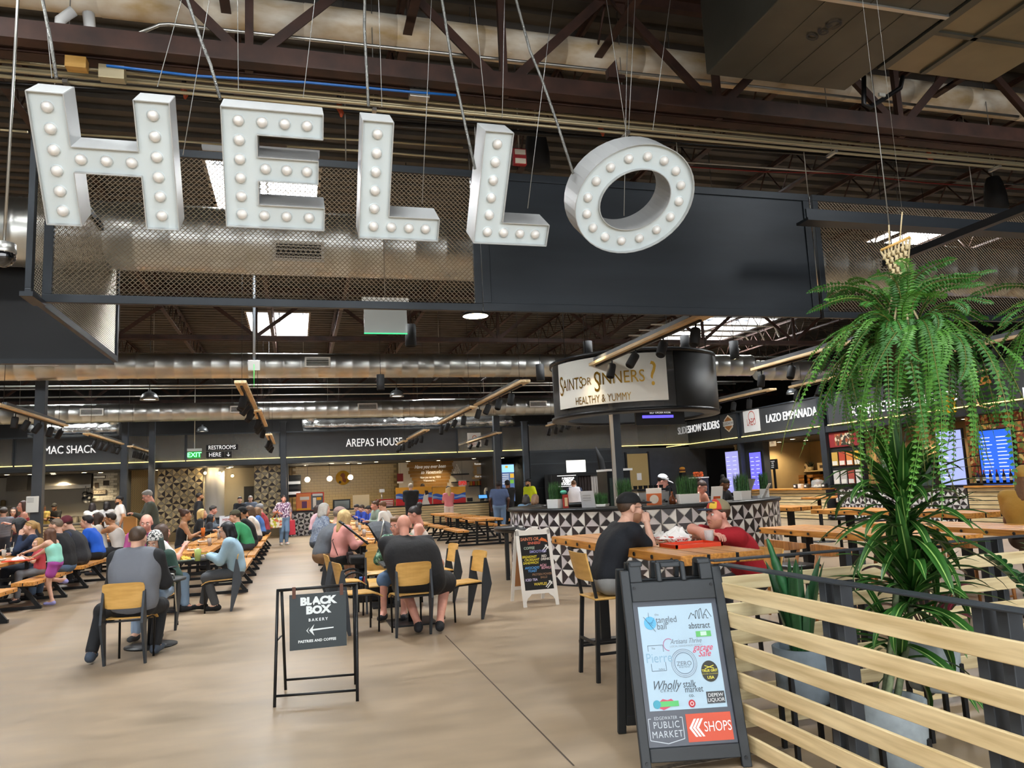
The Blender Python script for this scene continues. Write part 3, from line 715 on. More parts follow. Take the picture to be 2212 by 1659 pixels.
# spot head mesh, hangs below origin, pointing along -Z tilted
sh=MB();sh.lathe([(0,0),(.06,0),(.068,-.03),(.068,-.22),(.056,-.235),(.05,-.19),(0,-.19)],seg=12);SHM=sh.mesh('spot_head',M_BLACKM)
sl=MB();sl.lathe([(0,-.2),(.052,-.205)],seg=12);SLM=sl.mesh('spot_lens',M_GLOW)
sa=MB();sa.tube([(0,0,0),(0,0,-.1)],.012,6);SAM=sa.mesh('spot_arm',M_BLACK)
def light_bar(x,y0,y1,z,label,heads=5,tilt=0.5,lampw=60,group='wooden light bars',f0=.25,f1=.95,on=(),aim=0.0):
    t=thing('light_bar',label,'light bar',(x,(y0+y1)/2,z),group=group);L=y1-y0
    b=MB();b.bb((-.1,-L/2,0),(.1,L/2,.05));b.build('timber',M_BAR,t,bevel=.004)
    b=MB();b.bb((-.04,-L/2+.5,.05),(.04,L/2-.05,.13));b.build('channel',mat('bar_channel','#6d6f72',.4,.6),t)
    b=MB();b.bb((-.02,-L/2+.3,-.03),(.02,L/2-.1,0));b.build('track',M_BLACK,t)
    for s in (-.4,.4):MB().tube([(0,L*s,.05),(0,L*s,DZ-z)],.005,5).build('cable',M_BLACK,t)
    for k in range(heads):
        yy=-L/2+L*(f0+(f1-f0)*k/max(1,heads-1));a=tilt*(1 if (k%3) else .4)+random.uniform(-.15,.15)
        arm=inst('spot_arm',SAM,t,(0,yy,-.02))
        h=inst('spot_head',SHM,t,(0,yy,-.1),rot=(random.uniform(-.2,.2)+aim,a,random.uniform(-.4,.4)))
        if k in on:inst('spot_lens',SLM,h)
    lamp('bar_light',(x,(y0+y1)/2,z-.32),'SPOT',lampw,(1,.78,.52),spot=2.2,size=.12)
    return t
light_bar(-5.55,16.6,21.2,3.6,'wooden light bar at the left edge before the column',5)
light_bar(-5.62,23.6,28.0,3.6,'wooden light bar in front of the mac shack sign',5)
light_bar(-5.5,28.8,32.2,3.58,'small wooden light bar beyond the mac shack sign',5,on=(0,1,3))
light_bar(-.92,13.8,18.0,3.6,'nearest wooden light bar over the central aisle',5,tilt=.7)
light_bar(-.86,18.3,22.4,3.6,'second wooden light bar over the central aisle',4,tilt=.7)
light_bar(-.8,24.4,28.6,3.52,'far wooden light bar over the central aisle',4,tilt=.7)
light_bar(4.28,13.9,18.0,3.6,'wooden light bar left of the round kiosk sign, nearer one',4)
light_bar(4.24,18.25,22.8,3.6,'wooden light bar left of the round kiosk sign, second in line',4,on=(1,2))
light_bar(4.2,25.1,29.3,3.6,'wooden light bar before the end of the arepas sign',4)
light_bar(4.14,29.9,32.0,3.58,'small wooden light bar touching the arepas lettering',4,lampw=30)
light_bar(5.0,8.2,12.5,3.62,'large wooden light bar crossing the round kiosk sign',5,f0=.1,f1=.95)
light_bar(8.5,8.6,12.6,3.6,'wooden light bar behind the fern fronds',4)
light_bar(aZ(1130,920,3.6).x,aZ(1120,935,3.6).y,aZ(1065,965,3.6).y-1,3.6,'thin wooden light bar right of the arepas logo',5,lampw=30)
light_bar(8.3,20.6,24.6,3.6,'thin wooden light bar above the photo booth wall',5,lampw=40)
light_bar(10.9,15.5,19.5,3.6,'pale light bar in front of the sliders sign',5,lampw=50)
light_bar(11.2,11.6,15.2,3.6,'light bar in front of the empanadas sign',4,lampw=50)
light_bar(11.2,7.6,11.2,3.6,'light bar in front of the ethiopian food sign',3,lampw=50)
light_bar(-9.0,22,26,3.5,'dark light bar at the left edge',3,lampw=40)
p=aY(549,790,15.2);t=thing('power_drop','grey conduit pole with a socket box left of the light bars','power drop',p)
MB().box((0,0,0),(.22,.1,.2)).build('socket_box',M_ZINC,t,bevel=.005);MB().tube([(0,0,.1),(0,0,DZ-p.z)],.03,10).build('pole',mat('grey_pole','#8d949b',.4,.5),t);MB().tube([(0,-.06,.02),(.0,-.05,-.42)],.008,6).build('green_lead',mat('green_lead','#2fae4a',.4,emit=.4),t)
t=thing('angle_cleat','dark red steel cleat standing on the near truss','cleat',aY(1330,172,6.6));b=MB();b.prism([(-.09,0),(.09,0),(.09,.04),(.02,.04),(.0,.2),(-.09,.1)],-.04,.04,frame=lambda u,v,d:Vector((u,d,v)));b.build('cleat',M_RED,t)
# ================================================================ STALLS ALONG THE BACK AND THE RIGHT
def rY(a,b,c,d,Y):
    mx,my=(a+c)/2,(b+d)/2
    return aY(a,my,Y).x,aY(c,my,Y).x,aY(mx,d,Y).z,aY(mx,b,Y).z
def rX(a,b,c,d,X):
    mx,my=(a+c)/2,(b+d)/2
    return aX(a,my,X).y,aX(c,my,X).y,aX(mx,d,X).z,aX(mx,b,X).z
def boardY(name,label,cat,px,Y,m,th=.03,group=None,parent=None,bevel=0):
    x0,x1,z0,z1=rY(*px,Y)
    if parent is None:
        t=thing(name,label,cat,((x0+x1)/2,Y,z0),group=group)
        MB().bb((x0,Y,z0),(x1,Y+th,z1)).build('board',m,t,world=True,bevel=bevel)
    else:
        t=MB().bb((x0,Y,z0),(x1,Y+th,z1)).build(name,m,parent,world=True,bevel=bevel)
    return t
def boardX(name,label,cat,px,X,m,th=.03,group=None,parent=None,bevel=0):
    y0,y1,z0,z1=rX(*px,X)
    if parent is None:
        t=thing(name,label,cat,(X,(y0+y1)/2,z0),group=group)
        MB().bb((X,y0,z0),(X+th,y1,z1)).build('board',m,t,world=True,bevel=bevel)
    else:
        t=MB().bb((X,y0,z0),(X+th,y1,z1)).build(name,m,parent,world=True,bevel=bevel)
    return t
def textY(body,parent,px,py,Y,size_px,m,**k):
    p=aY(px,py,Y-.004);s=(aY(px,py-size_px,Y)-aY(px,py,Y)).length/.7
    return text(body,parent,face_front(p),s,m,world=True,**k)
def textX(body,parent,px,py,X,size_px,m,**k):
    p=aX(px,py,X-.004);s=(aX(px,py-size_px,X)-aX(px,py,X)).length/.7
    return text(body,parent,face_left(p),s,m,world=True,**k)
SY,SX=32.5,17.7
M_SIGN=mat('sign_grey_sheet','#4b4d50',.5,.35,var=.12,scale=1)
M_SIGNT=mat('clear_grey_band','#8d8b84',.3,.2,alpha=.42)
M_LETW=mat('sign_letters_white','#f4f4f2',.5,emit=.55,emit_col='#ffffff')
M_SOFF=mat('dark_soffit','#3f3e3d',.8)
M_BEIGE=mat('beige_wall','#b59c70',.75,var=.12,scale=1.5)
M_BEIGE2=mat('taupe_wall','#8f8372',.75,var=.1,scale=1.5)
M_OFFW=mat('offwhite_wall','#d6cfbf',.7)
M_INOX=mat('stainless_steel','#bdb9b2',.28,.95,var=.1,scale=2)
ZL=3.24
# ---- header beam, soffit and partitions of the back row
hb_=thing('trim_1','dark steel header beam under the back row of signs',None,(-2,SY,2.95),kind='structure')
MB().bb((-15,SY-.02,2.98),(9.9,SY+.22,3.2)).build('beam',M_STEEL,hb_,world=True)
MB().bb((-15,SY-.05,4.24),(9.9,SY+.05,4.29)).build('top_rail',M_STEEL,hb_,world=True)
sf=MB().bb((-15,SY+.22,2.96),(9.9,37.6,3.02)).build('ceiling.001',M_SOFF);tag(sf,'dark low ceiling of the back stalls',None,kind='structure')
for k,xx in enumerate((-6.5,-.38,8.4,9.85)):
    tag(MB().bb((xx-.06,SY+.1,0),(xx+.06,37.6,3.0)).build('wall_stall',M_STEEL),'dark partition wall between the back stalls',None,kind='structure')
def led(x0,x1,y,t,zz=ZL):
    MB().bb((x0,y-.07,zz-.035),(x1,y-.03,zz-.008)).build('led_strip',M_LED,t,world=True)
# ---- sign bands of the back row
SB=lambda a,b:(aY(a,1000,SY).x,aY(b,1000,SY).x)
def band(a,b,label,m,textargs=None,name='sign_panel',cat='sign'):
    x0,x1=SB(a,b);t=thing(name,label,cat,((x0+x1)/2,SY,ZL))
    MB().bb((x0,SY-.02,ZL),(x1,SY+.02,4.25)).build('sheet',m,t,world=True)
    for xx in (x0,x1):MB().bb((xx-.025,SY-.03,ZL-.04),(xx+.025,SY+.05,4.27)).build('stile',M_STEEL,t,world=True)
    led(x0,x1,SY,t)
    return t
band(-70,28,'clear band panel at the left end of the signs',M_SIGNT)
t=band(33,262,'grey stall sign with white MAC SHACK lettering',M_SIGN)
textY('MAC SHACK',t,151,972,SY-.03,17,M_LETW,xs=.74,extrude=.01)
band(274,400,'clear band panel left of the exit sign',M_SIGNT);band(403,605,'clear band panel behind the restrooms sign',M_SIGNT)
t=band(618,987,'grey stall sign with white AREPAS HOUSE lettering',M_SIGN)
textY('AREPAS HOUSE',t,809,956,SY-.03,17,M_LETW,xs=.72,extrude=.01)
t=band(990,1066,'clear band panel with a square house logo',M_SIGNT)
boardY('logo_card',None,None,(1010,935,1039,965),SY-.05,mat('logo_white','#e9e6e0',.5),parent=t)
textY('AREPAS',t,1025,953,SY-.055,4.2,plain('#3b3a38'));textY('HOUSE',t,1025,959,SY-.055,4.2,plain('#b4533a'))
b=MB();c=aY(1025,945,SY-.058);b.lathe([(.07,0),(.1,0)],seg=14);me=b.mesh('logo_ring',plain('#c56a3c'));o=inst('logo_ring',me,t,c-wloc(t),rot=(PI/2,0,0))
band(1086,1130,'clear band panel right of the steel column',M_SIGNT)
# ---- downlights
dl=MB();dl.lathe([(0,0),(.085,0)],seg=14);DLM=dl.mesh('downlight_lens',M_GLOW)
dr=MB();dr.lathe([(.085,-.004),(.11,-.004),(.11,.01)],seg=14);DRM=dr.mesh('downlight_trim',M_WHITE)
def downlight(p,label,group,power=0):
    t=thing('downlight',label,'downlight',p,group=group);inst('lens',DLM,t,(0,0,-.004));inst('trim_ring',DRM,t)
    if power:lamp('downlight_lamp',(p[0],p[1],p[2]-.03),'SPOT',power,(1,.8,.5),spot=2.5)
for k,px in enumerate((20,60,103,118,178,207,320,338,405,418,432,490,500,568,662,716,752,780,812,884,954,1022,1090)):
    x=aY(px,1005,33.6).x
    downlight((x,33.4+(k%3)*.5,2.955),'small warm downlight in the low ceiling of '+('the mac stall' if px<262 else 'the restroom bay' if px<610 else 'the arepas stall' if px<1000 else 'the bay with the menu screen'),'downlights of the back stalls',(190 if px<262 else 85) if k%2==0 else 0)
# ---- tile patterns made of four triangles each
def tile_mesh(name,s,mats,th=.012,g=.006):
    b=MB();h=s/2-g/2
    c=[(-h,-h),(h,-h),(h,h),(-h,h)]
    b.bb((-s/2,0,-s/2),(s/2,.004,s/2),mi=0)
    for k in range(4):
        (x0,z0),(x1,z1)=c[k],c[(k+1)%4];q=.965
        tri=[(x0*q,z0*q),(x1*q,z1*q),(0,0)]
        if k==0:tri=[(x0+.008,z0),(x1-.008,z1),(0,-.008)]
        if k==1:tri=[(x0,z0+.008),(x1,z1-.008),(.008,0)]
        if k==2:tri=[(x0-.008,z0),(x1+.008,z1),(0,.008)]
        if k==3:tri=[(x0,z0-.008),(x1,z1+.008),(-.008,0)]
        b.add([(x,0,z) for x,z in tri]+[(x,-th,z) for x,z in tri],[(0,1,2),(5,4,3),(0,3,4,1),(1,4,5,2),(2,5,3,0)],mi=1+k)
    return b.mesh(name,mats)
TW,TL_,TD=mat('tile_white','#e9e6e0',.4),mat('tile_lilac_grey','#c9c2c3',.4),mat('tile_charcoal','#2c292b',.4)
GR=mat('tile_grout','#cfcac3',.8)
TILE=tile_mesh('patterned_tile',.24,[GR,TD,TW,mat('tile_dark_brown','#3a3233',.4),TL_])
GT=tile_mesh('gold_tile',.28,[mat('gold_grout','#5c4e38',.8),mat('tile_umber','#2a1d16',.45),mat('tile_cream','#c9b88f',.45),mat('tile_stone','#8f8571',.45),mat('tile_sand','#b9a67c',.45)])
def tile_wallY(px,Y,label,me,s,z0=0.0,z1=2.95,seed=0):
    x0,x1,_,_=rY(*px,Y);n=max(1,round((x1-x0)/s));rows=round((z1-z0)/s)
    t=thing('wall_tiled',label,None,((x0+x1)/2,Y,z0),kind='structure');rg=random.Random(seed)
    MB().bb((x0,Y+.005,z0),(x0+n*s,Y+.12,z1)).build('backing',M_STEEL,t,world=True)
    for i in range(n):
        for j in range(rows):
            inst('tile',me,t,(x0+(i+.5)*s-(x0+x1)/2,0,(j+.5)*s),rot=(0,PI/2*((i+j)%2+2*rg.randint(0,1)),0))
    return t
tile_wallY((340,1010,437,1150),33.3,'gold and umber triangle tiled wall beside the restrooms',GT,.28,.43,2.95,1)
tile_wallY((549,1000,606,1150),33.0,'gold and umber triangle tiled wall left of the arepas stall',GT,.28,.43,2.95,2)
# fan-patterned narrow wall
x0,x1,_,_=rY(283,1000,325,1100,33.2)
fm=stripe_mat('gold_fan_wallpaper',('#a08756','#4a3a22'),9,'DIAGONAL',plaid=True)
tag(MB().bb((x0,33.2,0),(x1,33.3,2.95)).build('wall_fan',fm),'narrow gold fan patterned wall behind the standing man in green',None,kind='structure')
tag(MB().bb((-6.45,34.6,0),(-.4,34.7,2.95)).build('wall_restroom',mat('restroom_wall','#8a8272',.8)),'plain taupe wall of the restroom corridor',None,kind='structure')
x0,x1,_,_=rY(440,1000,485,1100,33.4)
t=thing('column','white round pillar at the restroom corridor','column',((x0+x1)/2,33.6,0),kind='structure')
b=MB();b.lathe([(.38,0),(.38,2.95)],seg=28);b.build('shaft',mat('white_pillar','#c7c6c2',.45),t)
x0,x1,z0,z1=rY(527,1028,548,1110,34.55)
t=thing('door_1','dark door in the restroom corridor',None,((x0+x1)/2,34.55,0),kind='structure');MB().bb((x0,34.52,0),(x1,34.6,2.15)).build('leaf',M_BLACKM,t,world=True)
for k,(px,py) in enumerate(((443,1022),(474,1022),(502,1028))):
    p=aY(px,py,34.4 if k==2 else 33.15);t=thing('wall_sconce','small globe wall lamp at the restroom corridor','wall lamp',p,group='globe wall lamps')
    MB().sphere((0,0,0),.06,12,8).build('globe',mat('globe_glow','#fff0cc',.4,emit=9,emit_col='#ffdf9e'),t);MB().box((0,.06,.07),(.06,.1,.05)).build('bracket',M_BLACK,t)
    lamp('sconce_light',(p.x,p.y-.15,p.z),'POINT',7,(1,.75,.42),size=.05)
# exit sign and restrooms sign
p=aY(420,983,30.5);t=thing('exit_sign','green lit exit sign on a grey stem','exit sign',p)
MB().box((0,0,0),(.42,.08,.25)).build('housing',mat('exit_green_face','#0d6b1e',.4,emit=.5,emit_col='#15a83a'),t);MB().box((0,0,.19),(.5,.12,.1)).build('canopy',M_ZINC,t)
text('EXIT',t,frame_M((0,-.045,0),(1,0,0),(0,0,1)),.24,mat('exit_letters','#6cff8a',.4,emit=3),bold=.005);MB().tube([(0,0,.2),(0,0,DZ-p.z)],.018,6).build('stem',M_ZINC,t)
p=aY(480,974,30.4);t=thing('hanging_sign','black hanging sign reading RESTROOMS HERE with an arrow','sign',p)
MB().bb((-.56,-.02,.02),(.56,.02,.23)).build('upper_board',M_BLACKM,t);MB().bb((-.56,-.02,-.26),(.08,.02,-.02)).build('lower_board',M_BLACKM,t);MB().bb((.1,-.02,-.26),(.34,.02,-.02)).build('arrow_board',M_BLACKM,t)
text('RESTROOMS',t,frame_M((0,-.024,.125),(1,0,0),(0,0,1)),.21,M_LETW,xs=.82);text('HERE',t,frame_M((-.25,-.024,-.14),(1,0,0),(0,0,1)),.22,M_LETW,xs=.85)
b=MB();b.bb((.212,-.026,-.2),(.228,-.022,-.06));b.prism([(.16,-.15),(.22,-.215),(.28,-.15),(.268,-.14),(.22,-.19),(.172,-.14)],-.026,-.022,frame=lambda u,v,d:Vector((u,d,v)));b.build('arrow',M_LETW,t)
for xx in (-.4,.4):MB().tube([(xx,0,.23),(xx,0,1.7)],.004,4).build('wire',M_BLACK,t)
# ---- MAC SHACK interior
x0=-14.8;x1=-6.56
tag(MB().bb((x0,36.4,0),(x1,36.5,2.95)).build('wall_kitchen',mat('kitchen_panel','#a9a498',.4,.3)),'pale kitchen wall of the mac stall',None,kind='structure')
hx0,hx1,hz0,hz1=rY(88,1018,198,1056,35.2)
t=thing('extractor_hood','long stainless steel extractor hood in the mac stall','hood',((hx0+hx1)/2,35.2,hz0))
b=MB();b.prism([(35.1,hz0),(36.4,hz0),(36.4,2.95),(35.2,2.95),(35.1,hz0+.15)],hx0,hx1,frame=lambda u,v,d:Vector((d,u,v)));b.build('hood',M_INOX,t,world=True)
t=thing('extractor_hood','short stainless steel hood at the left of the column','hood',(-12,35.2,hz0))
a0,a1,_,_=rY(15,1018,60,1056,35.2);b=MB();b.prism([(35.1,hz0),(36.4,hz0),(36.4,2.95),(35.2,2.95)],a0,a1,frame=lambda u,v,d:Vector((d,u,v)));b.build('hood',M_INOX,t,world=True)
# white brick tile side wall with small signs
def brick_wallY(px,Y,label,bw,bh,m,gm_,name='wall_brick',limit=300,z_lo=None):
    x0,x1,z0,z1=rY(*px,Y)
    if z_lo is not None:z0=z_lo
    t=thing(name,label,None,((x0+x1)/2,Y,z0),kind='structure')
    MB().bb((x0,Y+.01,z0),(x1,Y+.1,z1)).build('mortar',gm_,t,world=True)
    me=MB().bb((-bw/2+.006,-.012,-bh/2+.006),(bw/2-.006,.012,bh/2-.006)).mesh('brick',m)
    r=0;z=z1-bh/2;n=0
    while z>z0+bh/2:
        x=x0+(bw/2 if r%2 else bw)
        while x<x1-bw/2+.001 and n<limit:
            inst('brick',me,t,(x-(x0+x1)/2,random.uniform(-.004,.004),z-z0));x+=bw;n+=1
        z-=bh;r+=1
    return t
brick_wallY((201,1012,258,1082),35.0,'white brick tiled wall with little signs in the mac stall',.26,.1,mat('white_brick','#c9c4b8',.4),mat('white_mortar','#9a958a',.8))
for (px,m_,lab) in (((201,1027,228,1034),M_WHITE,'narrow framed sign on the white brick wall'),((223,1038,235,1048),plain('#2a2724'),'small black sign on the white brick wall'),((201,1058,229,1068),mat('sign_cream','#cfc3ae',.7),'cream kitchen sign on the white brick wall'),((205,1043,213,1053),plain('#55483a'),'tiny arched sign on the white brick wall')):
    t=boardY('wall_sign',lab,'sign',px,34.94,m_);xa,xb,za,zb=rY(*px,34.93)
    b=MB()
    for (p,q) in (((xa,za),(xb,za+.02)),((xa,zb-.02),(xb,zb)),((xa,za),(xa+.02,zb)),((xb-.02,za),(xb,zb))):b.bb((p[0],34.92,p[1]),(q[0],34.95,q[1]))
    b.build('frame',plain('#3a2a1e'),t,world=True)
textY('Our Kitchen',bpy.data.objects['wall_sign.002'],215,1063,34.92,5,plain('#5a4a3c'),shear=.3)
# kitchen counter line, shelf and pans
t=thing('serving_counter','timber fronted serving counter of the mac stall','counter',(-10.5,33.4,0))
MB().bb((-14.8,33.2,0),(-6.6,33.9,.95)).build('carcass',M_STEEL,t,world=True);MB().bb((-14.8,33.1,.95),(-6.6,34,1.0)).build('top',M_INOX,t,world=True)
for k in range(8):MB().bb((-14.8,33.16,.06+k*.11),(-6.6,33.2,.15+k*.11)).build('slat',M_PINEX,t,world=True)
t=thing('wall_shelf','kitchen shelf with jars at the left of the mac stall','shelf',(-12.5,36,1.75));MB().bb((-14,35.9,1.75),(-11.3,36.4,1.79)).build('board',M_INOX,t,world=True)
for k in range(7):
    o=MB();o.lathe([(0,0),(.1,0),(.1,.2),(.07,.24),(0,.25)],(-13.7+k*.35,36.1,1.79),10)
    tag(o.build('storage_jar',plain(('#7a6a4a','#4a4038','#9a9080')[k%3])),'storage jar on the mac stall kitchen shelf','jar','jars on the kitchen shelf')
for k in range(4):
    px=150+k*14;p=aY(px,1110,34.6);t=thing('stock_pot','steel stock pot on the mac stall range','pot',(p.x,34.6,1.0),group='stock pots on the range')
    b=MB();b.lathe([(0,0),(.15,0),(.15,.24),(.16,.25),(.14,.25),(.14,.02)],seg=14);b.build('pot',M_INOX,t);MB().lathe([(0,.27),(.15,.25)],seg=14).build('lid',M_INOX,t)
t=thing('kitchen_range','steel range behind the mac stall counter','range',(-8.8,34.6,0));MB().bb((-11,34.3,0),(-6.9,35,1.0)).build('body',M_INOX,t,world=True);MB().bb((-11,34.28,.85),(-6.9,34.3,.95)).build('knob_panel',M_BLACK,t,world=True)
p=aY(188,1078,34.8);t=thing('hanging_pans','dark frying pans hanging beside the white brick wall','pan',p)
for k,(dx,dz,r) in enumerate(((0,0,.17),(.1,.12,.13),(-.05,.2,.11))):
    b=MB();b.lathe([(0,0),(r,0),(r*1.1,.05)],(0,0,0),16);me=b.mesh('pan',M_BLACK);o=inst('pan',me,t,(dx,-.02*k,dz),rot=(PI/2,0,0));MB().bb((-.015,-.02,r),(.015,0,r+.22)).build('pan_handle',M_BLACK,t).location=(dx,-.02*k,dz)
# ---- AREPAS interior
brick_wallY((632,1002,862,1100),36.2,'glazed ochre brick tiled back wall of the arepas stall',.27,.125,mat('ochre_brick','#b8a06a',.25,var=.2,scale=1.5),mat('ochre_mortar','#8c7850',.7),z_lo=.9)
tag(MB().bb((-.3,36.3,0),(8.34,36.5,2.96)).build('wall_arepas',M_BEIGE),'ochre plastered wall behind the arepas stall',None,kind='structure')
for k,(px,py) in enumerate(((664,1036),(712,1034),(757,1031))):
    p=aY(px,py,34.2);t=thing('globe_pendant',('left','middle','right')[k]+' glowing globe pendant over the arepas counter','pendant lamp',p,group='globe pendants')
    MB().sphere((0,0,0),.115,16,10).build('globe',mat('white_globe_glow','#fff6e2',.4,emit=9,emit_col='#fff0d0'),t);MB().tube([(0,0,.1),(0,0,2.955-p.z)],.006,5).build('cord',M_BLACK,t)
    MB().lathe([(0,0),(.06,0),(.05,.03)],(0,0,2.92-p.z),10).build('canopy',M_BLACK,t);lamp('globe_light',(p.x,p.y-.2,p.z),'POINT',26,(1,.85,.6),size=.12)
p=aY(741,1032,36.1);t=thing('round_wall_logo','round yellow emblem with a brown figure on the ochre brick wall','emblem',p)
me=MB().lathe([(0,0),(.33,0),(.33,-.03),(0,-.03)],seg=28).mesh('disc',mat('emblem_yellow','#c79a2a',.6));inst('disc',me,t,rot=(PI/2,0,0))
b=MB();b.prism([(-.08,.2),(.02,.22),(.1,.12),(.07,.0),(.15,-.1),(.1,-.24),(-.02,-.16),(-.05,.02),(-.13,.1)],-.05,-.045,frame=lambda u,v,d:Vector((u,d,v)));b.build('figure',plain('#7a4326'),t)
b=MB();b.prism([(-.14+.06*math.cos(a),-.2+.06*math.sin(a)) for a in [k*.524 for k in range(12)]],-.05,-.045,frame=lambda u,v,d:Vector((u,d,v)));b.build('badge',plain('#3c3222'),t)
tag(MB().bb((4.55,35.3,0),(8.34,35.4,2.95)).build('wall_menu',M_OFFW),'off-white wall with the Venezuela greeting',None,kind='structure')
t=thing('greeting_board','brown plank board reading Have you ever been to Venezuela?','sign',aY(920,1060,35.25));gb=mat('brown_plank','#9c7436',.7,var=.15,scale=3)
for k,(a,c) in enumerate(((882,979),(879,977),(884,979),(882,976),(886,974),(890,972),(893,970),(893,966),(897,964),(900,962))):
    yy=994+k*7.2;boardY('plank',None,None,(a,yy,c,yy+6.8),35.26-.012*(k%2),gb,parent=t)
for s,px,py,sz,sh_ in (('Have you ever been',929,1008,7.5,.35),('to Venezuela?',932,1020,7.5,.35),('Now you can say YES!!!',930,1031,4.2,0),('Welcome to...',928,1038,4.2,.0)):
    textY(s,t,px,py,35.22,sz,mat('greeting_white','#f0ece2',.6,emit=.2),shear=sh_,xs=.78,bold=.004)
# wall shelves with cups, packs
for (px,lab) in (((977,1023,1013,1026),'upper dark wall shelf beside the greeting board'),((977,1040,1013,1042),'middle dark wall shelf beside the greeting board'),((1015,1048,1055,1050),'lower dark wall shelf by the order till')): 
    x0,x1,z0,z1=rY(*px,35.0);t=thing('wall_shelf',lab,'shelf',((x0+x1)/2,35.1,z0));MB().bb((x0,34.95,z0),(x1,35.3,z1)).build('board',M_BLACK,t,world=True)
for k in range(10):
    r=0 if k<4 else (1 if k<7 else (2 if k<9 else 3));i=k-(0,4,7,9)[r];p=aY(982+i*4.4+r*2.2,1022,35.0)
    o=MB().lathe([(0,0),(.035,0),(.045,.11),(.04,.11),(.03,.01)],(p.x,35.05,rY(977,1023,1013,1026,35.0)[3]+r*.112),10).build('paper_cup',M_WHITE);tag(o,'white paper cup in the pyramid on the dark shelf','cup','cups stacked in a pyramid')
for k in range(6):
    p=aY(1018+k*5.5,1046,35.0);tag(MB().bb((p.x-.05,35,rY(1015,1048,1055,1050,35.0)[3]),(p.x+.05,35.15,rY(1015,1048,1055,1050,35.0)[3]+.2)).build('snack_pack',plain(('#b8842e','#a63326','#8f7b3a')[k%3])),'colourful snack pack on the shelf by the till','pack','snack packs by the till')
t=thing('info_board','stepped plywood board with a white notice in the arepas stall','board',aY(1038,1015,34.9))
for k,(a,c) in enumerate(((1023,1055),(1022,1056),(1024,1057),(1022,1055),(1024,1057),(1020,1058))):boardY('plank',None,None,(a,999+k*6,c,1004.7+k*6),34.88-.01*(k%2),mat('pale_plank','#c7a878',.7),parent=t)
boardY('notice',None,None,(1030,1008,1046,1024),34.84,mat('notice_grey','#b9b8b4',.6),parent=t);textY('Remember!',t,1038,1002,34.84,4,M_LETW);textY('Our new...',t,1038,1029,34.84,4,M_LETW)
t=boardY('open_sign','white sign with red OPEN lettering in the arepas stall','sign',(991,1037,1007,1051),34.4,M_WHITE);MB().tube([(0,0,.3),(0,0,2.96-wloc(t).z)],.004,4).build('wire',M_BLACK,t);textY('OPEN',t,999,1044,34.38,8,mat('open_red','#d0231c',.5,emit=.5),xs=.62,bold=.01)
t=boardY('price_board','dark red menu box above the arepas counter','sign',(858,1023,871,1040),34.6,plain('#7a1f22'));MB().tube([(0,0,.3),(0,0,2.96-wloc(t).z)],.004,4).build('wire',M_BLACK,t);boardY('strip',None,None,(858,1040,871,1044),34.58,M_WHITE,parent=t)
# counters
CYY=33.45
def slat_counter(x0,x1,y,label,h=1.02,n=9,depth=.6):
    t=thing('serving_counter',label,'counter',((x0+x1)/2,y+depth/2,0));MB().bb((x0,y+.03,0),(x1,y+depth,h-.04)).build('carcass',M_STEEL,t,world=True)
    MB().bb((x0-.03,y-.03,h-.04),(x1+.03,y+depth,h)).build('worktop',M_BLACK,t,world=True);st=(h-.08)/n
    for k in range(n):MB().bb((x0,y,.04+k*st),(x1,y+.03,.04+k*st+st*.82)).build('slat',M_PINEX,t,world=True)
    return t
def tile_counterY(x0,cols,y,label,h=1.02,rows=4,s=.24,depth=.6):
    x1=x0+cols*s;t=thing('tiled_counter',label,'counter',((x0+x1)/2,y,0));MB().bb((x0,y+.01,0),(x1,y+depth,h-.04)).build('carcass',M_STEEL,t,world=True)
    MB().bb((x0-.02,y-.03,h-.04),(x1+.02,y+depth,h)).build('worktop',M_BLACK,t,world=True)
    for i in range(cols):
        for j in range(rows):inst('tile',TILE,t,((i+.5)*s-(x1-x0)/2,0,(j+.5)*s-.02),rot=(0,PI/2*((i+j)%2+2*((i*7+j*3)%2)),0))
    return t
xa=aY(618,1130,CYY).x;tile_counterY(xa,6,CYY,'black and white triangle tiled counter at the left of the arepas stall')
slat_counter(xa+1.46,8.3,CYY,'pale timber slat counter of the arepas stall')
# poster cases and flag panels on the counter
def poster(px,Y,label,base,shapes,cat='poster',th=.03,frame=None):
    t=boardY('poster',label,cat,px,Y,base,th)
    for k,(q,m_) in enumerate(shapes):boardY('print',None,None,q,Y-.006-.002*k,m_,.004,parent=t)
    return t
poster((640,1064,700,1104),33.5,'red and white cartoon food poster on the tiled counter',mat('poster_red','#d8432e',.5),(((641,1066,672,1101),mat('poster_orange','#f08a4a',.5)),((672,1068,698,1101),mat('poster_grey','#5d6068',.5)),((675,1066,697,1071),M_WHITE),((648,1073,668,1080),mat('poster_white','#f6efe6',.5)),((676,1075,683,1096),mat('poster_white','#f6efe6',.5)),((684,1074,694,1080),mat('poster_yellow','#f0b020',.5)),((652,1083,663,1100),mat('poster_purple','#6d3a6a',.5)),((641,1098,671,1102),mat('poster_yellow','#f0b020',.5))))
fr_,fb_,fy_=mat('flag_red','#c4232b',.5),mat('flag_blue','#2d62c8',.5),mat('flag_yellow','#e7a72d',.5)
fw_=mat('flag_sky','#8fb4e6',.5)
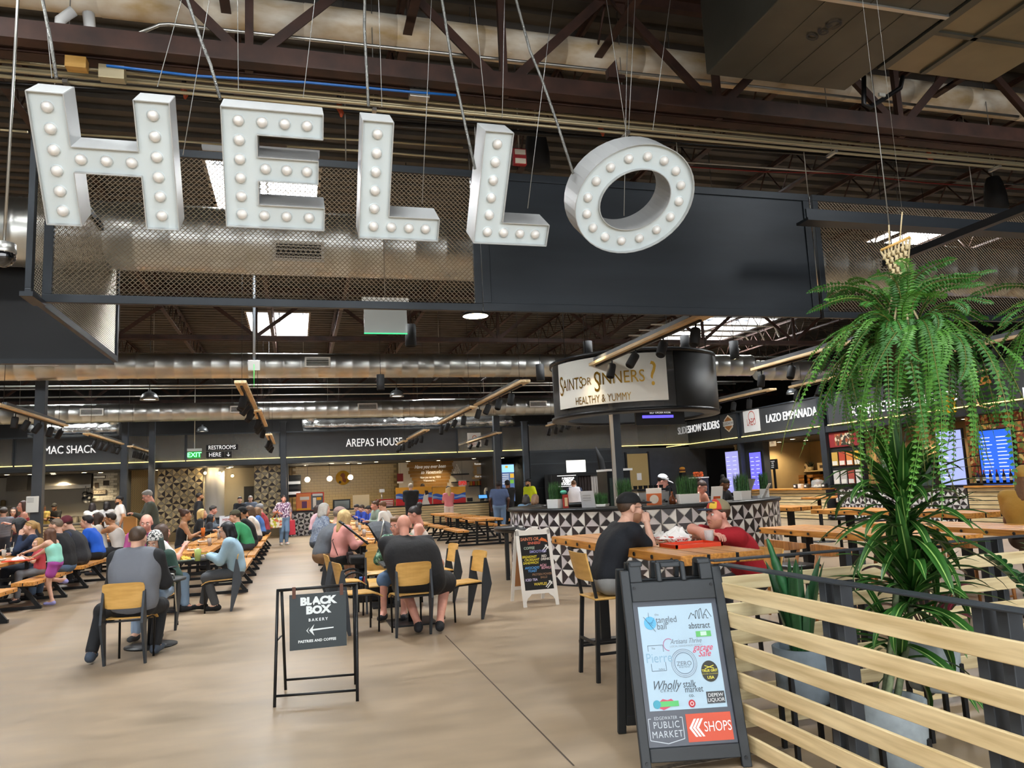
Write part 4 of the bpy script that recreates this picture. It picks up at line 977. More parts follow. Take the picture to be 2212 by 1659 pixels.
for (a,c,lab) in ((855,933,'left yellow blue and red flag panel on the arepas counter'),(935,1006,'right yellow blue and red flag panel on the arepas counter')):
    t=boardY('sneeze_panel',lab,'panel',(a,1052,c,1091),33.5,fy_)
    xs_=[aY(a+(c-a)*k/16,1070,33.48).x for k in range(17)];zt,zb=rY(a,1052,c,1091,33.48)[3],rY(a,1052,c,1091,33.48)[2];Hh=zt-zb
    for (f0,f1,m_,ph) in ((.05,.62,fb_,0),(.4,.5,fw_,1.2),(0,.34,fr_,.8)):
        up=[(x,zb+Hh*(f1+.05*math.sin(k*.9+ph))) for k,x in enumerate(xs_)];dn_=[(x,zb+Hh*(f0+(.02*math.sin(k) if f0>.02 else 0))) for k,x in enumerate(xs_)]
        b=MB();Yq=33.49-(.003 if m_ is fb_ else .006 if m_ is fw_ else .009)
        for k in range(16):b.quad((xs_[k],Yq,dn_[k][1]),(xs_[k+1],Yq,dn_[k+1][1]),(xs_[k+1],Yq,up[k+1][1]),(xs_[k],Yq,up[k][1]))
        b.build('flag_band',m_,t,world=True)
    if a<900:
        b=MB();q=aY(920,1082,33.47);b.prism([(-.2,-.2),(.2,-.2),(.1,.05),(.12,.3),(-.02,.38),(-.1,.2)],0,-.004,frame=lambda u,v,d:Vector((q.x+u,q.y+d,q.z+v)));b.build('white_figure',M_WHITE,t,world=True)
        b=MB();b.prism([(-.02,.25),(.14,.3),(.1,.44),(-.04,.46)],-.004,-.008,frame=lambda u,v,d:Vector((q.x+u,q.y+d,q.z+v)));b.build('dark_head',plain('#2b1c1a'),t,world=True)
t=boardY('counter_notice','red notice with white writing on the arepas counter','notice',(812,1078,851,1096),33.5,plain('#a8232c'))
for k in range(4):boardY('print',None,None,(822,1081+k*3.6,849,1082.6+k*3.6),33.49,M_WHITE,.004,parent=t)
t=thing('warming_cabinet','glass fronted warming cabinet on the arepas counter','cabinet',aY(738,1100,33.6));x0,x1,z0,z1=rY(720,1079,757,1104,33.6)
MB().bb((x0,33.6,z0),(x1,34.1,z1)).build('case',M_BLACK,t,world=True);MB().bb((x0+.05,33.58,z0+.08),(x1-.05,33.6,z1-.05)).build('glass',mat('grey_glass','#6b726f',.1,.2),t,world=True)
boardY('cork_notice','pale notice board standing on the arepas counter','notice',(762,1069,798,1098),33.7,mat('pale_notice','#d8c9a8',.7))
t=thing('coffee_grinder','steel grinder stand on the arepas counter','grinder',aY(825,1075,33.7));b=MB();b.tube([(0,0,-.35),(0,0,.25)],.03,8);b.build('post',M_INOX,t);MB().box((0,0,.3),(.22,.2,.14)).build('head',M_INOX,t);MB().lathe([(0,0),(.14,0),(.1,.05)],(0,0,-.38),14).build('base',M_INOX,t)
t=thing('order_tablet','tablet with blue screen on the arepas counter','tablet',aY(1043,1075,33.6));MB().box((0,0,.05),(.42,.03,.2),M=Matrix.Rotation(-.5,3,'X')).build('body',M_BLACK,t,bevel=.008);MB().box((0,-.018,.05),(.38,.004,.16),M=Matrix.Rotation(-.5,3,'X')).build('screen',mat('blue_screen','#5a9fe0',.3,emit=1),t);MB().box((0,.05,-.06),(.15,.1,.08)).build('stand',M_BLACK,t)
t=thing('soda_machine','white rounded drink machine on the arepas counter','drink machine',aY(1053,1082,33.9));b=MB();b.prism([(-.13,0),(.13,0),(.13,.45),(.08,.6),(-.08,.6),(-.13,.45)],-.12,.12,frame=lambda u,v,d:Vector((u,d,v)));b.build('body',M_WHITE,t,bevel=.03);MB().bb((-.07,-.13,.1),(.07,-.12,.45)).build('label',plain('#3d4a86'),t)
t=thing('receipt_printer','dark receipt printer on the arepas counter','printer',aY(1015,1082,33.7));MB().box((0,0,.06),(.22,.2,.16)).build('body',M_BLACK,t,bevel=.01);MB().box((0,-.04,.15),(.16,.1,.02)).build('lid',plain('#c8c8c4'),t)
t=thing('oven_rack','black oven rack stack at the left end of the arepas stall','oven',aY(636,1050,34.5))
for k in range(4):MB().box((0,0,-.3+k*.22),(.5,.4,.12)).build('tray',M_BLACK if k%2 else M_INOX,t)
MB().box((0,.15,.0),(.56,.1,.95)).build('back',M_BLACK,t)
t=thing('menu_screen','bright portrait menu screen behind the two men in line','screen',aY(1097,1085,33.0));x0,x1,z0,z1=rY(1083,1003,1111,1083,33.0)
MB().bb((x0-.03,33,z0-.03),(x1+.03,33.06,z1+.03)).build('bezel',M_BLACK,t,world=True);scb=mat('menu_screen_blue','#4a5f86',.3,emit=1.0);MB().bb((x0,32.98,z0),(x1,33,z1)).build('display',scb,t,world=True)
MB().bb((x0+.2,33.06,0),(x1-.2,33.12,z1)).build('post',M_BLACK,t,world=True);boardY('picture',None,None,(1084,1004,1110,1020),32.97,mat('menu_sky','#8ec8e8',.3,emit=1.1),parent=t,th=.004)
for k in range(6):boardY('line',None,None,(1085,1024+k*4,1099,1025.5+k*4),32.97,M_LETW,parent=t,th=.004)
for (px,m_) in (((1102,1023,1110,1032),mat('menu_food','#d8a83a',.4,emit=.8)),((1102,1036,1110,1044),mat('menu_green','#6aa23c',.4,emit=.8)),((1086,1060,1108,1072),mat('menu_warm','#d88a4a',.4,emit=.8)),((1091,1006,1097,1011),mat('menu_food','#d8a83a',.4,emit=.8))):boardY('food_picture',None,None,px,32.965,m_,parent=t,th=.004)
# ---- PHOTO BOOTH wall
PBY=32.2
tag(MB().bb((9.95,PBY,0),(15.2,PBY+.1,3.12)).build('wall_booth',M_BLUE),'dark blue-grey sheet steel wall behind the photo booth',None,kind='structure')
t=thing('trim_2','steel frame above the photo booth wall',None,(12.5,PBY,3.1),kind='structure');MB().bb((9.95,PBY-.03,3.08),(15.2,PBY+.1,3.16)).build('rail',M_STEEL,t,world=True);MB().bb((9.95,PBY,3.16),(15.2,PBY+.03,4.3)).build('mesh_sheet',M_SIGNT,t,world=True);MB().bb((9.95,PBY-.03,4.27),(15.2,PBY+.1,4.33)).build('top_rail',M_STEEL,t,world=True)
for zz in (2.55,1.5):MB().bb((9.95,PBY-.012,zz),(15.2,PBY,zz+.03)).build('seam',M_STEEL,t,world=True)
t=boardY('lit_sign','white lit sign reading PHOTO BOOTH','sign',(1225,994,1265,1020),31.0,mat('lit_sign_white','#f3f0e6',.5,emit=1.0),.1); 
textY('PHOTO',t,1245,1003,30.99,7.5,plain('#7d7668'),space=1.15,bold=-.006);textY('BOOTH',t,1245,1012.5,30.99,7.5,plain('#7d7668'),space=1.15,bold=-.006)
x0,x1,z0,z1=rY(1193,1022,1312,1100,31.0)
t=thing('photo_booth','black photo booth cabin with a curtain','photo booth',((x0+x1)/2,31.4,0));xm=aY(1250,1050,31.0).x;xc=aY(1285,1050,31.0).x
MB().bb((x0,31.0,0),(xm,32,z1)).build('machine_cabinet',M_BLACKM,t,world=True,bevel=.02);MB().bb((xm,31.1,z1-.12),(x1,32,z1)).build('roof',M_BLACKM,t,world=True);MB().bb((xm,31.8,0),(x1,31.95,z1)).build('back',M_BLACKM,t,world=True);MB().bb((x1-.08,31.1,0),(x1,32,z1)).build('end_panel',M_BLACKM,t,world=True)
for s,py in (('3 PHOTOS',1034),('2 PRINTS',1039.5),('5 DOLLARS',1045)):textY(s,t,1227,py,30.99,4.6,M_LETW,bold=.012,xs=.9)
b=MB();b.bb((x0+.25,30.985,aY(1228,1028,31).z),(xm-.1,30.99,aY(1228,1026.5,31).z));b.bb((x0+.25,30.985,aY(1228,1051,31).z),(xm-.1,30.99,aY(1228,1049.5,31).z));b.build('rule',M_LETW,t,world=True)
for k,m_ in enumerate((plain('#2b1e1a'),plain('#2b1e1a'),plain('#b8b2ac'))):
    cxm=aY(1252+k*13,1050,31.2).x;b=MB()
    for i in range(5):b.tube([(cxm+i*.07,31.2+(i%2)*.04,.3),(cxm+i*.06,31.2+(i%2)*.04,z1-.1)],.04,8)
    b.build('curtain',m_,t,world=True)
t=thing('door_2','beige door with a paper notice right of the photo booth',None,aY(1380,1085,31.9),kind='structure');x0,x1,z0,z1=rY(1357,980,1402,1085,31.9)
MB().bb((x0,31.9,0),(x1,31.96,z1)).build('leaf',mat('door_beige','#a8905c',.6),t,world=True);boardY('notice',None,None,(1376,1022,1386,1037),31.88,M_WHITE,parent=t,th=.006);MB().bb((x0-.08,31.88,0),(x0,32,z1+.08)).build('jamb',M_BLACK,t,world=True);MB().bb((x1,31.88,0),(x1+.08,32,z1+.08)).build('jamb',M_BLACK,t,world=True)
tag(MB().bb((x0-.4,31.97,0),(18.5,32.1,3.1)).build('wall_corner',M_STEEL),'dark corner wall around the beige door',None,kind='structure')
x0,x1=aY(1325,1000,31.9).x,17.6
t=thing('sign_panel','clear band panel above the beige door','sign',(16,31.85,ZL));MB().bb((13.9,31.85,ZL),(x1,31.88,4.25)).build('sheet',M_SIGNT,t,world=True);led(13.9,x1,31.85,t)
# ---- RIGHT ROW (stall fronts facing left, plane x = 17.7)
t=thing('trim_3','dark steel header beam under the right row of signs',None,(SX,21,2.95),kind='structure');MB().bb((SX-.02,10,2.98),(SX+.22,32,3.2)).build('beam',M_STEEL,t,world=True);MB().bb((SX-.05,10,4.24),(SX+.05,32,4.29)).build('top_rail',M_STEEL,t,world=True)
sf=MB().bb((SX+.22,10,2.96),(23.5,32,3.02)).build('ceiling.002',M_SOFF);tag(sf,'dark low ceiling of the right stalls',None,kind='structure')
def bandX(a,b,label,m):
    y0,y1=aX(a,940,SX).y,aX(b,915,SX).y;t=thing('sign_panel',label,'sign',(SX,(y0+y1)/2,ZL));MB().bb((SX-.02,y1,ZL),(SX+.02,y0,4.25)).build('sheet',m,t,world=True)
    for yy in (y0,y1):MB().bb((SX-.03,yy-.025,ZL-.04),(SX+.05,yy+.025,4.27)).build('stile',M_STEEL,t,world=True)
    MB().bb((SX-.07,y1,ZL-.035),(SX-.03,y0,ZL-.008)).build('led_strip',M_LED,t,world=True)
    return t
t=bandX(1440,1556,'grey stall sign with white SLIDESHOW SLIDERS lettering',M_SIGN);textX('SLIDESHOW SLIDERS',t,1507,925,SX-.03,16,M_LETW,xs=.84,extrude=.01)
t=bandX(1558,1592,'dark sign panel with a hexagon slider logo',M_SIGN);p=aX(1574,915,SX-.03)
hx=[(.36*math.cos(PI/6+k*PI/3),.36*math.sin(PI/6+k*PI/3)) for k in range(6)];fr2=lambda u,v,d:Vector((p.x-d,p.y-u,p.z+v))
b=MB();b.prism(hx,0,.02,frame=fr2);b.build('hexagon',mat('logo_cream','#e3d8c4',.5),t,world=True);b=MB();b.prism([(u*.82,v*.82) for u,v in hx],.02,.025,frame=fr2);b.build('inner_hexagon',mat('logo_copper','#a9713c',.5),t,world=True)
b=MB();b.bb((p.x-.03,p.y-.4,p.z-.1),(p.x-.026,p.y+.4,p.z+.1));b.build('name_bar',M_WHITE,t,world=True);text('SLIDESHOW',t,face_left((p.x-.034,p.y,p.z)),.17,plain('#3a2c22'),world=True,xs=.85)
t=bandX(1604,1641,'white square panel with a red LAZO logo',M_SIGN);boardX('logo_card',None,None,(1606,884,1640,933),SX-.05,M_WHITE,parent=t);textX('LAZO',t,1623,912,SX-.055,15,plain('#c0392b'),xs=.6,bold=-.004)
p=aX(1623,900,SX-.058);me=MB().lathe([(.2,0),(.23,0)],seg=18).mesh('logo_arc',plain('#c0392b'));inst('logo_arc',me,t,p-wloc(t),rot=(0,-PI/2,0))
t=bandX(1644,1774,'grey stall sign with white LAZO EMPANADAS lettering',M_SIGN);textX('LAZO EMPANADAS',t,1710,897,SX-.03,18,M_LETW,xs=.84,extrude=.01)
t=bandX(1793,1996,'grey stall sign with white KONJO ETHIOPIAN lettering',M_SIGN);textX('KONJO ETHIOPIAN FOOD',t,1945,873,SX-.03,24,M_LETW,xs=.74,extrude=.01)
t=bandX(2000,2160,'dark sign panel with a shield logo behind the fern',M_SIGN);boardX('yellow_card',None,None,(2035,855,2062,892),SX-.05,mat('logo_yellow','#d9a51e',.5,emit=.15),parent=t)
p=aX(2132,838,SX-.04);sh2=[(-.42,.5),(.42,.5),(.42,-.2),(.3,-.45),(0,-.58),(-.3,-.45),(-.42,-.2)];fr3=lambda u,v,d:Vector((p.x-d,p.y-u,p.z+v))
b=MB();b.prism(sh2,0,.02,frame=fr3);b.build('shield',mat('logo_peach','#d8a878',.5),t,world=True);b=MB();b.prism([(u*.88,v*.9) for u,v in sh2],.02,.025,frame=fr3);b.build('inner_shield',M_BLACKM,t,world=True);b=MB();b.prism([(-.2,.1),(.2,.1),(.1,.32),(-.1,.32)],.025,.03,frame=fr3);b.build('crest',plain('#b5762e'),t,world=True)
t=bandX(2163,2330,'grey stall sign at the right edge',M_SIGN);textX('N',t,2218,850,SX-.03,26,M_LETW,xs=.66,extrude=.01)
for (px,w_) in ((1597,.2),(1783,.3)):
    q=aX(px,930,SX+.1);column(SX+.1,q.y,w_,4.3,'dark steel post '+('left of the white logo panel' if px<1700 else 'between the empanadas and ethiopian signs'))
tag(MB().bb((21.4,10,0),(21.5,32,2.96)).build('wall_stallrow',M_BEIGE),'warm beige back wall of the right stalls',None,kind='structure')
for q,lab in ((28.6,'a'),(aX(1600,1000,18).y,'b'),(aX(1790,1000,18).y,'c')):
    tag(MB().bb((SX+.3,q-.08,0),(21.4,q+.08,2.96)).build('wall_divider',M_BEIGE),'beige dividing wall between the right stalls',None,kind='structure')
for k in range(9):
    yy=29.5-k*2.0;downlight((SX+.9+(k%2)*.8,yy,2.955),'small warm downlight in the low ceiling of '+('the sliders stall' if yy>26 else 'the empanadas stall' if yy>22.7 else 'the ethiopian stall'),'downlights of the right stalls',130)
    downlight((SX+2.4,yy-.8,2.955),'small warm downlight in the low ceiling of '+('the sliders stall' if yy>26 else 'the empanadas stall' if yy>22.7 else 'the ethiopian stall'),'downlights of the right stalls',0)
def screenX(px,X,label,m,lines=8,col=2):
    y0,y1,z0,z1=rX(*px,X);t=thing('menu_screen',label,'screen',(X,(y0+y1)/2,z0));MB().bb((X,y1-.04,z0-.04),(X+.06,y0+.04,z1+.04)).build('bezel',M_BLACK,t,world=True);MB().bb((X-.012,y1,z0),(X,y0,z1)).build('display',m,t,world=True)
    for c_ in range(col):
        for k in range(lines):
            a=y0-(y0-y1)*(.08+c_*.48);e=y0-(y0-y1)*(.08+c_*.48+.36*random.uniform(.6,1));z=z1-(z1-z0)*(.14+.8*k/lines)
            MB().bb((X-.016,e,z),(X-.012,a,z+.022)).build('text_line',mat('screen_text','#c9cfee',.4,emit=1.0),t,world=True)
    return t
screenX((1570,975,1598,1064),SX+.25,'tall lavender menu screen left of the blue one',mat('scr_lav','#8f8fc8',.3,emit=1.0));screenX((1622,977,1646,1060),SX+.25,'tall violet-blue menu screen under the empanadas sign',mat('scr_vio','#5b58d8',.3,emit=1.3))
tag(MB().bb((SX+.32,aX(1650,1000,18).y,0),(SX+.6,aX(1600,1000,18).y,2.96)).build('wall_pillar',M_STEEL),'dark pillar carrying the blue menu screen',None,kind='structure')
t=thing('framed_picture','framed mountain picture in the sliders stall','picture',aX(1489,1000,20.5));y0,y1,z0,z1=rX(1474,988,1504,1014,20.5);MB().bb((20.5,y1,z0),(20.55,y0,z1)).build('frame',plain('#b8a98a'),t,world=True);MB().bb((20.48,y1+.06,z0+.06),(20.5,y0-.06,z1-.06)).build('print',plain('#7d7358'),t,world=True)
for k,dx in enumerate((.25,-.1,-.4)):
    b=MB();yc=(y0+y1)/2+dx;b.prism([(-.22,0),(.22,0),(0,.25)],0,.006,frame=lambda u,v,d:Vector((20.475-d,yc-u,z0+.1+v)));b.build('peak',plain('#e6ddce'),t,world=True)
t=boardX('open_sign','small cream OPEN sign in the empanadas stall','sign',(1662,948,1675,964),18.6,mat('open_cream','#e8cfa8',.5,emit=.5));textX('OPEN',t,1668,957,18.58,5,plain('#7a4a2a'),xs=.6)
t=boardX('letter_board','black letter board with white writing by the empanadas stall','sign',(1659,992,1679,1014),18.4,M_BLACKM)
MB().bb((18.43,wloc(t).y-.05,0),(18.48,wloc(t).y+.05,wloc(t).z+.3)).build('post',M_BLACK,t,world=True)
for k in range(4):textX(('THANKS','FOR','YOUR','LOVE')[k],t,1669,997+k*4.2,18.38,2.6,M_LETW)
# shelf with little plants and cards
y0,y1,z0,z1=rX(1712,1015,1790,1019,21.2);t=thing('wall_shelf','timber wall shelf with potted plants in the empanadas stall','shelf',(21.2,(y0+y1)/2,z0));MB().bb((21.0,y1,z0),(21.4,y0,z0+.05)).build('board',M_PINE,t,world=True)
for yy in (y0-.6,y1+.6):MB().bb((21.25,yy-.04,z0-.2),(21.4,yy+.04,z0)).build('bracket',M_BLACK,t,world=True)
shz=z0+.05
for k,px in enumerate((1719,1751)):
    p=aX(px,1010,21.1);t=thing('shelf_plant',('left','right')[k]+' small bushy plant in a timber pot on the wall shelf','plant',(21.1,p.y,shz));MB().lathe([(0,0),(.1,0),(.13,.16),(.11,.16),(.1,.03)],seg=10).build('pot',M_PINE,t);b=MB()
    for q in range(60):a=random.uniform(0,6.28);r=random.uniform(0,.15);b.tube([(r*math.cos(a)*.4,r*math.sin(a)*.4,.14),(r*math.cos(a)*1.4,r*math.sin(a)*1.4,.14+random.uniform(.1,.26))],[.012,.004],4)
    b.build('foliage',mat('dark_moss','#2c3324',.8),t)
for k,px in enumerate((1735,1772)):
    p=aX(px,1010,21.0);t=thing('shelf_card',('left','right')[k]+' framed cream card on the wall shelf','card',(21.05,p.y,shz));MB().bb((0,-.24,0),(.03,.24,.3)).build('frame',plain('#e0c79a'),t);MB().bb((-.006,-.1,.08),(0,.1,.2)).build('print',plain('#4a3a2c'),t)
for k in range(8):
    p=aX(1745+(k%3)*13,1060,20.9);tag(MB().bb((20.7,p.y-.3,1.15+(k//3)*.14),(21.2,p.y+.3,1.27+(k//3)*.14)).build('wooden_crate',wood_mat('crate_wood','#9a6a34','#7a4f24')),'flat timber crate stacked in the empanadas stall','crate','crates in the empanadas stall')
tag(MB().bb((20.5,19,0),(21.4,26,1.14)).build('back_counter',mat('stall_counter','#8a6a42',.6)),'timber back counter of the empanadas stall','counter')
# counters of the right row
def slat_counterX(y0,y1,x,label,h=1.08,n=9,depth=.6):
    t=thing('serving_counter',label,'counter',(x+depth/2,(y0+y1)/2,0));MB().bb((x+.03,y0,0),(x+depth,y1,h-.05)).build('carcass',M_STEEL,t,world=True);MB().bb((x-.12,y0,h-.05),(x+depth,y1,h)).build('worktop',M_OAK,t,world=True);st=(h-.08)/n
    for k in range(n):MB().bb((x,y0,.03+k*st),(x+.03,y1,.03+k*st+st*.82)).build('slat',M_PINE,t,world=True)
slat_counterX(aX(1786,1100,SX-.3).y,27.5,SX-.3,'pale slat counter below the empanadas sign');slat_counterX(9.6,aX(2095,1100,SX-.3).y,SX-.3,'pale slat counter at the right edge of the hall')
yk0,yk1=aX(2092,1100,SX-.3).y,aX(1812,1100,SX-.3).y
t=thing('tiled_counter','triangle tiled counter below the ethiopian food sign','counter',(SX-.3,(yk0+yk1)/2,0));MB().bb((SX-.29,yk0,0),(SX+.3,yk1,1.06)).build('carcass',M_STEEL,t,world=True);MB().bb((SX-.34,yk0,1.06),(SX+.3,yk1,1.1)).build('worktop',M_BLACK,t,world=True)
n=int((yk1-yk0)/.24)
for i in range(n):
    for j in range(4):o=inst('tile',TILE,t,(0,(yk0-yk1)/2+(i+.5)*.24,(j+.5)*.24+.08));o.rotation_euler=(Matrix.Rotation(-PI/2,3,'Z') @ Matrix.Rotation(PI/2*((i+j)%2),3,'Y')).to_euler()
# glass cake dome and goods on the counter
t=thing('cake_dome','clear glass cake dome on the empanadas counter','cake dome',(SX-.05,aX(1768,1060,SX-.05).y,1.08));b=MB();b.lathe([(.22,.05),(.22,.2),(.19,.27),(.1,.3),(0,.31)],seg=18);b.build('dome',M_GLASS,t);MB().lathe([(0,0),(.12,0),(.03,.02),(.24,.04),(.24,.05),(0,.05)],seg=18).build('stand',M_WHITE,t);MB().sphere((0,0,.3),.025,8,6).build('knob',M_GLASS,t)
for k in range(4):MB().lathe([(0,0),(.06,0),(.05,.06),(0,.07)],(.1*math.cos(k*1.6),.1*math.sin(k*1.6),.05),8).build('pastry',plain('#e8d9c0'),t)
for k,(px,c_) in enumerate(((1722,'#2a2420'),(1732,'#d8cfc0'),(1745,'#3a332c'),(1784,'#1c1c1e'))):
    q=aX(px,1075,SX-.1);t=thing('counter_item',('dark jar on the empanadas counter left end','white paper bag on the empanadas counter','dark box on the empanadas counter before the cake dome','black card cube on the empanadas counter right end')[k],'item',(SX-.1,q.y,1.08));MB().bb((-.06,-.1,0),(.06,.1,.16)).build('body',plain(c_),t,bevel=.015);MB().bb((-.07,-.05,.05),(-.06,.05,.12)).build('label',M_WHITE,t)
# brochure rack, konjo wall, fridge, menus
y0,y1,z0,z1=rX(1797,928,1866,1092,SX+.1);t=thing('brochure_rack','black brochure rack with colourful leaflets','rack',(SX+.1,(y0+y1)/2,z0));MB().bb((SX+.1,y1,z0),(SX+.25,y0,z1)).build('case',M_BLACKM,t,world=True);MB().bb((SX+.06,y1+.05,z1-.55),(SX+.1,y0-.05,z1-.05)).build('header_card',plain('#8c2326'),t,world=True)
b=MB();b.bb((SX+.05,y1+.35,z1-.5),(SX+.06,y0-.35,z1-.1));b.build('header_picture',spot_mat('people_print','#d8c8a8',('#6b4a2e','#a8552e','#3a3028'),9),t,world=True)
pal=['#c9a24a','#b8452a','#d8803a','#e0b03a','#c8c4bc','#b9b2a8','#a84a3a','#d8cfc0','#b0563c','#8a929a','#e0c23a','#c0702e']
for r in range(3):
    for c_ in range(4):
        ya=y0-(y0-y1)*(.06+.235*c_);zz=z1-.72-r*.62;lf=MB().bb((SX+.06,ya-(y0-y1)*.19,zz-.46),(SX+.08,ya,zz)).build('leaflet',plain(pal[r*4+c_]),t,world=True);MB().bb((SX+.05,ya-(y0-y1)*.17,zz-.44),(SX+.06,ya-.02,zz-.3)).build('caption',plain('#e9e2d4'),lf,world=True)
tag(MB().bb((19.4,13,0),(19.5,aX(1868,1000,19.4).y,2.96)).build('wall_konjo',mat('konjo_wall','#a58c66',.75)),'tan wall with the Konjo lettering',None,kind='structure')
kw=thing('wall_lettering','dark lettering Konjo adj. BEAUTIFUL on the tan wall','lettering',aX(1925,1000,19.38))
MB().bb((19.385,aX(1990,1000,19.39).y,1.0),(19.395,aX(1870,1000,19.39).y,2.9)).build('panel',mat('konjo_panel','#ab9168',.75),kw,world=True)
textX('Konjo: adj.',kw,1918,953,19.37,18,plain('#2b241c'),xs=.8);textX('[kon-jo]',kw,1895,972,19.37,8,plain('#2b241c'));textX('BEAUTIFUL',kw,1922,992,19.37,18,plain('#2b241c'),xs=.62)
t=thing('drinks_fridge','black glass door drinks fridge below the tan wall','fridge',(18.6,aX(1998,1000,18.6).y,0));y0,y1,z0,z1=rX(1975,990,2020,1085,18.4);MB().bb((18.4,y1,0),(19,y0,z1)).build('case',M_BLACKM,t,world=True);MB().bb((18.37,y1+.08,.9),(18.4,y0-.08,z1-.1)).build('glass_door',mat('fridge_glass','#4c5a52',.1),t,world=True)
for k in range(4):MB().bb((18.36,y1+.1,.95+k*.35),(18.37,y0-.1,1.0+k*.35)).build('shelf_edge',M_WHITE,t,world=True)
t=thing('carved_stand','pale carved wooden stand on the drinks fridge','ornament',(18.6,aX(2008,940,18.6).y,z1));MB().lathe([(0,0),(.42,0),(.26,.25),(.22,.5),(.3,.75),(.55,.98),(.5,1.05),(0,1.05)],seg=16).build('body',wood_mat('carved_wood','#d8b57c','#b8935a',.5,2),t)
screenX((2028,930,2082,1050),SX+.15,'tall pale lavender menu screen behind the fern tips',mat('scr_pale','#8c96c4',.3,emit=1.0),9,1)
y0,y1,z0,z1=rX(2092,885,2300,1050,SX+.3);t=thing('photo_wall','collage wall of food photographs at the right edge','mural',(SX+.3,(y0+y1)/2,z0));MB().bb((SX+.3,y1,z0),(SX+.36,y0,z1)).build('backing',M_BLACKM,t,world=True)
fpal=['#b8763a','#8a3b22','#d8a24a','#6b7a3a','#c9553a','#e0c27a','#7a4a2c','#c98f5a']
nr,nc=7,11;dy=(y0-y1)/nc;dz=(z1-z0)/nr
for r in range(nr):
    for c_ in range(nc):MB().bb((SX+.28,y0-(c_+1)*dy+.015,z0+r*dz+.015),(SX+.3,y0-c_*dy-.015,z0+(r+1)*dz-.015)).build('photo',spot_mat('food_print_%d'%((r*3+c_*5)%6),fpal[(r+c_)%8],(fpal[(r+3)%8],fpal[(c_+5)%8],fpal[(r*c_+1)%8]),14),t,world=True)
screenX((2118,928,2190,1048),SX+.15,'large royal blue menu board at the right edge',mat('scr_royal','#2458c8',.3,emit=.9),12,2)
t=thing('tray_shelf','dark counter shelf carrying the wine bottles','shelf',(SX,aX(2150,1085,SX).y,1.1));y0,y1=aX(2105,1085,SX).y,aX(2190,1085,SX).y;MB().bb((SX-.15,y1,1.1),(SX+.25,y0,1.14)).build('board',M_BLACK,t,world=True)
wb=MB();wb.lathe([(0,0),(.04,0),(.04,.2),(.015,.26),(.014,.34),(0,.34)],seg=10);WBM=wb.mesh('bottle_body',mat('dark_bottle','#1c140f',.15));wl=MB();wl.lathe([(.041,.06),(.041,.15)],seg=10);WLM=wl.mesh('bottle_label',plain('#b8b0a0'));wc=MB();wc.lathe([(.017,.28),(.017,.345),(0,.345)],seg=8);WCM=wc.mesh('bottle_cap',plain('#8c2326'))
for k in range(8):t=thing('wine_bottle','dark wine bottle in the row at the right edge','bottle',(SX-.05,y0-.25-k*.2,1.14),group='row of wine bottles');inst('body',WBM,t);inst('label',WLM,t);inst('cap',WCM,t)
t=boardX('letter_board','small framed letter board under the pale menu screen','sign',(2046,1058,2066,1082),SX-.2,M_BLACKM);y0,y1,z0,z1=rX(2046,1058,2066,1082,SX-.21);b=MB()
for (p,q) in (((y0,z0),(y1,z0+.03)),((y0,z1-.03),(y1,z1)),((y0,z0),(y0-.03,z1)),((y1+.03,z0),(y1,z1))):b.bb((SX-.23,p[0],p[1]),(SX-.2,q[0],q[1]))
b.build('frame',M_PINE,t,world=True)
for k in range(4):textX(('ASK 4 YOUR','MEAL TO','BE SPICY','OR MILD')[k],t,2056,1062+k*5,SX-.215,2.6,M_LETW)
# ================================================================ ROUND KIOSK
def projx(p):
    c=RM.T @ (np.array(p)-CPOS);return CX+F_PX*c[0]/c[2],CY+F_PX*c[1]/c[2]
KX,KY,KR,KH=6.15,13.1,2.42,1.22
def kpt(px,r,z=KH):
    best=min((math.radians(a*.25) for a in range(-820,-80)),key=lambda a:abs(projx((KX+r*math.cos(a),KY+r*math.sin(a),z))[0]-px))
    return Vector((KX+r*math.cos(best),KY+r*math.sin(best),z)),best
kt=thing('kiosk_counter','round bar counter clad in black and white triangle tiles','counter',(KX,KY,0))
MB().lathe([(KR-.01,0),(KR-.01,KH-.06),(KR-.14,KH-.06),(KR-.14,0)],seg=72).build('carcass',M_STEEL,kt)
MB().lathe([(KR+.04,KH-.06),(KR+.05,KH-.03),(KR+.04,KH),(KR-.55,KH),(KR-.55,KH-.06),(KR+.04,KH-.06)],seg=72).build('worktop',M_BLACK,kt)
MB().lathe([(KR+.005,0),(KR+.005,.03),(KR-.1,.03)],seg=72).build('kick_strip',M_BLACK,kt)
da=.24/KR;ncol=int(math.radians(168)/da);a0=math.radians(-199); 
for i in range(ncol):
    a=a0+(i+.5)*da
    for jz in range(5):
        o=inst('tile',TILE,kt,(KR*math.cos(a),KR*math.sin(a),.03+(jz+.5)*.226))
        o.rotation_euler=(Matrix.Rotation(a+PI/2,3,'Z') @ Matrix.Rotation(PI/2*((i+jz)%2+2*((i*5+jz*3)%2)),3,'Y')).to_euler();o.scale=(1,1,1) if (i+jz)%2==9 else (.97,1,.97)
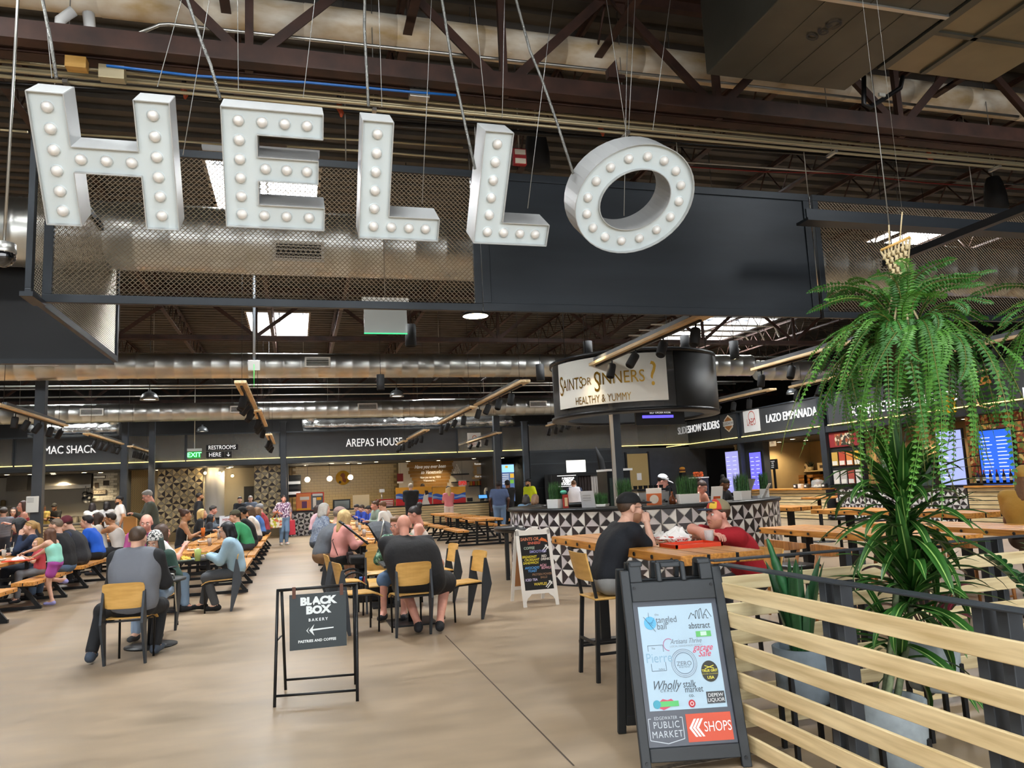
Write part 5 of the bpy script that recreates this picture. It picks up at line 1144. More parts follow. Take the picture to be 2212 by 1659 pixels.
# drum sign
DR,DB,DT=1.53,2.78,3.86
dt=thing('drum_sign','round dark hanging drum above the kiosk','drum sign',(KX,KY,DB))
for z in (DB,DT-.06):MB().lathe([(DR,z-DB),(DR+.03,z-DB),(DR+.03,z-DB+.06),(DR,z-DB+.06),(DR,z-DB)],seg=64).build('hoop',M_BLACK,dt)
MB().lathe([(DR+.02,-.0),(DR-.25,-.01),(DR-.25,.03)],seg=64).build('soffit_ring',M_BLACK,dt)
def arc_panel(name,px0,px1,r,z0,z1,m,par,th=.02):
    a,b_=kpt(px0,r,3.2)[1],kpt(px1,r,3.2)[1];MB().lathe([(r,z0),(r,z1),(r-th,z1),(r-th,z0),(r,z0)],seg=28,a0=a,a1=b_).build(name,m,par);return a,b_
arc_panel('mesh_band',1197,1460,DR,.05,DT-DB-.05,mat('drum_mesh','#3a3733',.5,.4,alpha=.75),dt)
arc_panel('solid_band',1460,1552,DR+.02,.05,DT-DB-.05,mat('drum_solid','#1d1c1a',.5,.3),dt)
MB().lathe([(DR-.02,.05),(DR-.02,DT-DB-.05)],seg=40,a0=math.radians(-40),a1=math.radians(160)).build('rear_band',mat('drum_rear','#1b1a19',.6),dt)
sz0,sz1=.16,DT-DB-.1
sa0,sa1=arc_panel('sign_sheet',1209,1442,DR+.045,sz0,sz1,mat('sign_sheet_white','#e4e0d4',.5),dt)
def arc_text(body,amid,z,size,m,xs=.75,**k):
    me=text_data(body,size,**k).copy();me.materials.clear();me.materials.append(m);r=DR+.051
    for v in me.vertices:
        an=amid+v.co.x*xs/r;v.co=Vector((r*math.cos(an),r*math.sin(an),z+v.co.y))
    o=inst('lettering',me,dt);return o
am=(sa0+sa1)/2;gold=mat('sign_gold','#9a7420',.3,.7);L_a=(sa1-sa0)
arc_text('S',sa0+L_a*.045,.55,.5,gold,.55);arc_text('AINTS',sa0+L_a*.185,.56,.3,gold,.62);arc_text('OR',sa0+L_a*.335,.57,.19,gold,.8);arc_text('S',sa0+L_a*.435,.53,.5,gold,.55);arc_text('INNERS',sa0+L_a*.635,.58,.3,gold,.8);arc_text('?',sa0+L_a*.885,.6,.6,gold,.8);arc_text('HEALTHY & YUMMY',sa0+L_a*.46,.25,.19,gold,.62)
for a in range(4):an=a*PI/2+.6;MB().tube([(DR*math.cos(an),DR*math.sin(an),DT-DB),(DR*math.cos(an),DR*math.sin(an),DZ-DB)],.008,5).build('hanger',M_BLACK,dt)
lamp('drum_wash',(KX+DR*1.3*math.cos(am),KY+DR*1.3*math.sin(am),3.95),'SPOT',55,(1,.8,.5),spot=1.6,rot=(0,0,0))
kc=column(aY(1333,1000,KY).x,KY,.16,3.9,'slim steel column through the middle of the kiosk')
MB().bb((-.14,-.12,.02),(-.08,-.09,3.6)).build('pale_strip',mat('strip_beige','#b5aea2',.5),kc)  # narrow beige strip along the left side of the column
t=thing('menu_screen','wide black screen with a violet bar under the drum sign','screen',aY(1425,900,12.6));MB().box((0,0,0),(.98,.05,.3)).build('bezel',M_BLACKM,t);MB().box((-.05,-.03,.0),(.62,.01,.05)).build('bar',mat('violet_bar','#5a4fe0',.3,emit=1.5),t);MB().tube([(0,0,.15),(0,0,.8)],.02,6).build('mount',M_BLACK,t);text('SELF ORDER KIOSK',t,frame_M((.0,-.03,.07),(1,0,0),(0,0,1)),.05,M_LETW)
t=thing('menu_screen','food picture screen inside the drum sign','screen',aY(1405,875,11.95));MB().box((0,.05,0),(.56,.03,.14)).build('display',spot_mat('food_screen','#7a3a1c',('#b8602a','#d8a24a','#4a2414'),18),t)
# half-round black table against the kiosk
q=aY(1172,1135,13.2);t=thing('round_bar_table','black half-round table against the kiosk','table',(q.x,13.25,0))
MB().lathe([(0,.9),(.86,.9),(.87,.88),(.86,.82),(.82,.82),(.82,.86),(0,.86)],seg=36).build('tabletop',mat('black_table_gloss','#23211f',.3,.2),t)
for a in (-2.95,-2.2,2.4):MB().box((.72*math.cos(a),.72*math.sin(a),.42),(.06,.06,.84)).build('leg',M_BLACK,t)
t=thing('tiled_plinth','tiled round plinth under the half-round table','plinth',(q.x+.1,13.3,0));MB().lathe([(.36,0),(.36,.8)],seg=24).build('core',M_STEEL,t)
for i in range(9):
    a=math.radians(-190)+i*.24/.37*.98
    for jz in range(3):o=inst('tile',TILE,t,(.37*math.cos(a),.37*math.sin(a),.12+jz*.24));o.rotation_euler=(Matrix.Rotation(a+PI/2,3,'Z') @ Matrix.Rotation(PI/2*((i+jz)%2),3,'Y')).to_euler()
# grass boxes
M_GRASS=mat('planter_grass','#3c6a34',.6,var=.5,scale=30,col2='#1f4020')
def grass_box(px,wd,label,r=2.2,hgt=.3,bh=.15,z=KH):
    p,a=kpt(px,r,z);t=thing('grass_planter',label,'planter',p,rz=a+PI/2,group='grass planters on the kiosk');hw=wd/2
    b=MB();b.prism([(-hw*.92,0),(hw*.92,0),(hw,bh),(-hw,bh)],-.08,.08,frame=lambda u,v,d:Vector((u,d,v)));b.build('box',mat('planter_white','#d9d9d6',.35),t,bevel=.005)
    g=MB();n=int(240*wd/.3);vs=[];fs=[]
    for k in range(n):
        x,y=random.uniform(-hw*.9,hw*.9),random.uniform(-.07,.07);h=hgt*random.uniform(.75,1.05);dx,dy=random.gauss(0,.02),random.gauss(0,.02);an=random.uniform(0,PI);c,s=math.cos(an)*.004,math.sin(an)*.004;i0=len(vs)
        vs+=[(x-c,y-s,bh-.02),(x+c,y+s,bh-.02),(x+dx*.4+c,y+dy*.4+s,bh+h*.6),(x+dx*.4-c,y+dy*.4-s,bh+h*.6),(x+dx,y+dy,bh+h)];fs+=[(i0,i0+1,i0+2,i0+3),(i0+3,i0+2,i0+4)]
    g.add(vs,fs);o=g.build('grass',M_GRASS,t);o['kind']='stuff'
for a in ((1201,.27,'grass in a white box at the left end of the kiosk'),(1350,.24,'grass in a white box behind the man in the black cap'),(1487,.34,'grass in a white box behind the man in the red shirt'),(1604,.28,'grass in a white box before the server in black'),(1684,.2,'grass in a small white box near the right end of the kiosk'),(1706,.16,'smallest grass box at the right end of the kiosk')):grass_box(*a)
grass_box(1295,.3,'low dark grass box inside the kiosk',r=1.9,hgt=.2,bh=.04)
def stand_card(px,wd,h,label,m,r=2.25,lean=.2,extra=None):
    p,a=kpt(px,r);t=thing('counter_card',label,'card',p,rz=a+PI/2);M_=Matrix.Rotation(lean,3,'X');MB().box(M_ @ Vector((0,0,h/2)),(wd,.008,h),M=M_).build('card',m,t)
    MB().box((0,.04,.03),(wd*.8,.06,.06)).build('foot',M_GLASS,t)
    if extra:extra(t,M_,wd,h)
    return t
def lines_(t,M_,wd,h):
    for k in range(3):MB().box(M_ @ Vector((-.01,-.006,h*(.75-.15*k))),(wd*.6,.003,.01),M=M_).build('print',plain('#9a9a98'),t)
def cd_(t,M_,wd,h):
    MB().box(M_ @ Vector((0,-.006,h*.35)),(wd*.98,.003,h*.68),M=M_).build('orange_print',plain('#d8703a'),t);b=MB();b.lathe([(0,0),(.07,0)],seg=18);o=inst('round_print',b.mesh('round_print',plain('#e8dccb')),t,M_ @ Vector((0,-.012,h*.36)),rot=(PI/2+.2,0,0))
stand_card(1273,.24,.27,'silvery price card on the kiosk left of the black cap',mat('card_silver','#c9c9ca',.4),extra=lines_);stand_card(1413,.24,.27,'white and orange card on the kiosk between the two men',mat('card_white','#efeae2',.5),extra=cd_)
stand_card(1548,.22,.25,'white card with fruit picture on the kiosk',MATS['card_white'],extra=lambda t,M_,w_,h:MB().box(M_ @ Vector((0,-.006,h*.25)),(w_*.6,.003,h*.25),M=M_).build('fruit_print',plain('#d8602a'),t));stand_card(1648,.16,.28,'grey leaflet leaning on the kiosk right side',mat('card_grey','#d5d3cf',.5),lean=.5,extra=lines_)
p,a=kpt(1222,2.2);t=thing('juice_box','red striped juice carton on the kiosk','carton',p);MB().box((0,0,.11),(.08,.06,.22)).build('carton',plain('#a8322a'),t);MB().box((0,-.032,.1),(.05,.004,.14)).build('print',plain('#e0c8a0'),t);MB().sphere((-.01,.05,.26),.06,10,6,sc=(1,1,.6)).build('lid',plain('#58b8a0'),t)
p,a=kpt(1453,2.15);t=thing('syrup_bottle','amber pump bottle on the kiosk','bottle',p);MB().lathe([(0,0),(.05,0),(.055,.08),(.02,.15),(.018,.2),(0,.2)],seg=12).build('bottle',mat('amber_glass','#5a2c10',.1),t);MB().tube([(0,0,.2),(0,0,.26),(-.05,0,.27)],.01,6).build('pump',M_BLACK,t)
t=thing('espresso_machine','steel espresso machine inside the kiosk','coffee machine',aY(1402,1078,12.4));MB().box((0,0,.0),(.62,.4,.26)).build('body',M_INOX,t,bevel=.02);MB().box((0,0,.16),(.6,.38,.04)).build('cup_rail',M_BLACK,t)
for k in range(6):MB().lathe([(.03,0),(.04,.06)],(-.25+k*.1,0,.18),10).build('cup',M_BLACK,t)
for k in range(3):MB().tube([(-.2+k*.2,-.2,-.02),(-.2+k*.2,-.28,-.05)],.02,6).build('group_head',M_BLACK,t)
MB().box((0,0,-.55),(.66,.42,.84)).build('cabinet',M_STEEL,t)
t=thing('display_fridge','tall black glass display fridge inside the kiosk','fridge',aY(1336,1020,13.6)-Vector((0,0,1.9)));zf=t.location.z;t.location.z=0;hf=aY(1336,1017,13.6).z;MB().box((0,.25,hf/2),(.48,.5,hf)).build('case',M_BLACK,t);MB().box((0,-.01,hf*.65),(.4,.02,hf*.55)).build('glass',mat('fridge_glass2','#33403a',.08),t);MB().box((0,.2,hf+.02),(.52,.56,.04)).build('top',M_WHITE,t)
t=thing('fruit_basket','wire basket of oranges in the sliders stall','basket',aX(1508,1023,SX-.6));q=t.location.copy();hz=q.z;t.location=(q.x,q.y,0);MB().box((0,0,(hz-.2)/2),(.5,.8,hz-.2)).build('stand',M_STEEL,t);MB().box((0,0,hz-.18),(.52,.9,.05)).build('tray',M_WHITE,t)
for k in range(14):MB().sphere((random.uniform(-.12,.12),-.32+(k%7)*.11,hz-.08+(k//7)*.1),.065,10,7).build('orange',mat('orange_peel','#d8602a',.5),t)
t=thing('burger_ornament','little burger shaped ornament on a stand','ornament',aX(1474,1018,SX-.8));MB().sphere((0,0,.12),.13,12,8,sc=(1,1,.6)).build('bun_top',plain('#c98a2e'),t);MB().lathe([(0,0),(.15,0),(.15,.05),(0,.05)],(0,0,.02),14).build('patty',plain('#5a2a1c'),t);MB().lathe([(0,-.06),(.13,-.05),(.14,.0),(0,.02)],seg=14).build('bun_base',plain('#d8a04a'),t);MB().bb((-.1,-.15,-wloc(t).z),(.1,.15,-.06)).build('stand',M_BLACK,t)
p,a=kpt(1668,1.95);t=thing('till_screen','grey point of sale screen at the right of the kiosk','till',p,rz=a+PI/2+.5);M_=Matrix.Rotation(.45,3,'X');MB().box((0,0,.2),(.26,.02,.3),M=M_).build('screen',mat('till_grey','#77756f',.4),t,bevel=.008);MB().box((0,.05,.06),(.1,.12,.12)).build('base',M_BLACK,t)
p,a=kpt(1662,2.2);t=thing('yellow_bottle','small yellow bottle on the kiosk','bottle',p);MB().lathe([(0,0),(.03,0),(.03,.1),(.012,.14),(0,.15)],seg=10).build('bottle',plain('#d8c020'),t);MB().lathe([(.013,.13),(.013,.17),(0,.17)],seg=8).build('cap',M_WHITE,t)
# folded black parasols standing behind the kiosk
t=thing('folded_parasol','tall folded black parasol leaning behind the kiosk','parasol',aZ(1330,1150,0.0));t.location=(aY(1305,1085,15.6).x,15.6,0);zt=aY(1290,965,15.6).z;b=MB();b.tube([(.12,0,.3),(.08,0,1.2),(-.02,0,zt-.3),(-.12,0,zt)],[.07,.1,.07,.015],10);b.build('canopy',M_BLACKM,t);b=MB();b.tube([(.13,0,0),(.12,0,.4)],.02,8);b.build('pole',M_BLACK,t);b=MB();b.tube([(.2,.05,.5),(.15,.05,1.4),(.0,.05,zt-.45)],[.05,.06,.02],8);b.build('strap_fold',M_ZINC,t)
# ================================================================ FURNITURE
M_BOLT=mat('bolt_black','#16110c',.5)
def picnic_proto(L=2.2):
    t=thing('picnic_table','x','table',(0,0,0))
    for k in range(3):
        x=-.25+k*.25;MB().bb((x-.118,0,.69),(x+.118,L,.75)).build('top_plank',M_OAK,t,bevel=.006)
    for yy in (.06,L-.1):MB().bb((-.37,yy,.665),(.37,yy+.05,.69)).build('top_batten',M_BLACK,t)
    for k in (-1,1):MB().bb((k*.125-.01,.0,.7),(k*.125+.01,L,.74)).build('steel_joint',M_BLACK,t)
    for s in (-1,1):
        for k in (0,1):x=s*(.72+k*.17);MB().bb((x-.078,0,.4),(x+.078,L,.46)).build('bench_plank',M_OAK,t,bevel=.006)
        MB().bb((s*.805-.008,0,.41),(s*.805+.008,L,.45)).build('bench_joint',M_BLACK,t)
        b=MB()
        for i in range(7):b.cyl((s*.97,.15+i*.31,.43),(s*.973,.15+i*.31,.43),.014,8)
        o=b.build('bolt_row',M_BOLT,t);o['kind']='stuff'
    for yy in (.38,L-.38):
        for s in (-1,1):
            MB().bar((s*.32,yy,.68),(s*.34,yy,.04),.06,.06).build('table_leg',M_BLACK,t)
            MB().bar((s*.66,yy,.4),(s*.95,yy,.02),.05,.06).build('bench_leg',M_BLACK,t)
        MB().bb((-.98,yy-.03,0),(.98,yy+.03,.05)).build('foot_beam',M_BLACK,t);MB().bb((-.9,yy-.025,.35),(.9,yy+.025,.4)).build('bench_beam',M_BLACK,t)
    return t
tp=picnic_proto();first=True
def add_picnic(x,y,label,group):
    global first
    t=tp if first else copy_tree(tp);first=False
    t.location=(x,y,0);tag(t,label,'table',group)
rows=[(-1.8,[14.0,16.9,19.8,22.7,25.6],'left of the aisle',['nearest','second','third','fourth','farthest']),
        (-4.97,[11.0,13.95,16.85,20.75,23.6],'beside the girl in purple shorts',['first one before','second','third','fourth','last']),
        (-8.1,[16.2,19.1,22.0],'at the left edge',['near','middle','rear']),
        (1.46,[13.9,16.8,19.7,22.6,25.5],'right of the aisle',['nearest','second','third','fourth','farthest']),
        (5.3,[21.2,24.1,27.0],'before the timber slat counter',['nearest','middle','rearmost']),(8.3,[23.6,26.6],'below the photo booth wall',['near','far'])]
for x,ys_,where,nm in rows:
    for y,w_ in zip(ys_,nm):add_picnic(x,y,w_+' timber picnic table in the row '+where,'picnic tables '+where)
def chair_proto():
    t=thing('plywood_chair','x','chair',(0,0,0))     # sitter looks along +y
    b=MB();n=8;vs=[];fs=[]
    for i in range(n+1):                                   # seat: ply sheet rolling down at the front
        f=i/n;y=-.2+.42*f;z=.455-.05*max(0,(f-.75)/.25)**2+.01*(1-f)
        for xx in (-.2,.2):vs+=[(xx*(1-.06*(1-f)),y,z),(xx*(1-.06*(1-f)),y,z-.014)]
    for i in range(n):
        a,c=i*4,(i+1)*4;fs+=[(a,c,c+2,a+2),(a+1,a+3,c+3,c+1),(a,a+1,c+1,c),(a+2,c+2,c+3,a+3)]
    fs+=[(0,2,3,1),(n*4,n*4+1,n*4+3,n*4+2)];b.add(vs,fs);b.build('seat',M_PLY,t)
    b=MB();vs=[];fs=[];nx,nz=10,6
    for sgn in (0,1):
        for k in range(nz+1):
            for i in range(nx+1):
                u=-1+2*i/nx;v=k/nz;hw=.205-.012*(1-v);r=.04
                x=u*hw;z=.56+v*.26
                if k in (0,nz) and i in (0,nx):x *= .94
                if k in (0,nz):z+=(-.0 if k else 0)+(.012*(abs(u)**6))*(1 if k==0 else-1)
                y=-.225-.05*v-.025*(1-u*u)+(.0 if sgn==0 else-.013);vs.append((x,y,z))
    N=(nx+1)*(nz+1)
    for k in range(nz):
        for i in range(nx):
            a=k*(nx+1)+i;fs.append((a,a+1,a+nx+2,a+nx+1));fs.append((N+a,N+a+nx+1,N+a+nx+2,N+a+1))
    for k in range(nz):a=k*(nx+1);e=a+nx;fs+=[(a,a+nx+1,N+a+nx+1,N+a),(e,N+e,N+e+nx+1,e+nx+1)]
    for i in range(nx):a=i;e=nz*(nx+1)+i;fs+=[(a,N+a,N+a+1,a+1),(e,e+1,N+e+1,N+e)]
    b.add(vs,fs);b.build('backrest',M_PLY,t)
    for s in (-1,1):
        b=MB();x=s*.195                                # rear blade leg: widest at the seat
        b.prism([(-.17,0),(-.2,0),(-.33,.42),(-.3,.6),(-.27,.74),(-.245,.74),(-.2,.44)],x-.012,x+.012,frame=lambda u,v,d:Vector((d,u,v)));b.build('rear_leg',M_STEEL,t)
        b=MB();b.tube([(s*.17,.17,.0),(s*.175,.18,.4),(s*.17,.1,.43),(s*.17,-.2,.435)],.012,7);b.build('front_leg',M_BLACK,t)
    MB().bb((-.18,-.22,.425),(.18,-.19,.44)).build('seat_rail',M_BLACK,t)
    return t
cp=chair_proto();cfirst=True
def add_chair(x,y,rz,label):
    global cfirst
    t=cp if cfirst else copy_tree(cp);cfirst=False;t.location=(x,y,0);t.rotation_euler=(0,0,rz);tag(t,label,'chair','plywood and steel chairs')
add_chair(-1.66,8.97,-.12,'plywood chair under the man in the grey vest');add_chair(-1.72,10.62,PI-.25,'plywood chair of the woman in the checked hat');add_chair(-1.12,12.26,PI/2+.06,'plywood chair under the person in the denim jacket');add_chair(-2.05,12.3,-PI/2+.45,'plywood chair of the woman in the white shirt')
add_chair(1.24,8.98,.08,'plywood chair under the bald man in black');add_chair(.72,9.42,-PI/2+.2,'empty plywood chair nearest the black bakery sign');add_chair(.66,10.75,-PI/2+.1,'empty plywood chair behind the one by the bakery sign');add_chair(1.98,9.6,PI/2+.22,'empty plywood chair at the right of the bald man');add_chair(1.95,11.2,PI/2+.15,'empty plywood chair behind the bald man on the right');add_chair(1.1,10.5,PI,'plywood chair facing the bald man');add_chair(1.22,12.0,PI-.1,'plywood chair before the pushchair')
def pedestal_table(x,y,label,round_=True,r=.38,h=.74,br=.28,rz=0):
    t=thing('pedestal_table',label,'table',(x,y,0),rz);m_=mat('black_laminate','#25282b',.4)
    if round_:MB().lathe([(0,h),(r,h),(r+.004,h-.012),(r,h-.025),(0,h-.025)],seg=32).build('tabletop',m_,t);MB().lathe([(0,.02),(br,.015),(br,0),(0,0)],seg=28).build('base',M_BLACK,t)
    else:MB().bb((-r,-r,h-.03),(r,r,h)).build('tabletop',m_,t,bevel=.004);MB().bb((-br,-br,0),(br,br,.02)).build('base',M_BLACK,t)
    MB().cyl((0,0,.015),(0,0,h-.025),.04,12).build('post',M_BLACK,t)
pedestal_table(-1.6,9.75,'small round black table before the man in the grey vest',True,.36);pedestal_table(-1.75,12.75,'round black table with the green drink',True,.45,br=.3)
pedestal_table(1.36,9.7,'square black table of the bald man',False,.36);pedestal_table(1.3,11.35,'square black table behind the bald man',False,.36)
# bar table and tall stools
def slab_table(x0,x1,y0,y1,h,label,along='y',th=.075,legs=True,n=3):
    t=thing('bar_table',label,'table',((x0+x1)/2,(y0+y1)/2,0));w_=(x1-x0)/n
    for k in range(n):MB().bb((x0+k*w_+.012,y0,h-th),(x0+(k+1)*w_-.012,y1,h)).build('top_plank',M_OAK,t,world=True,bevel=.006)
    for k in range(1,n):MB().bb((x0+k*w_-.013,y0+.002,h-th+.005),(x0+k*w_+.013,y1-.002,h-.004)).build('steel_joint',M_BLACK,t,world=True)
    for s,xx in ((-1,x0),(1,x1)):
        yy=y0+.12
        while yy<y1:o=MB().cyl((xx-.004,yy,h-th/2),(xx+.004,yy,h-th/2),.017,10).build('bolt',M_BOLT,t,world=True);yy+=.33
    for yy in (y0+.5,y1-.5):MB().bb(((x0+x1)/2-.05,yy-.05,.03),((x0+x1)/2+.05,yy+.05,h-th)).build('post',M_BLACK,t,world=True);MB().bb((x0+.1,yy-.06,0),(x1-.1,yy+.06,.03)).build('foot',M_BLACK,t,world=True);MB().bb((x0+.06,yy-.03,h-th-.03),(x1-.06,yy+.03,h-th)).build('cross_rail',M_BLACK,t,world=True)
    return t
slab_table(2.66,3.38,5.08,8.0,1.05,'tall timber table between the two men')
def tall_stool(x,y,rz,label,h=.74):
    t=thing('bar_stool',label,'stool',(x,y,0),rz)
    MB().bb((-.19,-.19,h-.018),(.19,.19,h)).build('seat',M_PLY,t,bevel=.008)
    b=MB();vs=[]; 
    for k in range(2):
        for i in range(9):u=-1+i/4;vs+=[(u*.19,-.2-.02*(1-u*u)-k*.014,h+.14),(u*.2,-.25-.02*(1-u*u)-k*.014,h+.37)]
    fs=[(2*i,2*i+1,2*i+3,2*i+2) for i in range(8)]+[(18+2*i,18+2*i+2,18+2*i+3,18+2*i+1) for i in range(8)]+[(2*i,2*i+2,20+2*i,18+2*i) for i in range(8)]+[(2*i+1,19+2*i,21+2*i,2*i+3) for i in range(8)]+[(0,18,19,1),(16,17,35,34)]
    b.add(vs,fs);b.build('backrest',M_PLY,t,bevel=.0)
    for s in (-1,1):
        MB().bar((s*.2,-.21,0),(s*.17,-.17,h-.02),.03,.03).build('rear_leg',M_BLACK,t);MB().bar((s*.17,-.17,h-.02),(s*.16,-.225,h+.3),.022,.022).build('back_post',M_BLACK,t);MB().bar((s*.2,.21,0),(s*.17,.17,h-.02),.03,.03).build('front_leg',M_BLACK,t);MB().bar((s*.195,-.2,.22),(s*.195,.2,.22),.02,.02).build('side_rail',M_BLACK,t)
    MB().bar((-.19,.195,.22),(.19,.195,.22),.02,.02).build('foot_rail',M_BLACK,t);MB().bar((-.19,-.2,.3),(.19,-.2,.3),.02,.02).build('rear_rail',M_BLACK,t)
tall_stool(2.55,6.2,-PI/2,'tall plywood bar stool under the man in the black cap',.66);tall_stool(3.88,6.15,PI/2,'tall plywood bar stool under the man in the red shirt',.58)
# tables and low-backed timber chairs in the right-hand seating area
slab_table(5.9,6.65,6.2,9.0,.92,'long timber table behind the variegated plant, left end',n=3);slab_table(7.2,7.95,5.9,8.6,.92,'long timber table behind the variegated plant, right end',n=3);slab_table(8.6,9.4,8.2,11.5,.98,'timber table beside the person in the ochre shirt',n=3);slab_table(9.0,9.7,12.6,15.2,.98,'timber table below the empanadas sign',n=3)
M_CHW=wood_mat('oiled_chair_wood','#a8703a','#86552a',.4,2)
def wood_chair(x,y,rz,label,h=.58):
    t=thing('timber_chair',label,'chair',(x,y,0),rz,group='low-backed timber chairs')
    MB().bb((-.22,-.2,h-.05),(.22,.22,h)).build('seat',mat('black_leather','#141414',.4),t,bevel=.02)
    b=MB();pts=[(.25*math.cos(a),-.02+.25*math.sin(a),h+.24-.02*abs(math.cos(a))) for a in [PI+.05+k*(PI-.1)/10 for k in range(11)]];vs=[];fs=[]
    for k,(px_,py_,pz_) in enumerate(pts):
        hh=.028+.03*math.sin(PI*k/10); 
        for (r_,z_) in ((1.0,-hh),(1.12,-hh),(1.12,hh),(1.0,hh)):vs.append((px_*r_,-.02+(py_+.02)*r_,pz_+z_))
    for k in range(10):
        for q in range(4):a=k*4+q;e=k*4+(q+1)%4;fs.append((a,e,e+4,a+4))
    fs+=[(0,1,2,3),(43,42,41,40)];b.add(vs,fs,smooth=False);b.build('back_rail',M_CHW,t,bevel=.006)
    for sx in (-1,1):
        MB().tube([(sx*.23,-.2,0),(sx*.22,-.17,h-.03),(sx*.24,-.1,h+.22)],[.015,.022,.016],8).build('rear_leg',M_CHW,t);MB().tube([(sx*.22,.2,0),(sx*.21,.18,h-.03)],[.015,.021],8).build('front_leg',M_CHW,t);MB().tube([(sx*.22,-.17,.25),(sx*.215,.19,.25)],.011,6).build('side_rail',M_CHW,t)
for a in ((5.5,7.75,-PI/2+.1,'low-backed timber chair left of the variegated plant'),(5.45,6.85,-PI/2,'second low-backed timber chair left of the variegated plant'),(6.95,6.6,-PI/2,'low-backed timber chair behind the variegated plant'),(6.95,7.7,-PI/2-.1,'low-backed timber chair farther behind the variegated plant'),(8.1,8.6,-PI/2,'low-backed timber chair of the person in the ochre shirt')):wood_chair(*a)
for a in ((8.6,13.2),(8.62,14.2),(10.3,12.9)):
    t=thing('round_stool','black round padded stool by the empanadas tables','stool',(*a,0),group='black round stools');MB().lathe([(0,.75),(.17,.75),(.19,.72),(.18,.67),(0,.66)],seg=20).build('seat',mat('black_leather','#141414',.4),t);MB().cyl((0,0,.03),(0,0,.67),.03,10).build('post',M_BLACK,t);MB().lathe([(0,.03),(.2,.02),(.21,0),(0,0)],seg=20).build('base',M_BLACK,t)
t=thing('pedestal_table','round timber table below the empanadas sign','table',(aY(1770,1085,15.5).x,15.5,0));MB().lathe([(0,1.05),(.4,1.05),(.4,1.0),(0,1.0)],seg=28).build('tabletop',M_OAK,t);MB().cyl((0,0,0),(0,0,1),.045,10).build('post',M_BLACK,t);MB().lathe([(0,.02),(.28,.015),(.28,0)],seg=20).build('base',M_BLACK,t)
# ================================================================ PINE SLAT FENCE
def fence(axis,a0,a1,fixed,label,boards,m_,posts,top=1.0,sgn=1,rail_w=.06):
    t=thing('slat_fence',label,'fence',(fixed,(a0+a1)/2,0) if axis=='y' else ((a0+a1)/2,fixed,0))
    P=(lambda s,z,d=0:(fixed+d,s,z)) if axis=='y' else (lambda s,z,d=0:(s,fixed+d,z))
    def bx(s0,s1,z0,z1,d0,d1,nm,mm):MB().bb(P(s0,z0,d0),P(s1,z1,d1)).build(nm,mm,t,world=True,bevel=.004)
    bx(a0,a1,top-.012,top,-.03,.05,'top_rail',M_STEEL)
    for (z0,z1) in boards:bx(a0,a1,z0,z1,-.022*sgn,0,'slat',m_)
    for s in posts:
        for d in (0,.11):bx(s+d-.025,s+d+.025,0,top-.01,.0,.07*sgn,'post',M_STEEL)
        bx(s-.03,s+.14,0,.015,-.05,.12,'base_plate',M_STEEL)
    return t
fbd=[(.97-.168*k-.088,.97-.168*k) for k in range(6)]
fence('y',.9,4.22,2.5,'near pine slat fence running toward the viewpoint',fbd,M_PINE,(3.2,2.3),top=1.08,sgn=1)
fence('x',2.56,7.6,4.45,'rear pine slat fence behind the potted plants',fbd,M_PINEX,(3.6,4.8,6.2),top=1.08,sgn=1)
# ================================================================ STANDING SIGNS
# black tube A-frame with hanging bakery sign
fl_,fr_2,rl,rr=aZ(593,1528),aZ(772,1515),aZ(617,1490),aZ(768,1478);yt=6.68;tl=aY(600,1274,yt);tr=aY(770,1264,yt)
t=thing('bakery_sign','black tubular easel with a hanging bakery sign','sign',((fl_.x+fr_2.x)/2,6.7,0));ht=(tl.z+tr.z)/2;tl.z=tr.z=ht
for a,b_,nm in ((fl_,tl,'front_leg'),(fr_2,tr,'front_leg'),(rl,tl+Vector((.03,.02,0)),'rear_leg'),(rr,tr+Vector((-.02,.02,0)),'rear_leg')):MB().tube([a,b_],.0125,10).build(nm,M_BLACK,t,world=True)
MB().tube([tl+Vector((-.01,0,0)),tr+Vector((.01,0,0))],.0125,10).build('top_rail',M_BLACK,t,world=True)
def lerp(a,b_,f):return Vector(a)*(1-f)+Vector(b_)*f
MB().tube([lerp(fl_,tl,.09),lerp(fr_2,tr,.09)],.01,8).build('front_rail',M_BLACK,t,world=True);MB().tube([lerp(rl,tl,.1),lerp(rr,tr,.1)],.01,8).build('rear_rail',M_BLACK,t,world=True);MB().tube([lerp(fl_,tl,.55),lerp(rl,tl,.55)],.007,6).build('side_hinge',M_BLACK,t,world=True)
pa=aY(625,1282,yt);pb=aY(749,1400,yt);bx0,bx1=pa.x,pb.x;bz1=ht-.045;bz0=bz1-(bx1-bx0)*.97
MB().bb((bx0,yt-.008,bz0),(bx1,yt+.008,bz1)).build('sign_board',mat('slate_board','#2d3639',.5),t,world=True)
for f in (.08,.92):MB().bb((bx0+(bx1-bx0)*f-.014,yt-.014,bz1-.03),(bx0+(bx1-bx0)*f+.014,yt+.014,ht+.016)).build('leather_strap',mat('tan_leather','#5a3626',.6),t,world=True)
W_=bx1-bx0;xm=(bx0+bx1)/2;fm_=mat('sign_paint_white','#dfe6e6',.5)
def bt(s,fx,fz,sz,**k):text(s,t,face_front((bx0+W_*fx,yt-.009,bz0+(bz1-bz0)*fz)),sz*W_,fm_,world=True,lift=.001,**k)
bt('BLACK',.5,.86,.18,bold=.005,xs=1.12);bt('BOX',.5,.695,.18,bold=.005,xs=1.12);bt('BAKERY',.5,.52,.07,space=1.5,bold=.001);bt('PASTRIES AND COFFEE',.48,.145,.062,space=1.05,bold=.001)
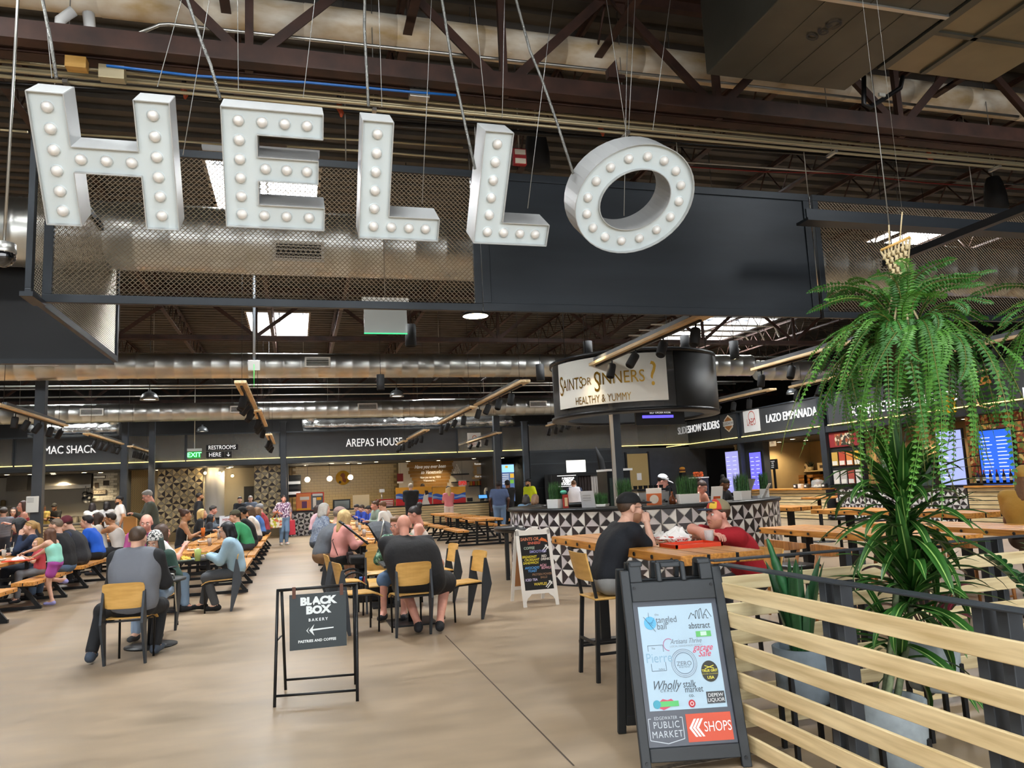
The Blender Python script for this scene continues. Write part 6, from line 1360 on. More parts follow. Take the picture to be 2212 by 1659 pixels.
b=MB();fr5=lambda u,v,d:Vector((bx0+W_*u,yt-.009-d,bz0+(bz1-bz0)*v));b.prism([(.34,.335),(.43,.44),(.4,.355),(.77,.365),(.77,.345),(.4,.325),(.43,.235)],0,.002,frame=fr5);b.prism([(.29,.335),(.345,.395),(.31,.335),(.345,.275)],0,.002,frame=fr5);b.build('arrow',fm_,t,world=True)
# white wooden chalkboard easel
a0,a1=aZ(1140,1311),aZ(1197,1306);t=thing('menu_easel','white framed chalkboard easel before the kiosk','sign',((a0.x+a1.x)/2,10.3,0));wd=.5;cx_=(a0.x+a1.x)/2;y0=10.06;hh=1.0;lean=.26
fr6=lambda u,v,d:Vector((cx_+u,y0+lean*v/hh-d,v))
wm=mat('easel_white','#e9e6e0',.45)
def pb_(nm,u0,u1,v0,v1,m_,d0=0.0,d1=.03):b=MB();b.prism([(u0,v0),(u1,v0),(u1,v1),(u0,v1)],d0,d1,frame=fr6);b.build(nm,m_,t,world=True)
pb_('front_leg',-.25,-.205,0,hh,wm);pb_('front_leg',.205,.25,0,hh,wm);pb_('bottom_rail',-.205,.205,.16,.21,wm)
b=MB();top=[(-.25,.93),(.25,.93),(.25,1.0),(.22,1.02),(.16,1.0),(.1,.995),(.04,1.03),(-.04,1.03),(-.1,.995),(-.16,1.0),(-.22,1.02),(-.25,1.0)];b.prism(top,0,.03,frame=fr6);b.build('crest_rail',wm,t,world=True)
for s in (-1,1):b=MB();b.prism([(s*.205,.16),(s*.12,.16),(s*.15,.13),(s*.18,.11),(s*.205,.06)],.005,.025,frame=fr6);b.build('bracket',wm,t,world=True)
pb_('chalkboard',-.205,.205,.21,.93,M_BLACKM,.005,.018)
fr7=lambda u,v,d:Vector((cx_+u,y0+.62-.36*v/hh+d,v))
for (u0,u1,v0,v1,nm,m_) in ((-.25,-.205,0,.98,'rear_leg',wm),(.205,.25,0,.98,'rear_leg',wm),(-.205,.205,.16,.21,'rear_rail',wm),(-.205,.205,.21,.95,'rear_panel',mat('kraft_board','#a8754a',.7))):
    b=MB();b.prism([(u0,v0),(u1,v0),(u1,v1),(u0,v1)],0,.02,frame=fr7);b.build(nm,m_,t,world=True)
def chalk(s,u,v,sz,col,shear=.15): 
    p=fr6(u,v,.02);text(s,t,frame_M(p,(1,0,0),(0,lean,hh)),sz,mat('chalk_'+col[1:],col,.8),world=True,shear=shear,lift=.001,bold=.0012,xs=.9)
for a in (('SAINTS OR',-.06,.875,.06,'#d88a6a'),('SINNERS?',.0,.82,.05,'#d8705a'),('COFFEE',-.08,.755,.05,'#a8b8a8'),('SMOOTHIES',.04,.705,.05,'#9a9ad0'),('BREAKFAST',-.09,.64,.045,'#d8c83a'),('CROISSANT',-.06,.6,.045,'#d8c83a'),('SANDWICH',-.08,.56,.045,'#d8c83a'),('RED',.12,.64,.045,'#e8e4dc'),('DRINKS',.14,.6,.045,'#e8e4dc'),('AVOCADO',-.07,.495,.045,'#5aa0e0'),('TOAST',-.07,.455,.045,'#5aa0e0'),('ACAI',.09,.52,.045,'#d8a0b0'),('BOWLS',.13,.485,.045,'#d8a0b0'),('PROTEIN POWER',.06,.405,.04,'#8a6a50'),('BALLS',.08,.365,.04,'#8a6a50'),('ICED TEA',-.1,.34,.045,'#c8c0e0'),('WAFFLES',.02,.28,.05,'#e0c84a')):chalk(*a)
b=MB();b.prism([(.07,.85),(.12,.89),(.18,.86),(.2,.82),(.14,.84)],.019,.021,frame=fr6);b.build('croissant_drawing',plain('#d8702e'),t,world=True)
for (u,v) in ((.15,.76),(.17,.74),(.14,.29),(.16,.275)):
    b=MB();b.prism([(u-.05,v-.05),(u-.04,v-.055),(u+.02,v+.0),(u+.03,v-.01),(u+.035,v+.03),(u,v+.025),(u+.01,v+.01)],.019,.021,frame=fr6);b.build('arrow_drawing',M_WHITE,t,world=True)
# big black plastic A-frame with the shop list
bl,br_=aZ(1388,1668),aZ(1618,1652);cx2=(bl.x+br_.x)/2;wd=.62;ux=(br_-bl).normalized();yb=(bl.y+br_.y)/2;T=aY(1450,1215,yb+.3);hh2=T.z+.01;back=Vector((-ux.y,ux.x,0))
fr8=lambda u,v,d:Vector((cx2,yb,0))+ux*u+Vector((0,0,v))+back*(.3*v/hh2-d)
fr9=lambda u,v,d:Vector((cx2,yb,0))+ux*u+Vector((0,0,v))+back*(.66-.3*v/hh2+d)
t=thing('shop_sign','big black plastic A-frame listing the market shops','sign',(cx2,yb+.33,0));pm=mat('black_plastic','#23282c',.5)
hw=wd/2;g_=.055
def pp(nm,poly,d0,d1,m_,fr=fr8,bevel=.0):b=MB();b.prism(poly,d0,d1,frame=fr);return b.build(nm,m_,t,world=True,bevel=bevel)
rect=lambda u0,u1,v0,v1:[(u0,v0),(u1,v0),(u1,v1),(u0,v1)]
for fr,nm in ((fr8,'front'),(fr9,'rear')):
    pp(nm+'_stile',rect(-hw,-hw+g_,.0,hh2-.04),0,.04,pm,fr,.006);pp(nm+'_stile',rect(hw-g_,hw,.0,hh2-.04),0,.04,pm,fr,.006);pp(nm+'_base',rect(-hw+g_,hw-g_,.05,.12),0,.04,pm,fr,.006);pp(nm+'_head',rect(-hw+g_,hw-g_,hh2-.22,hh2-.11),0,.04,pm,fr,.006)
    pp(nm+'_shoulder',rect(-hw+g_,-hw+.13,hh2-.11,hh2),0,.04,pm,fr,.006);pp(nm+'_shoulder',rect(hw-.13,hw-g_,hh2-.11,hh2),0,.04,pm,fr,.006)
    for (u0,u1,v0,v1) in ((-.09,-.06,hh2-.11,hh2+.0),(.06,.09,hh2-.11,hh2+.0),(-.06,.06,hh2-.03,hh2+.0)):pp(nm+'_handle',rect(u0,u1,v0,v1),.0,.05,pm,fr,.008)
for s in (-1,1):pp('hinge',rect(s*(hw-.1)-.04,s*(hw-.1)+.04,hh2-.02,hh2+.012),-.05,.045,pm,fr8,.008)
pp('rear_board',rect(-hw+g_,hw-g_,.12,hh2-.22),.0,.012,pm,fr9);pp('poster_sheet',rect(-hw+g_,hw-g_,.12,hh2-.22),.012,.02,mat('poster_slate','#454b57',.35),fr8)
for (u,v) in ((-hw+.075,hh2-.14),(hw-.075,hh2-.14),(-hw+.03,.05),(hw-.03,.05)):pp('rivet',[(u+.009*math.cos(k*.785),v+.009*math.sin(k*.785)) for k in range(8)],.04,.046,M_BLACK)
pv0,pv1,pu=.30,hh2-.25,hw-g_-.03;pp('white_sheet',rect(-pu,pu,pv0,pv1),.02,.022,mat('poster_bluewhite','#a9c4d6',.4));PW,PH=2*pu,pv1-pv0
U=lambda fx:-pu+PW*fx
V=lambda fy:pv1-PH*fy
def pt(s,fx,fy,sz,col,dd=.0,**k):M_=frame_M(fr8(U(fx),V(fy),.0235+dd),ux,back*(.3/hh2)+Vector((0,0,1)));return text(s,t,M_,sz,mat('ink_'+col[1:],col,.6),world=True,lift=.0006,**k)
pt('tangled',.36,.14,.052,'#5f6a74',xs=.85);pt('ball',.29,.205,.052,'#5f6a74',xs=.85);pt('the',.24,.085,.02,'#8a949c');pt('abstract',.79,.215,.05,'#3b4248',xs=.8);pt('Artisans Thrive',.58,.36,.04,'#7a8590',shear=.4,xs=.75);pt('LOCAL HANDMADE GOODS',.58,.405,.015,'#9aa4ac');pt('Pierre',.2,.51,.075,'#8fb4cc',xs=.85);pt('garage',.79,.43,.05,'#d83a5c',shear=.4,xs=.9);pt('Sale',.8,.49,.05,'#d83a5c',shear=.4,xs=.95);pt('ZERO',.52,.575,.035,'#7a8794');pt('market',.52,.605,.018,'#7a8794',space=1.3);pt('Wholly',.24,.77,.07,'#45505a',shear=.45,xs=.8);pt('CRAZE',.26,.82,.02,'#45505a',space=1.6);pt('stalk',.55,.77,.055,'#45505a',xs=.75);pt('market',.6,.82,.05,'#45505a',xs=.75);pt('co.',.56,.875,.028,'#45505a')
pt('The',.14,.415,.014,'#6a757e');pt('Gallery',.22,.615,.013,'#6a757e')
def outline(poly,wl,col,closed=True,d=.0235):
    b=MB();n_=len(poly)
    for k in range(n_ if closed else n_-1):
        a=Vector(poly[k]);e=Vector(poly[(k+1)%n_]);dd=(e-a).normalized();nn_=Vector((-dd.y,dd.x))*wl;b.prism([tuple(a-nn_),tuple(e-nn_),tuple(e+nn_),tuple(a+nn_)],d,d+.0006,frame=fr8)
    b.build('line_art',mat('ink_'+col[1:],col,.6),t,world=True)
P2=lambda pts:[(U(x),V(y)) for x,y in pts]
outline(P2([(.07,.44),(.07,.385),(.27,.385),(.27,.45)]),.0012,'#5f7080',False);outline(P2([(.09,.56),(.09,.63),(.28,.63),(.28,.55)]),.0012,'#5f7080',False)
outline(P2([(.66,.145),(.705,.085),(.725,.11),(.74,.1),(.755,.145),(.76,.145),(.765,.07),(.79,.065),(.795,.145),(.81,.145),(.815,.06),(.84,.045),(.85,.145),(.865,.145),(.87,.11),(.9,.11),(.905,.145),(.93,.145)]),.0015,'#3b4248',False);outline(P2([(.87,.11),(.915,.055),(.97,.135)]),.0015,'#3b4248',False)
cir=lambda fx,fy,r,n_=28,sy=1:[(U(fx)+r*math.cos(2*PI*k/n_),V(fy)+r*sy*math.sin(2*PI*k/n_)) for k in range(n_)]
for r,c_ in ((.075,'#8a97a6'),(.066,'#9aa6b4'),(.056,'#6f7d90')):outline(cir(.52,.57,r),.0016,c_)
pp('yarn_ball',cir(.14,.165,.036),.0236,.0244,mat('ink_yarn','#5fb0d8',.6))
for k in range(5):outline([(U(.14)-.025+k*.006,V(.165)+.02-k*.009),(U(.14)+.012+k*.004,V(.165)-.028+k*.014)],.0012,'#3f86b0',False,.0246)
outline([(U(.06),V(.1)),(U(.2),V(.25))],.001,'#4a5058',False,.025);outline([(U(.13),V(.06)),(U(.13),V(.11))],.001,'#4a5058',False,.025);outline(cir(.35,.385,.032)[4:22],.0018,'#b86a94',False)
pp('green_stamp',rect(U(.73),U(.93),V(.325),V(.27)),.0236,.0244,mat('ink_green','#63b86a',.6));pp('stamp_panel',rect(U(.79),U(.87),V(.315),V(.275)),.0246,.025,mat('ink_palegreen','#bfe0cf',.6))
pp('grit_badge',cir(.84,.66,.05,sy=1.12),.0236,.0244,mat('ink_dark','#33352f',.6));pt('TRUE GRIT',.84,.655,.019,'#d8cf4a',bold=.0006,dd=.0016);pt('USA',.84,.72,.022,'#d8cf4a',bold=.0006,dd=.0016);pt('DENVER COLORADO',.84,.685,.01,'#b8b24a',dd=.0016)
outline([(U(.78),V(.605)),(U(.9),V(.635))],.002,'#d8cf4a',False,.0246);outline([(U(.9),V(.605)),(U(.78),V(.635))],.002,'#d8cf4a',False,.0246)
pp('liquor_card',rect(U(.75),U(.985),V(.96),V(.85)),.0236,.0244,mat('ink_slate','#43474b',.6));pt('DEPEW',.868,.885,.027,'#e9eef0',dd=.0016);pt('LIQUOR',.868,.93,.027,'#e9eef0',dd=.0016)
pp('green_banner',rect(U(.06),U(.38),V(.965),V(.915)),.0238,.0244,mat('ink_banner','#5fbf72',.6));pp('banner_globe',cir(.1,.94,.022),.0246,.025,mat('ink_globe','#4aa0b8',.6));pp('heart_top',[(U(.14),V(.915)),(U(.32),V(.915)),(U(.29),V(.895)),(U(.24),V(.905)),(U(.18),V(.893))],.0236,.024,mat('ink_rose','#c8506a',.6));pp('heart_point',[(U(.1),V(.965)),(U(.28),V(.965)),(U(.18),V(.995))],.0236,.024,MATS['ink_rose']);pp('red_badge',cir(.55,.95,.02),.0236,.0244,mat('ink_red','#b8323f',.6));outline(cir(.55,.95,.009),.002,'#f0e4e2',True,.0246)
pp('shops_card',rect(-.025,hw-g_-.02,.135,.275),.02,.0225,mat('ink_coral','#d0553c',.55))
Ms=frame_M(fr8(.152,.205,.024),ux,back*(.3/hh2)+Vector((0,0,1)));text('SHOPS',t,Ms,.075,mat('ink_offwhite','#f0efee',.6),world=True,lift=.0006,xs=.72)
for k in range(3):u=.0+k*.02;pp('chevron',[(u-.012,.205),(u+.02,.25),(u+.033,.25),(u+.003,.205),(u+.033,.16),(u+.02,.16)],.0226,.0236,MATS['ink_offwhite'])
for s,v,sz in (('EDGEWATER',.262,.024),('PUBLIC',.227,.05),('MARKET',.18,.05)):Ms=frame_M(fr8(-.14,v,.021),ux,back*(.3/hh2)+Vector((0,0,1)));text(s,t,Ms,sz,mat('ink_silver','#c3ccd4',.6),world=True,lift=.0006,xs=.85,space=1.15)
outline([(-.225,.262),(-.24,.262),(-.24,.155),(-.14,.135),(-.045,.155),(-.045,.262),(-.06,.262)],.002,'#c3ccd4',False,.0215)
# ================================================================ PLANTS
rg=random.Random(11)
def frond_mesh(Lr,drop,rise,n=44,lw=.042):
    b=MB();vs=[];fs=[];mi=[]
    P=[]
    for k in range(n+1):
        t_=k/n;P.append(Vector((Lr*(1-(1-t_)**1.9),(.11*math.sin(2.6*t_+Lr*29)-.11*math.sin(Lr*29))*t_**.6,rise*math.sin(PI*min(1,t_*1.25))*(1-t_*.5)-drop*t_**1.9)))
    b.tube(P[::4],[.004*(1-.7*k/(n//4+1)) for k in range(len(P[::4]))],4,mi=1)
    for k in range(2,n):
        d=(P[min(k+1,n)]-P[k-1]).normalized();side=d.cross(Vector((0,0,1)))
        side=side.normalized() if side.length>.05 else Vector((0,1,0));up=side.cross(d)
        f=k/n;ln=lw*math.sin(PI*min(1,.12+f*.9))**.6*rg.uniform(.85,1.1);wdt=.0095
        for s in (-1,1):
            o=P[k];tip=o+side*s*ln+d*ln*.18-up*ln*rg.uniform(.0,.35);m1=o+side*s*ln*.45+up*.003;i0=len(vs)
            vs+=[o,m1-d*wdt,tip,m1+d*wdt];fs+=[(i0,i0+1,i0+2,i0+3)]
    b.add(vs,fs,0);return b.mesh('frond',[mat('fern_green','#3f7a2c',.5,var=.35,scale=3,col2='#2b5a22'),mat('fern_rib','#6b6a2c',.6)])
FR=[frond_mesh(rg.uniform(.26,.54),dr,rg.uniform(.03,.2),int(22+26*dr+8)) for dr in (.08,.2,.35,.5,.62,.75,.88,1.0,.4,.7)]
FRB=[]
for q_ in FR:
    m2=q_.copy();m2.materials.clear();m2.materials.append(mat('fern_light','#5d9434',.5,var=.3,scale=3,col2='#44782a'));m2.materials.append(MATS['fern_rib']);FRB.append(m2)
def pxD(px,py,D):return Vector(CPOS+RM @ (np.array([px-CX,py-CY,F_PX])/F_PX*D))
def fern(P,label,n=95,sc=1.0,hang=True):
    t=thing('hanging_fern',label,'plant',P)
    MB().lathe([(0,-.2),(.1,-.19),(.14,-.05),(.15,.0),(.13,.0),(.12,-.04),(0,-.05)],seg=18).build('basket',mat('coir_basket','#6b5a42',.9),t)
    for k in range(n):
        me=FR[rg.randrange(2) if k<n*.3 else rg.randrange(len(FR))];a=k*2.39996+rg.uniform(-.5,.5);s=sc*rg.uniform(.75,1.08)
        tilt=rg.uniform(-1.25,-.45) if k<n*.2 else rg.uniform(-.4,.45)
        me=me if k%3 else FRB[FR.index(me)];o=inst('frond',me,t,(.05*math.cos(a),.05*math.sin(a),.0),scale=(s,s,s));o.rotation_euler=(Matrix.Rotation(a,3,'Z') @ Matrix.Rotation(tilt,3,'Y')).to_euler()
    return t
FP=pxD(1952,728,4.35);fern(FP,'large hanging fern with long drooping fronds',140,1.08)
fern(pxD(2330,700,4.2),'second hanging fern at the right edge',60,.9)
# macrame hanger
mt_=mat('cotton_cord','#cdb98f',.85,bump=.5,bscale=150)
t=thing('macrame_hanger','cream macrame plant hanger with a wooden dowel','plant hanger',FP+Vector((0,0,.5)));d0,d1=pxD(1902,541,4.35),pxD(1966,512,4.3)
MB().tube([d0,d1],.008,8).build('dowel',M_PLY,t,world=True)
for k in range(9):
    f=k/8;a=d0*(1-f)+d1*f;n_=Vector((FP.x+.03*math.cos(k*.8),FP.y+.03*math.sin(k*.8),FP.z+.25));e=FP+Vector((.14*math.cos(k*.7),.14*math.sin(k*.7),-.02))
    MB().tube([a,a*.55+n_*.45+Vector((.008*(-1)**k,0,0)),n_,n_*.5+e*.5,e],.006,6).build('cord',mt_,t,world=True)
b=MB()
for r in range(6):
    for k in range(6-r):f0=(k+r*.5+.5)/6.5;a=d0*(1-f0)+d1*f0;a=a+Vector((0,0,-.03-.035*r));b.tube([a,a+Vector((.012,0,-.03))],.008,5);b.tube([a+Vector((.012,0,0)),a+Vector((0,0,-.03))],.008,5)
o=b.build('knot_net',mt_,t,world=True);o['kind']='stuff'
for q in (pxD(1920,486,4.35),pxD(1949,458,4.32)):MB().tube([d0*.7+d1*.3 if q.x<FP.x-.05 else d0*.35+d1*.65,q],.004,5).build('hanging_cord',mt_,t,world=True);MB().tube([q,Vector((q.x,q.y,DZ))],.0012,4).build('hanging_wire',M_CABLE,t,world=True)
# strap leaves with pale stripes
def strap_mesh(Ln,wd,arch,n=10,mats=None,fold=.25):
    b=MB();pr=[(-1,0),(-.45,1),(-.12,2),(.12,1),(.45,0),(1,0)];vs=[];fs=[];mi=[]
    us=[-1,-.5,-.11,.11,.5,1]
    for k in range(n+1):
        t_=k/n;th=.35+arch*t_**1.2
        if k==0:c=Vector((0,0,0))
        else:c=c+Vector((math.sin(th),0,math.cos(th)))*(Ln/n)
        d=Vector((math.sin(th),0,math.cos(th)));up=Vector((math.cos(th),0,-math.sin(th)))*-1
        hw=wd*(math.sin(PI*(.1+.9*t_))**.7)*.5+.001
        for u in us:vs.append(c+Vector((0,u*hw,0))+up*abs(u)*hw*fold)
    for k in range(n):
        for i in range(5):a=k*6+i;fs.append((a,a+1,a+7,a+6));mi.append((0,1,2,1,0)[i])
    b.v=[tuple(p) for p in vs];b.f=fs;b.mi=mi;b.sm=[True]*len(fs)
    return b.mesh('leaf',mats)
dm=[mat('dracaena_edge','#2f5d22',.38),mat('dracaena_mid','#245019',.38),mat('dracaena_stripe','#8fb05f',.4)]
SL=[strap_mesh(rg.uniform(.42,.62),rg.uniform(.06,.082),rg.uniform(.6,2.2),mats=dm) for _ in range(9)]+[strap_mesh(.42,.055,.25,mats=dm),strap_mesh(.5,.06,.1,mats=dm)]
def pot_on_stand(t,r,h,z,m_,legs=True):
    b=MB();b.lathe([(0,z),(r*.86,z),(r*.9,z+.02),(r,z+h),(r-.025,z+h),(r-.03,z+h-.05),(0,z+h-.05)],seg=28);b.build('pot',m_,t);b=MB();b.lathe([(0,z+h-.04),(r-.03,z+h-.045)],seg=20);b.build('soil',mat('moss_soil','#3a4022',.95,var=.4,scale=40),t)
    if legs:
        for k in range(4):a=k*PI/2+.5;MB().box((r*.95*math.cos(a),r*.95*math.sin(a),(z+.16)/2),(.025,.025,z+.16)).build('stand_leg',M_BLACK,t)
        for k in (0,1):a=k*PI/2+.5;MB().bar((-r*.95*math.cos(a),-r*.95*math.sin(a),z-.012),(r*.95*math.cos(a),r*.95*math.sin(a),z-.012),.025,.02).build('stand_cross',M_BLACK,t)
M_CONC=mat('grey_concrete_pot','#8e9698',.8,var=.15,scale=20)
DP=Vector((3.08,3.6,0));t=thing('variegated_plant','tall striped corn plant in a grey concrete pot','plant',DP);pot_on_stand(t,.18,.34,.04,M_CONC)
def R_(px,py,y=3.7):return aY(px,py,y)-DP
for (a,c_) in (((.03,0,.33),R_(1975,1250)),((-.02,.03,.33),R_(1950,1100,3.75)),((-.05,-.02,.33),R_(1935,1330))):
    a=Vector(a);c_=Vector(c_);MB().tube([a,a*.6+c_*.4+Vector((.015,0,0)),c_],[.02,.018,.015],8).build('cane',mat('cane_bark','#6f7a5a',.8,var=.4,scale=30),t)
for (px,py,y,n_,spread,lo) in ((1950,1095,3.75,46,1.05,.0),(1955,1125,3.72,30,1.25,.5),(1962,1165,3.7,22,1.3,.7),(1975,1290,3.68,36,1.1,.15),(1972,1315,3.66,20,1.3,.7),(1932,1390,3.72,20,1.1,.5),(1950,1440,3.68,8,1.3,.8)):
    base=R_(px,py,y)
    for k in range(n_):
        a=k*2.39996+rg.uniform(-.3,.3);f=k/n_;tilt=(lo+(1-f)*.9*spread)*rg.uniform(.75,1.15);me=SL[rg.randrange(9)] if f<.8 else SL[9+rg.randrange(2)];s=rg.uniform(.7,1.05)
        o=inst('leaf',me,t,base+Vector((0,0,f*.06)),scale=(s,s,s));o.rotation_euler=(Matrix.Rotation(a,3,'Z') @ Matrix.Rotation(tilt-.35,3,'Y')).to_euler()
# snake plant and ridged column plant in one pot
SP=Vector((2.84,4.0,0));t=thing('snake_plant','dark upright snake plant in a grey pot on a black stand','plant',SP);pot_on_stand(t,.165,.3,.3,mat('slate_pot','#6d7880',.8,var=.12,scale=20))
sm_=[mat('snake_green','#1f4a26',.4,var=.4,scale=18,col2='#12321a'),mat('snake_mid','#17401f',.4),mat('snake_line','#224f2a',.4)]
for k in range(11):
    a=k*2.4;px_=strap_mesh(rg.uniform(.35,.62),rg.uniform(.06,.085),rg.uniform(-.3,.25),mats=sm_,fold=.5);o=inst('leaf',px_,t,(.06*math.cos(a),.06*math.sin(a),.55));o.rotation_euler=(Matrix.Rotation(a,3,'Z') @ Matrix.Rotation(-.3+rg.uniform(-.1,.2),3,'Y')).to_euler()
top=aY(1662,1165,4.03)-SP;b=MB();pts=[];rs=[]
for k in range(15):f=k/14;pts.append((top.x*f+.04*(1-f),.05*f,.55+(top.z-.55)*f));rs.append((.034 if k%2 else .027)*(1-.7*max(0,f-.7)/.3))
b.tube(pts,rs,6);b.build('ridged_stem',mat('column_green','#1f5a30',.5,var=.3,scale=20),t)
# red-leaved plant
RP=Vector((3.72,3.95,0));t=thing('red_leaf_plant','plant with dark red and green leaves in a grey pot','plant',RP);pot_on_stand(t,.16,.32,.28,M_CONC)
rm=[mat('red_leaf_edge','#2f3a22',.4),mat('red_leaf_mid','#6e2433',.4,var=.4,scale=30),mat('red_leaf_rib','#8a3a48',.4)]
for k in range(16):
    a=k*2.4;me=strap_mesh(rg.uniform(.16,.22),rg.uniform(.09,.11),rg.uniform(.9,2.0),mats=rm,fold=.15);h0=.62+rg.uniform(.08,.34);r0=rg.uniform(.06,.2);P=Vector((r0*math.cos(a),r0*math.sin(a),h0));MB().tube([(0,0,.55),P*.6+Vector((0,0,.22)),P],.005,5).build('leaf_stalk',mat('red_stalk','#6a4a3c',.6),t);o=inst('leaf',me,t,P);o.rotation_euler=(Matrix.Rotation(a,3,'Z') @ Matrix.Rotation(rg.uniform(.1,.7),3,'Y')).to_euler()
# glossy plant at the right edge
ZP=Vector((4.42,3.7,0));t=thing('glossy_plant','dark glossy leaved plant at the right edge','plant',ZP);pot_on_stand(t,.17,.34,.2,M_CONC);zm=[mat('zz_edge','#1c4a22',.3)]*3
zl=strap_mesh(.085,.045,.3,5,mats=zm)
for k in range(9):
    a=k*2.4;e=Vector((.3*math.cos(a),.3*math.sin(a),.95+rg.uniform(-.1,.15)));st=MB().tube([(0,0,.5),e*.5+Vector((0,0,.42)),e],[.01,.008,.004],5).build('stem',mat('zz_stem','#2f5a2c',.5),t)
    for q in range(7):
        f=.35+.1*q;P=Vector((0,0,.5))*(1-f)**2+(e*.5+Vector((0,0,.42)))*2*f*(1-f)+e*f*f
        for s in (-1,1):o=inst('leaflet',zl,st,P);o.rotation_euler=(Matrix.Rotation(a+s*1.2,3,'Z') @ Matrix.Rotation(.6,3,'Y')).to_euler()
# ================================================================ PEOPLE
def nets(F,org,vox):
    """naive surface nets over a signed distance grid -> verts, quads"""
    S=F<0;nx,ny,nz=F.shape
    c=np.zeros((nx-1,ny-1,nz-1),np.int8)
    for i in (0,1):
        for j in (0,1):
            for k in (0,1):c+=S[i:nx-1+i,j:ny-1+j,k:nz-1+k]
    act=np.argwhere((c>0) & (c<8))
    if len(act)==0:return np.zeros((0,3)),[]
    idx=-np.ones(c.shape,np.int64);idx[tuple(act.T)]=np.arange(len(act))
    acc=np.zeros((len(act),3));cnt=np.zeros(len(act))
    cor=[(i,j,k) for i in (0,1) for j in (0,1) for k in (0,1)]
    val={q:F[act[:,0]+q[0],act[:,1]+q[1],act[:,2]+q[2]] for q in cor}
    for a in cor:
        for ax in range(3):
            if a[ax]:continue
            b=list(a);b[ax]=1;b=tuple(b);va,vb=val[a],val[b];m_=(va<0)!=(vb<0)
            t_=np.where(m_,va/np.where(m_,va-vb,1),0);p=np.tile(np.array(a,float),(len(act),1));p[:,ax]+=t_
            acc[m_]+=p[m_];cnt[m_]+=1
    V_=(act+acc/cnt[:,None])*vox+org;Q=[]
    for ax in range(3):
        o1,o2=[(1,2),(2,0),(0,1)][ax];sl0=[slice(None)]*3;sl1=[slice(None)]*3;sl0[ax]=slice(0,-1);sl1[ax]=slice(1,None)
        e=np.argwhere(S[tuple(sl0)]!=S[tuple(sl1)]);e=e[(e[:,o1]>0) & (e[:,o2]>0) & (e[:,o1]<F.shape[o1]-1) & (e[:,o2]<F.shape[o2]-1)]
        if not len(e):continue
        def g(d1,d2):q=e.copy();q[:,o1]-=d1;q[:,o2]-=d2;return idx[tuple(q.T)]
        q=np.stack([g(0,0),g(1,0),g(1,1),g(0,1)],1);fl_=S[tuple(sl0)][tuple(e.T)]
        q[~fl_]=q[~fl_][:,::-1];q=q[(q>=0).all(1)];Q.append(q)
    return V_,(np.concatenate(Q).tolist() if Q else [])
def sdf(prims,vox,k=.035,cut=None,sub=None):
    """prims: (a, b, ra, rb) tapered capsules or ('e', centre, radii) ellipsoids, smoothly joined"""
    lo,hi=[],[]
    for p in prims:
        if p[0]=='e':lo.append(np.array(p[1])-np.array(p[2]));hi.append(np.array(p[1])+np.array(p[2]))
        else:r=max(p[2],p[3]);lo.append(np.minimum(p[0],p[1])-r);hi.append(np.maximum(p[0],p[1])+r)
    lo=np.min(lo,0)-2.5*vox;hi=np.max(hi,0)+2.5*vox;n=np.ceil((hi-lo)/vox).astype(int)+1
    F=np.full(n,1.0);ax=[lo[i]+np.arange(n[i])*vox for i in range(3)]
    for p in prims:
        if p[0]=='e':a=np.array(p[1])-np.array(p[2]);b=np.array(p[1])+np.array(p[2])
        else:r=max(p[2],p[3]);a=np.minimum(p[0],p[1])-r;b=np.maximum(p[0],p[1])+r
        mg=k+2*vox;i0=np.maximum(((a-mg-lo)/vox).astype(int),0);i1=np.minimum(((b+mg-lo)/vox).astype(int)+2,n)
        X,Y,Z=np.meshgrid(*[ax[q][i0[q]:i1[q]] for q in range(3)],indexing='ij')
        if p[0]=='e':
            c,r=p[1],p[2];q=np.sqrt(((X-c[0])/r[0])**2+((Y-c[1])/r[1])**2+((Z-c[2])/r[2])**2);d=(q-1)*min(r)
        else:
            A,B=np.array(p[0],float),np.array(p[1],float);ab=B-A;L2=max(ab.dot(ab),1e-9)
            t_=np.clip(((X-A[0])*ab[0]+(Y-A[1])*ab[1]+(Z-A[2])*ab[2])/L2,0,1)
            d=np.sqrt((X-A[0]-t_*ab[0])**2+(Y-A[1]-t_*ab[1])**2+(Z-A[2]-t_*ab[2])**2)-(p[2]+t_*(p[3]-p[2]))
        s=tuple(slice(i0[q],i1[q]) for q in range(3));f=F[s];h=np.maximum(k-np.abs(f-d),0)/k;F[s]=np.minimum(f,d)-h*h*k*.25
    if cut is not None or sub is not None:
        X,Y,Z=np.meshgrid(*ax,indexing='ij')
        if cut is not None:F=np.maximum(F,cut(X,Y,Z))
        if sub is not None:F=np.maximum(F,-sub(X,Y,Z))
    return nets(F,lo,vox)
def np_mesh(name,V_,Q,m_):
    me=bpy.data.meshes.new(name);me.from_pydata([tuple(v) for v in V_],[],[tuple(q) for q in Q]);me.materials.append(m_)
    me.polygons.foreach_set('use_smooth',[True]*len(me.polygons));me.update();return me
def child(name,V_,Q,m_,par):
    o=bpy.data.objects.new(name,np_mesh(name,V_,Q,m_));COL.objects.link(o);o.parent=par;return o
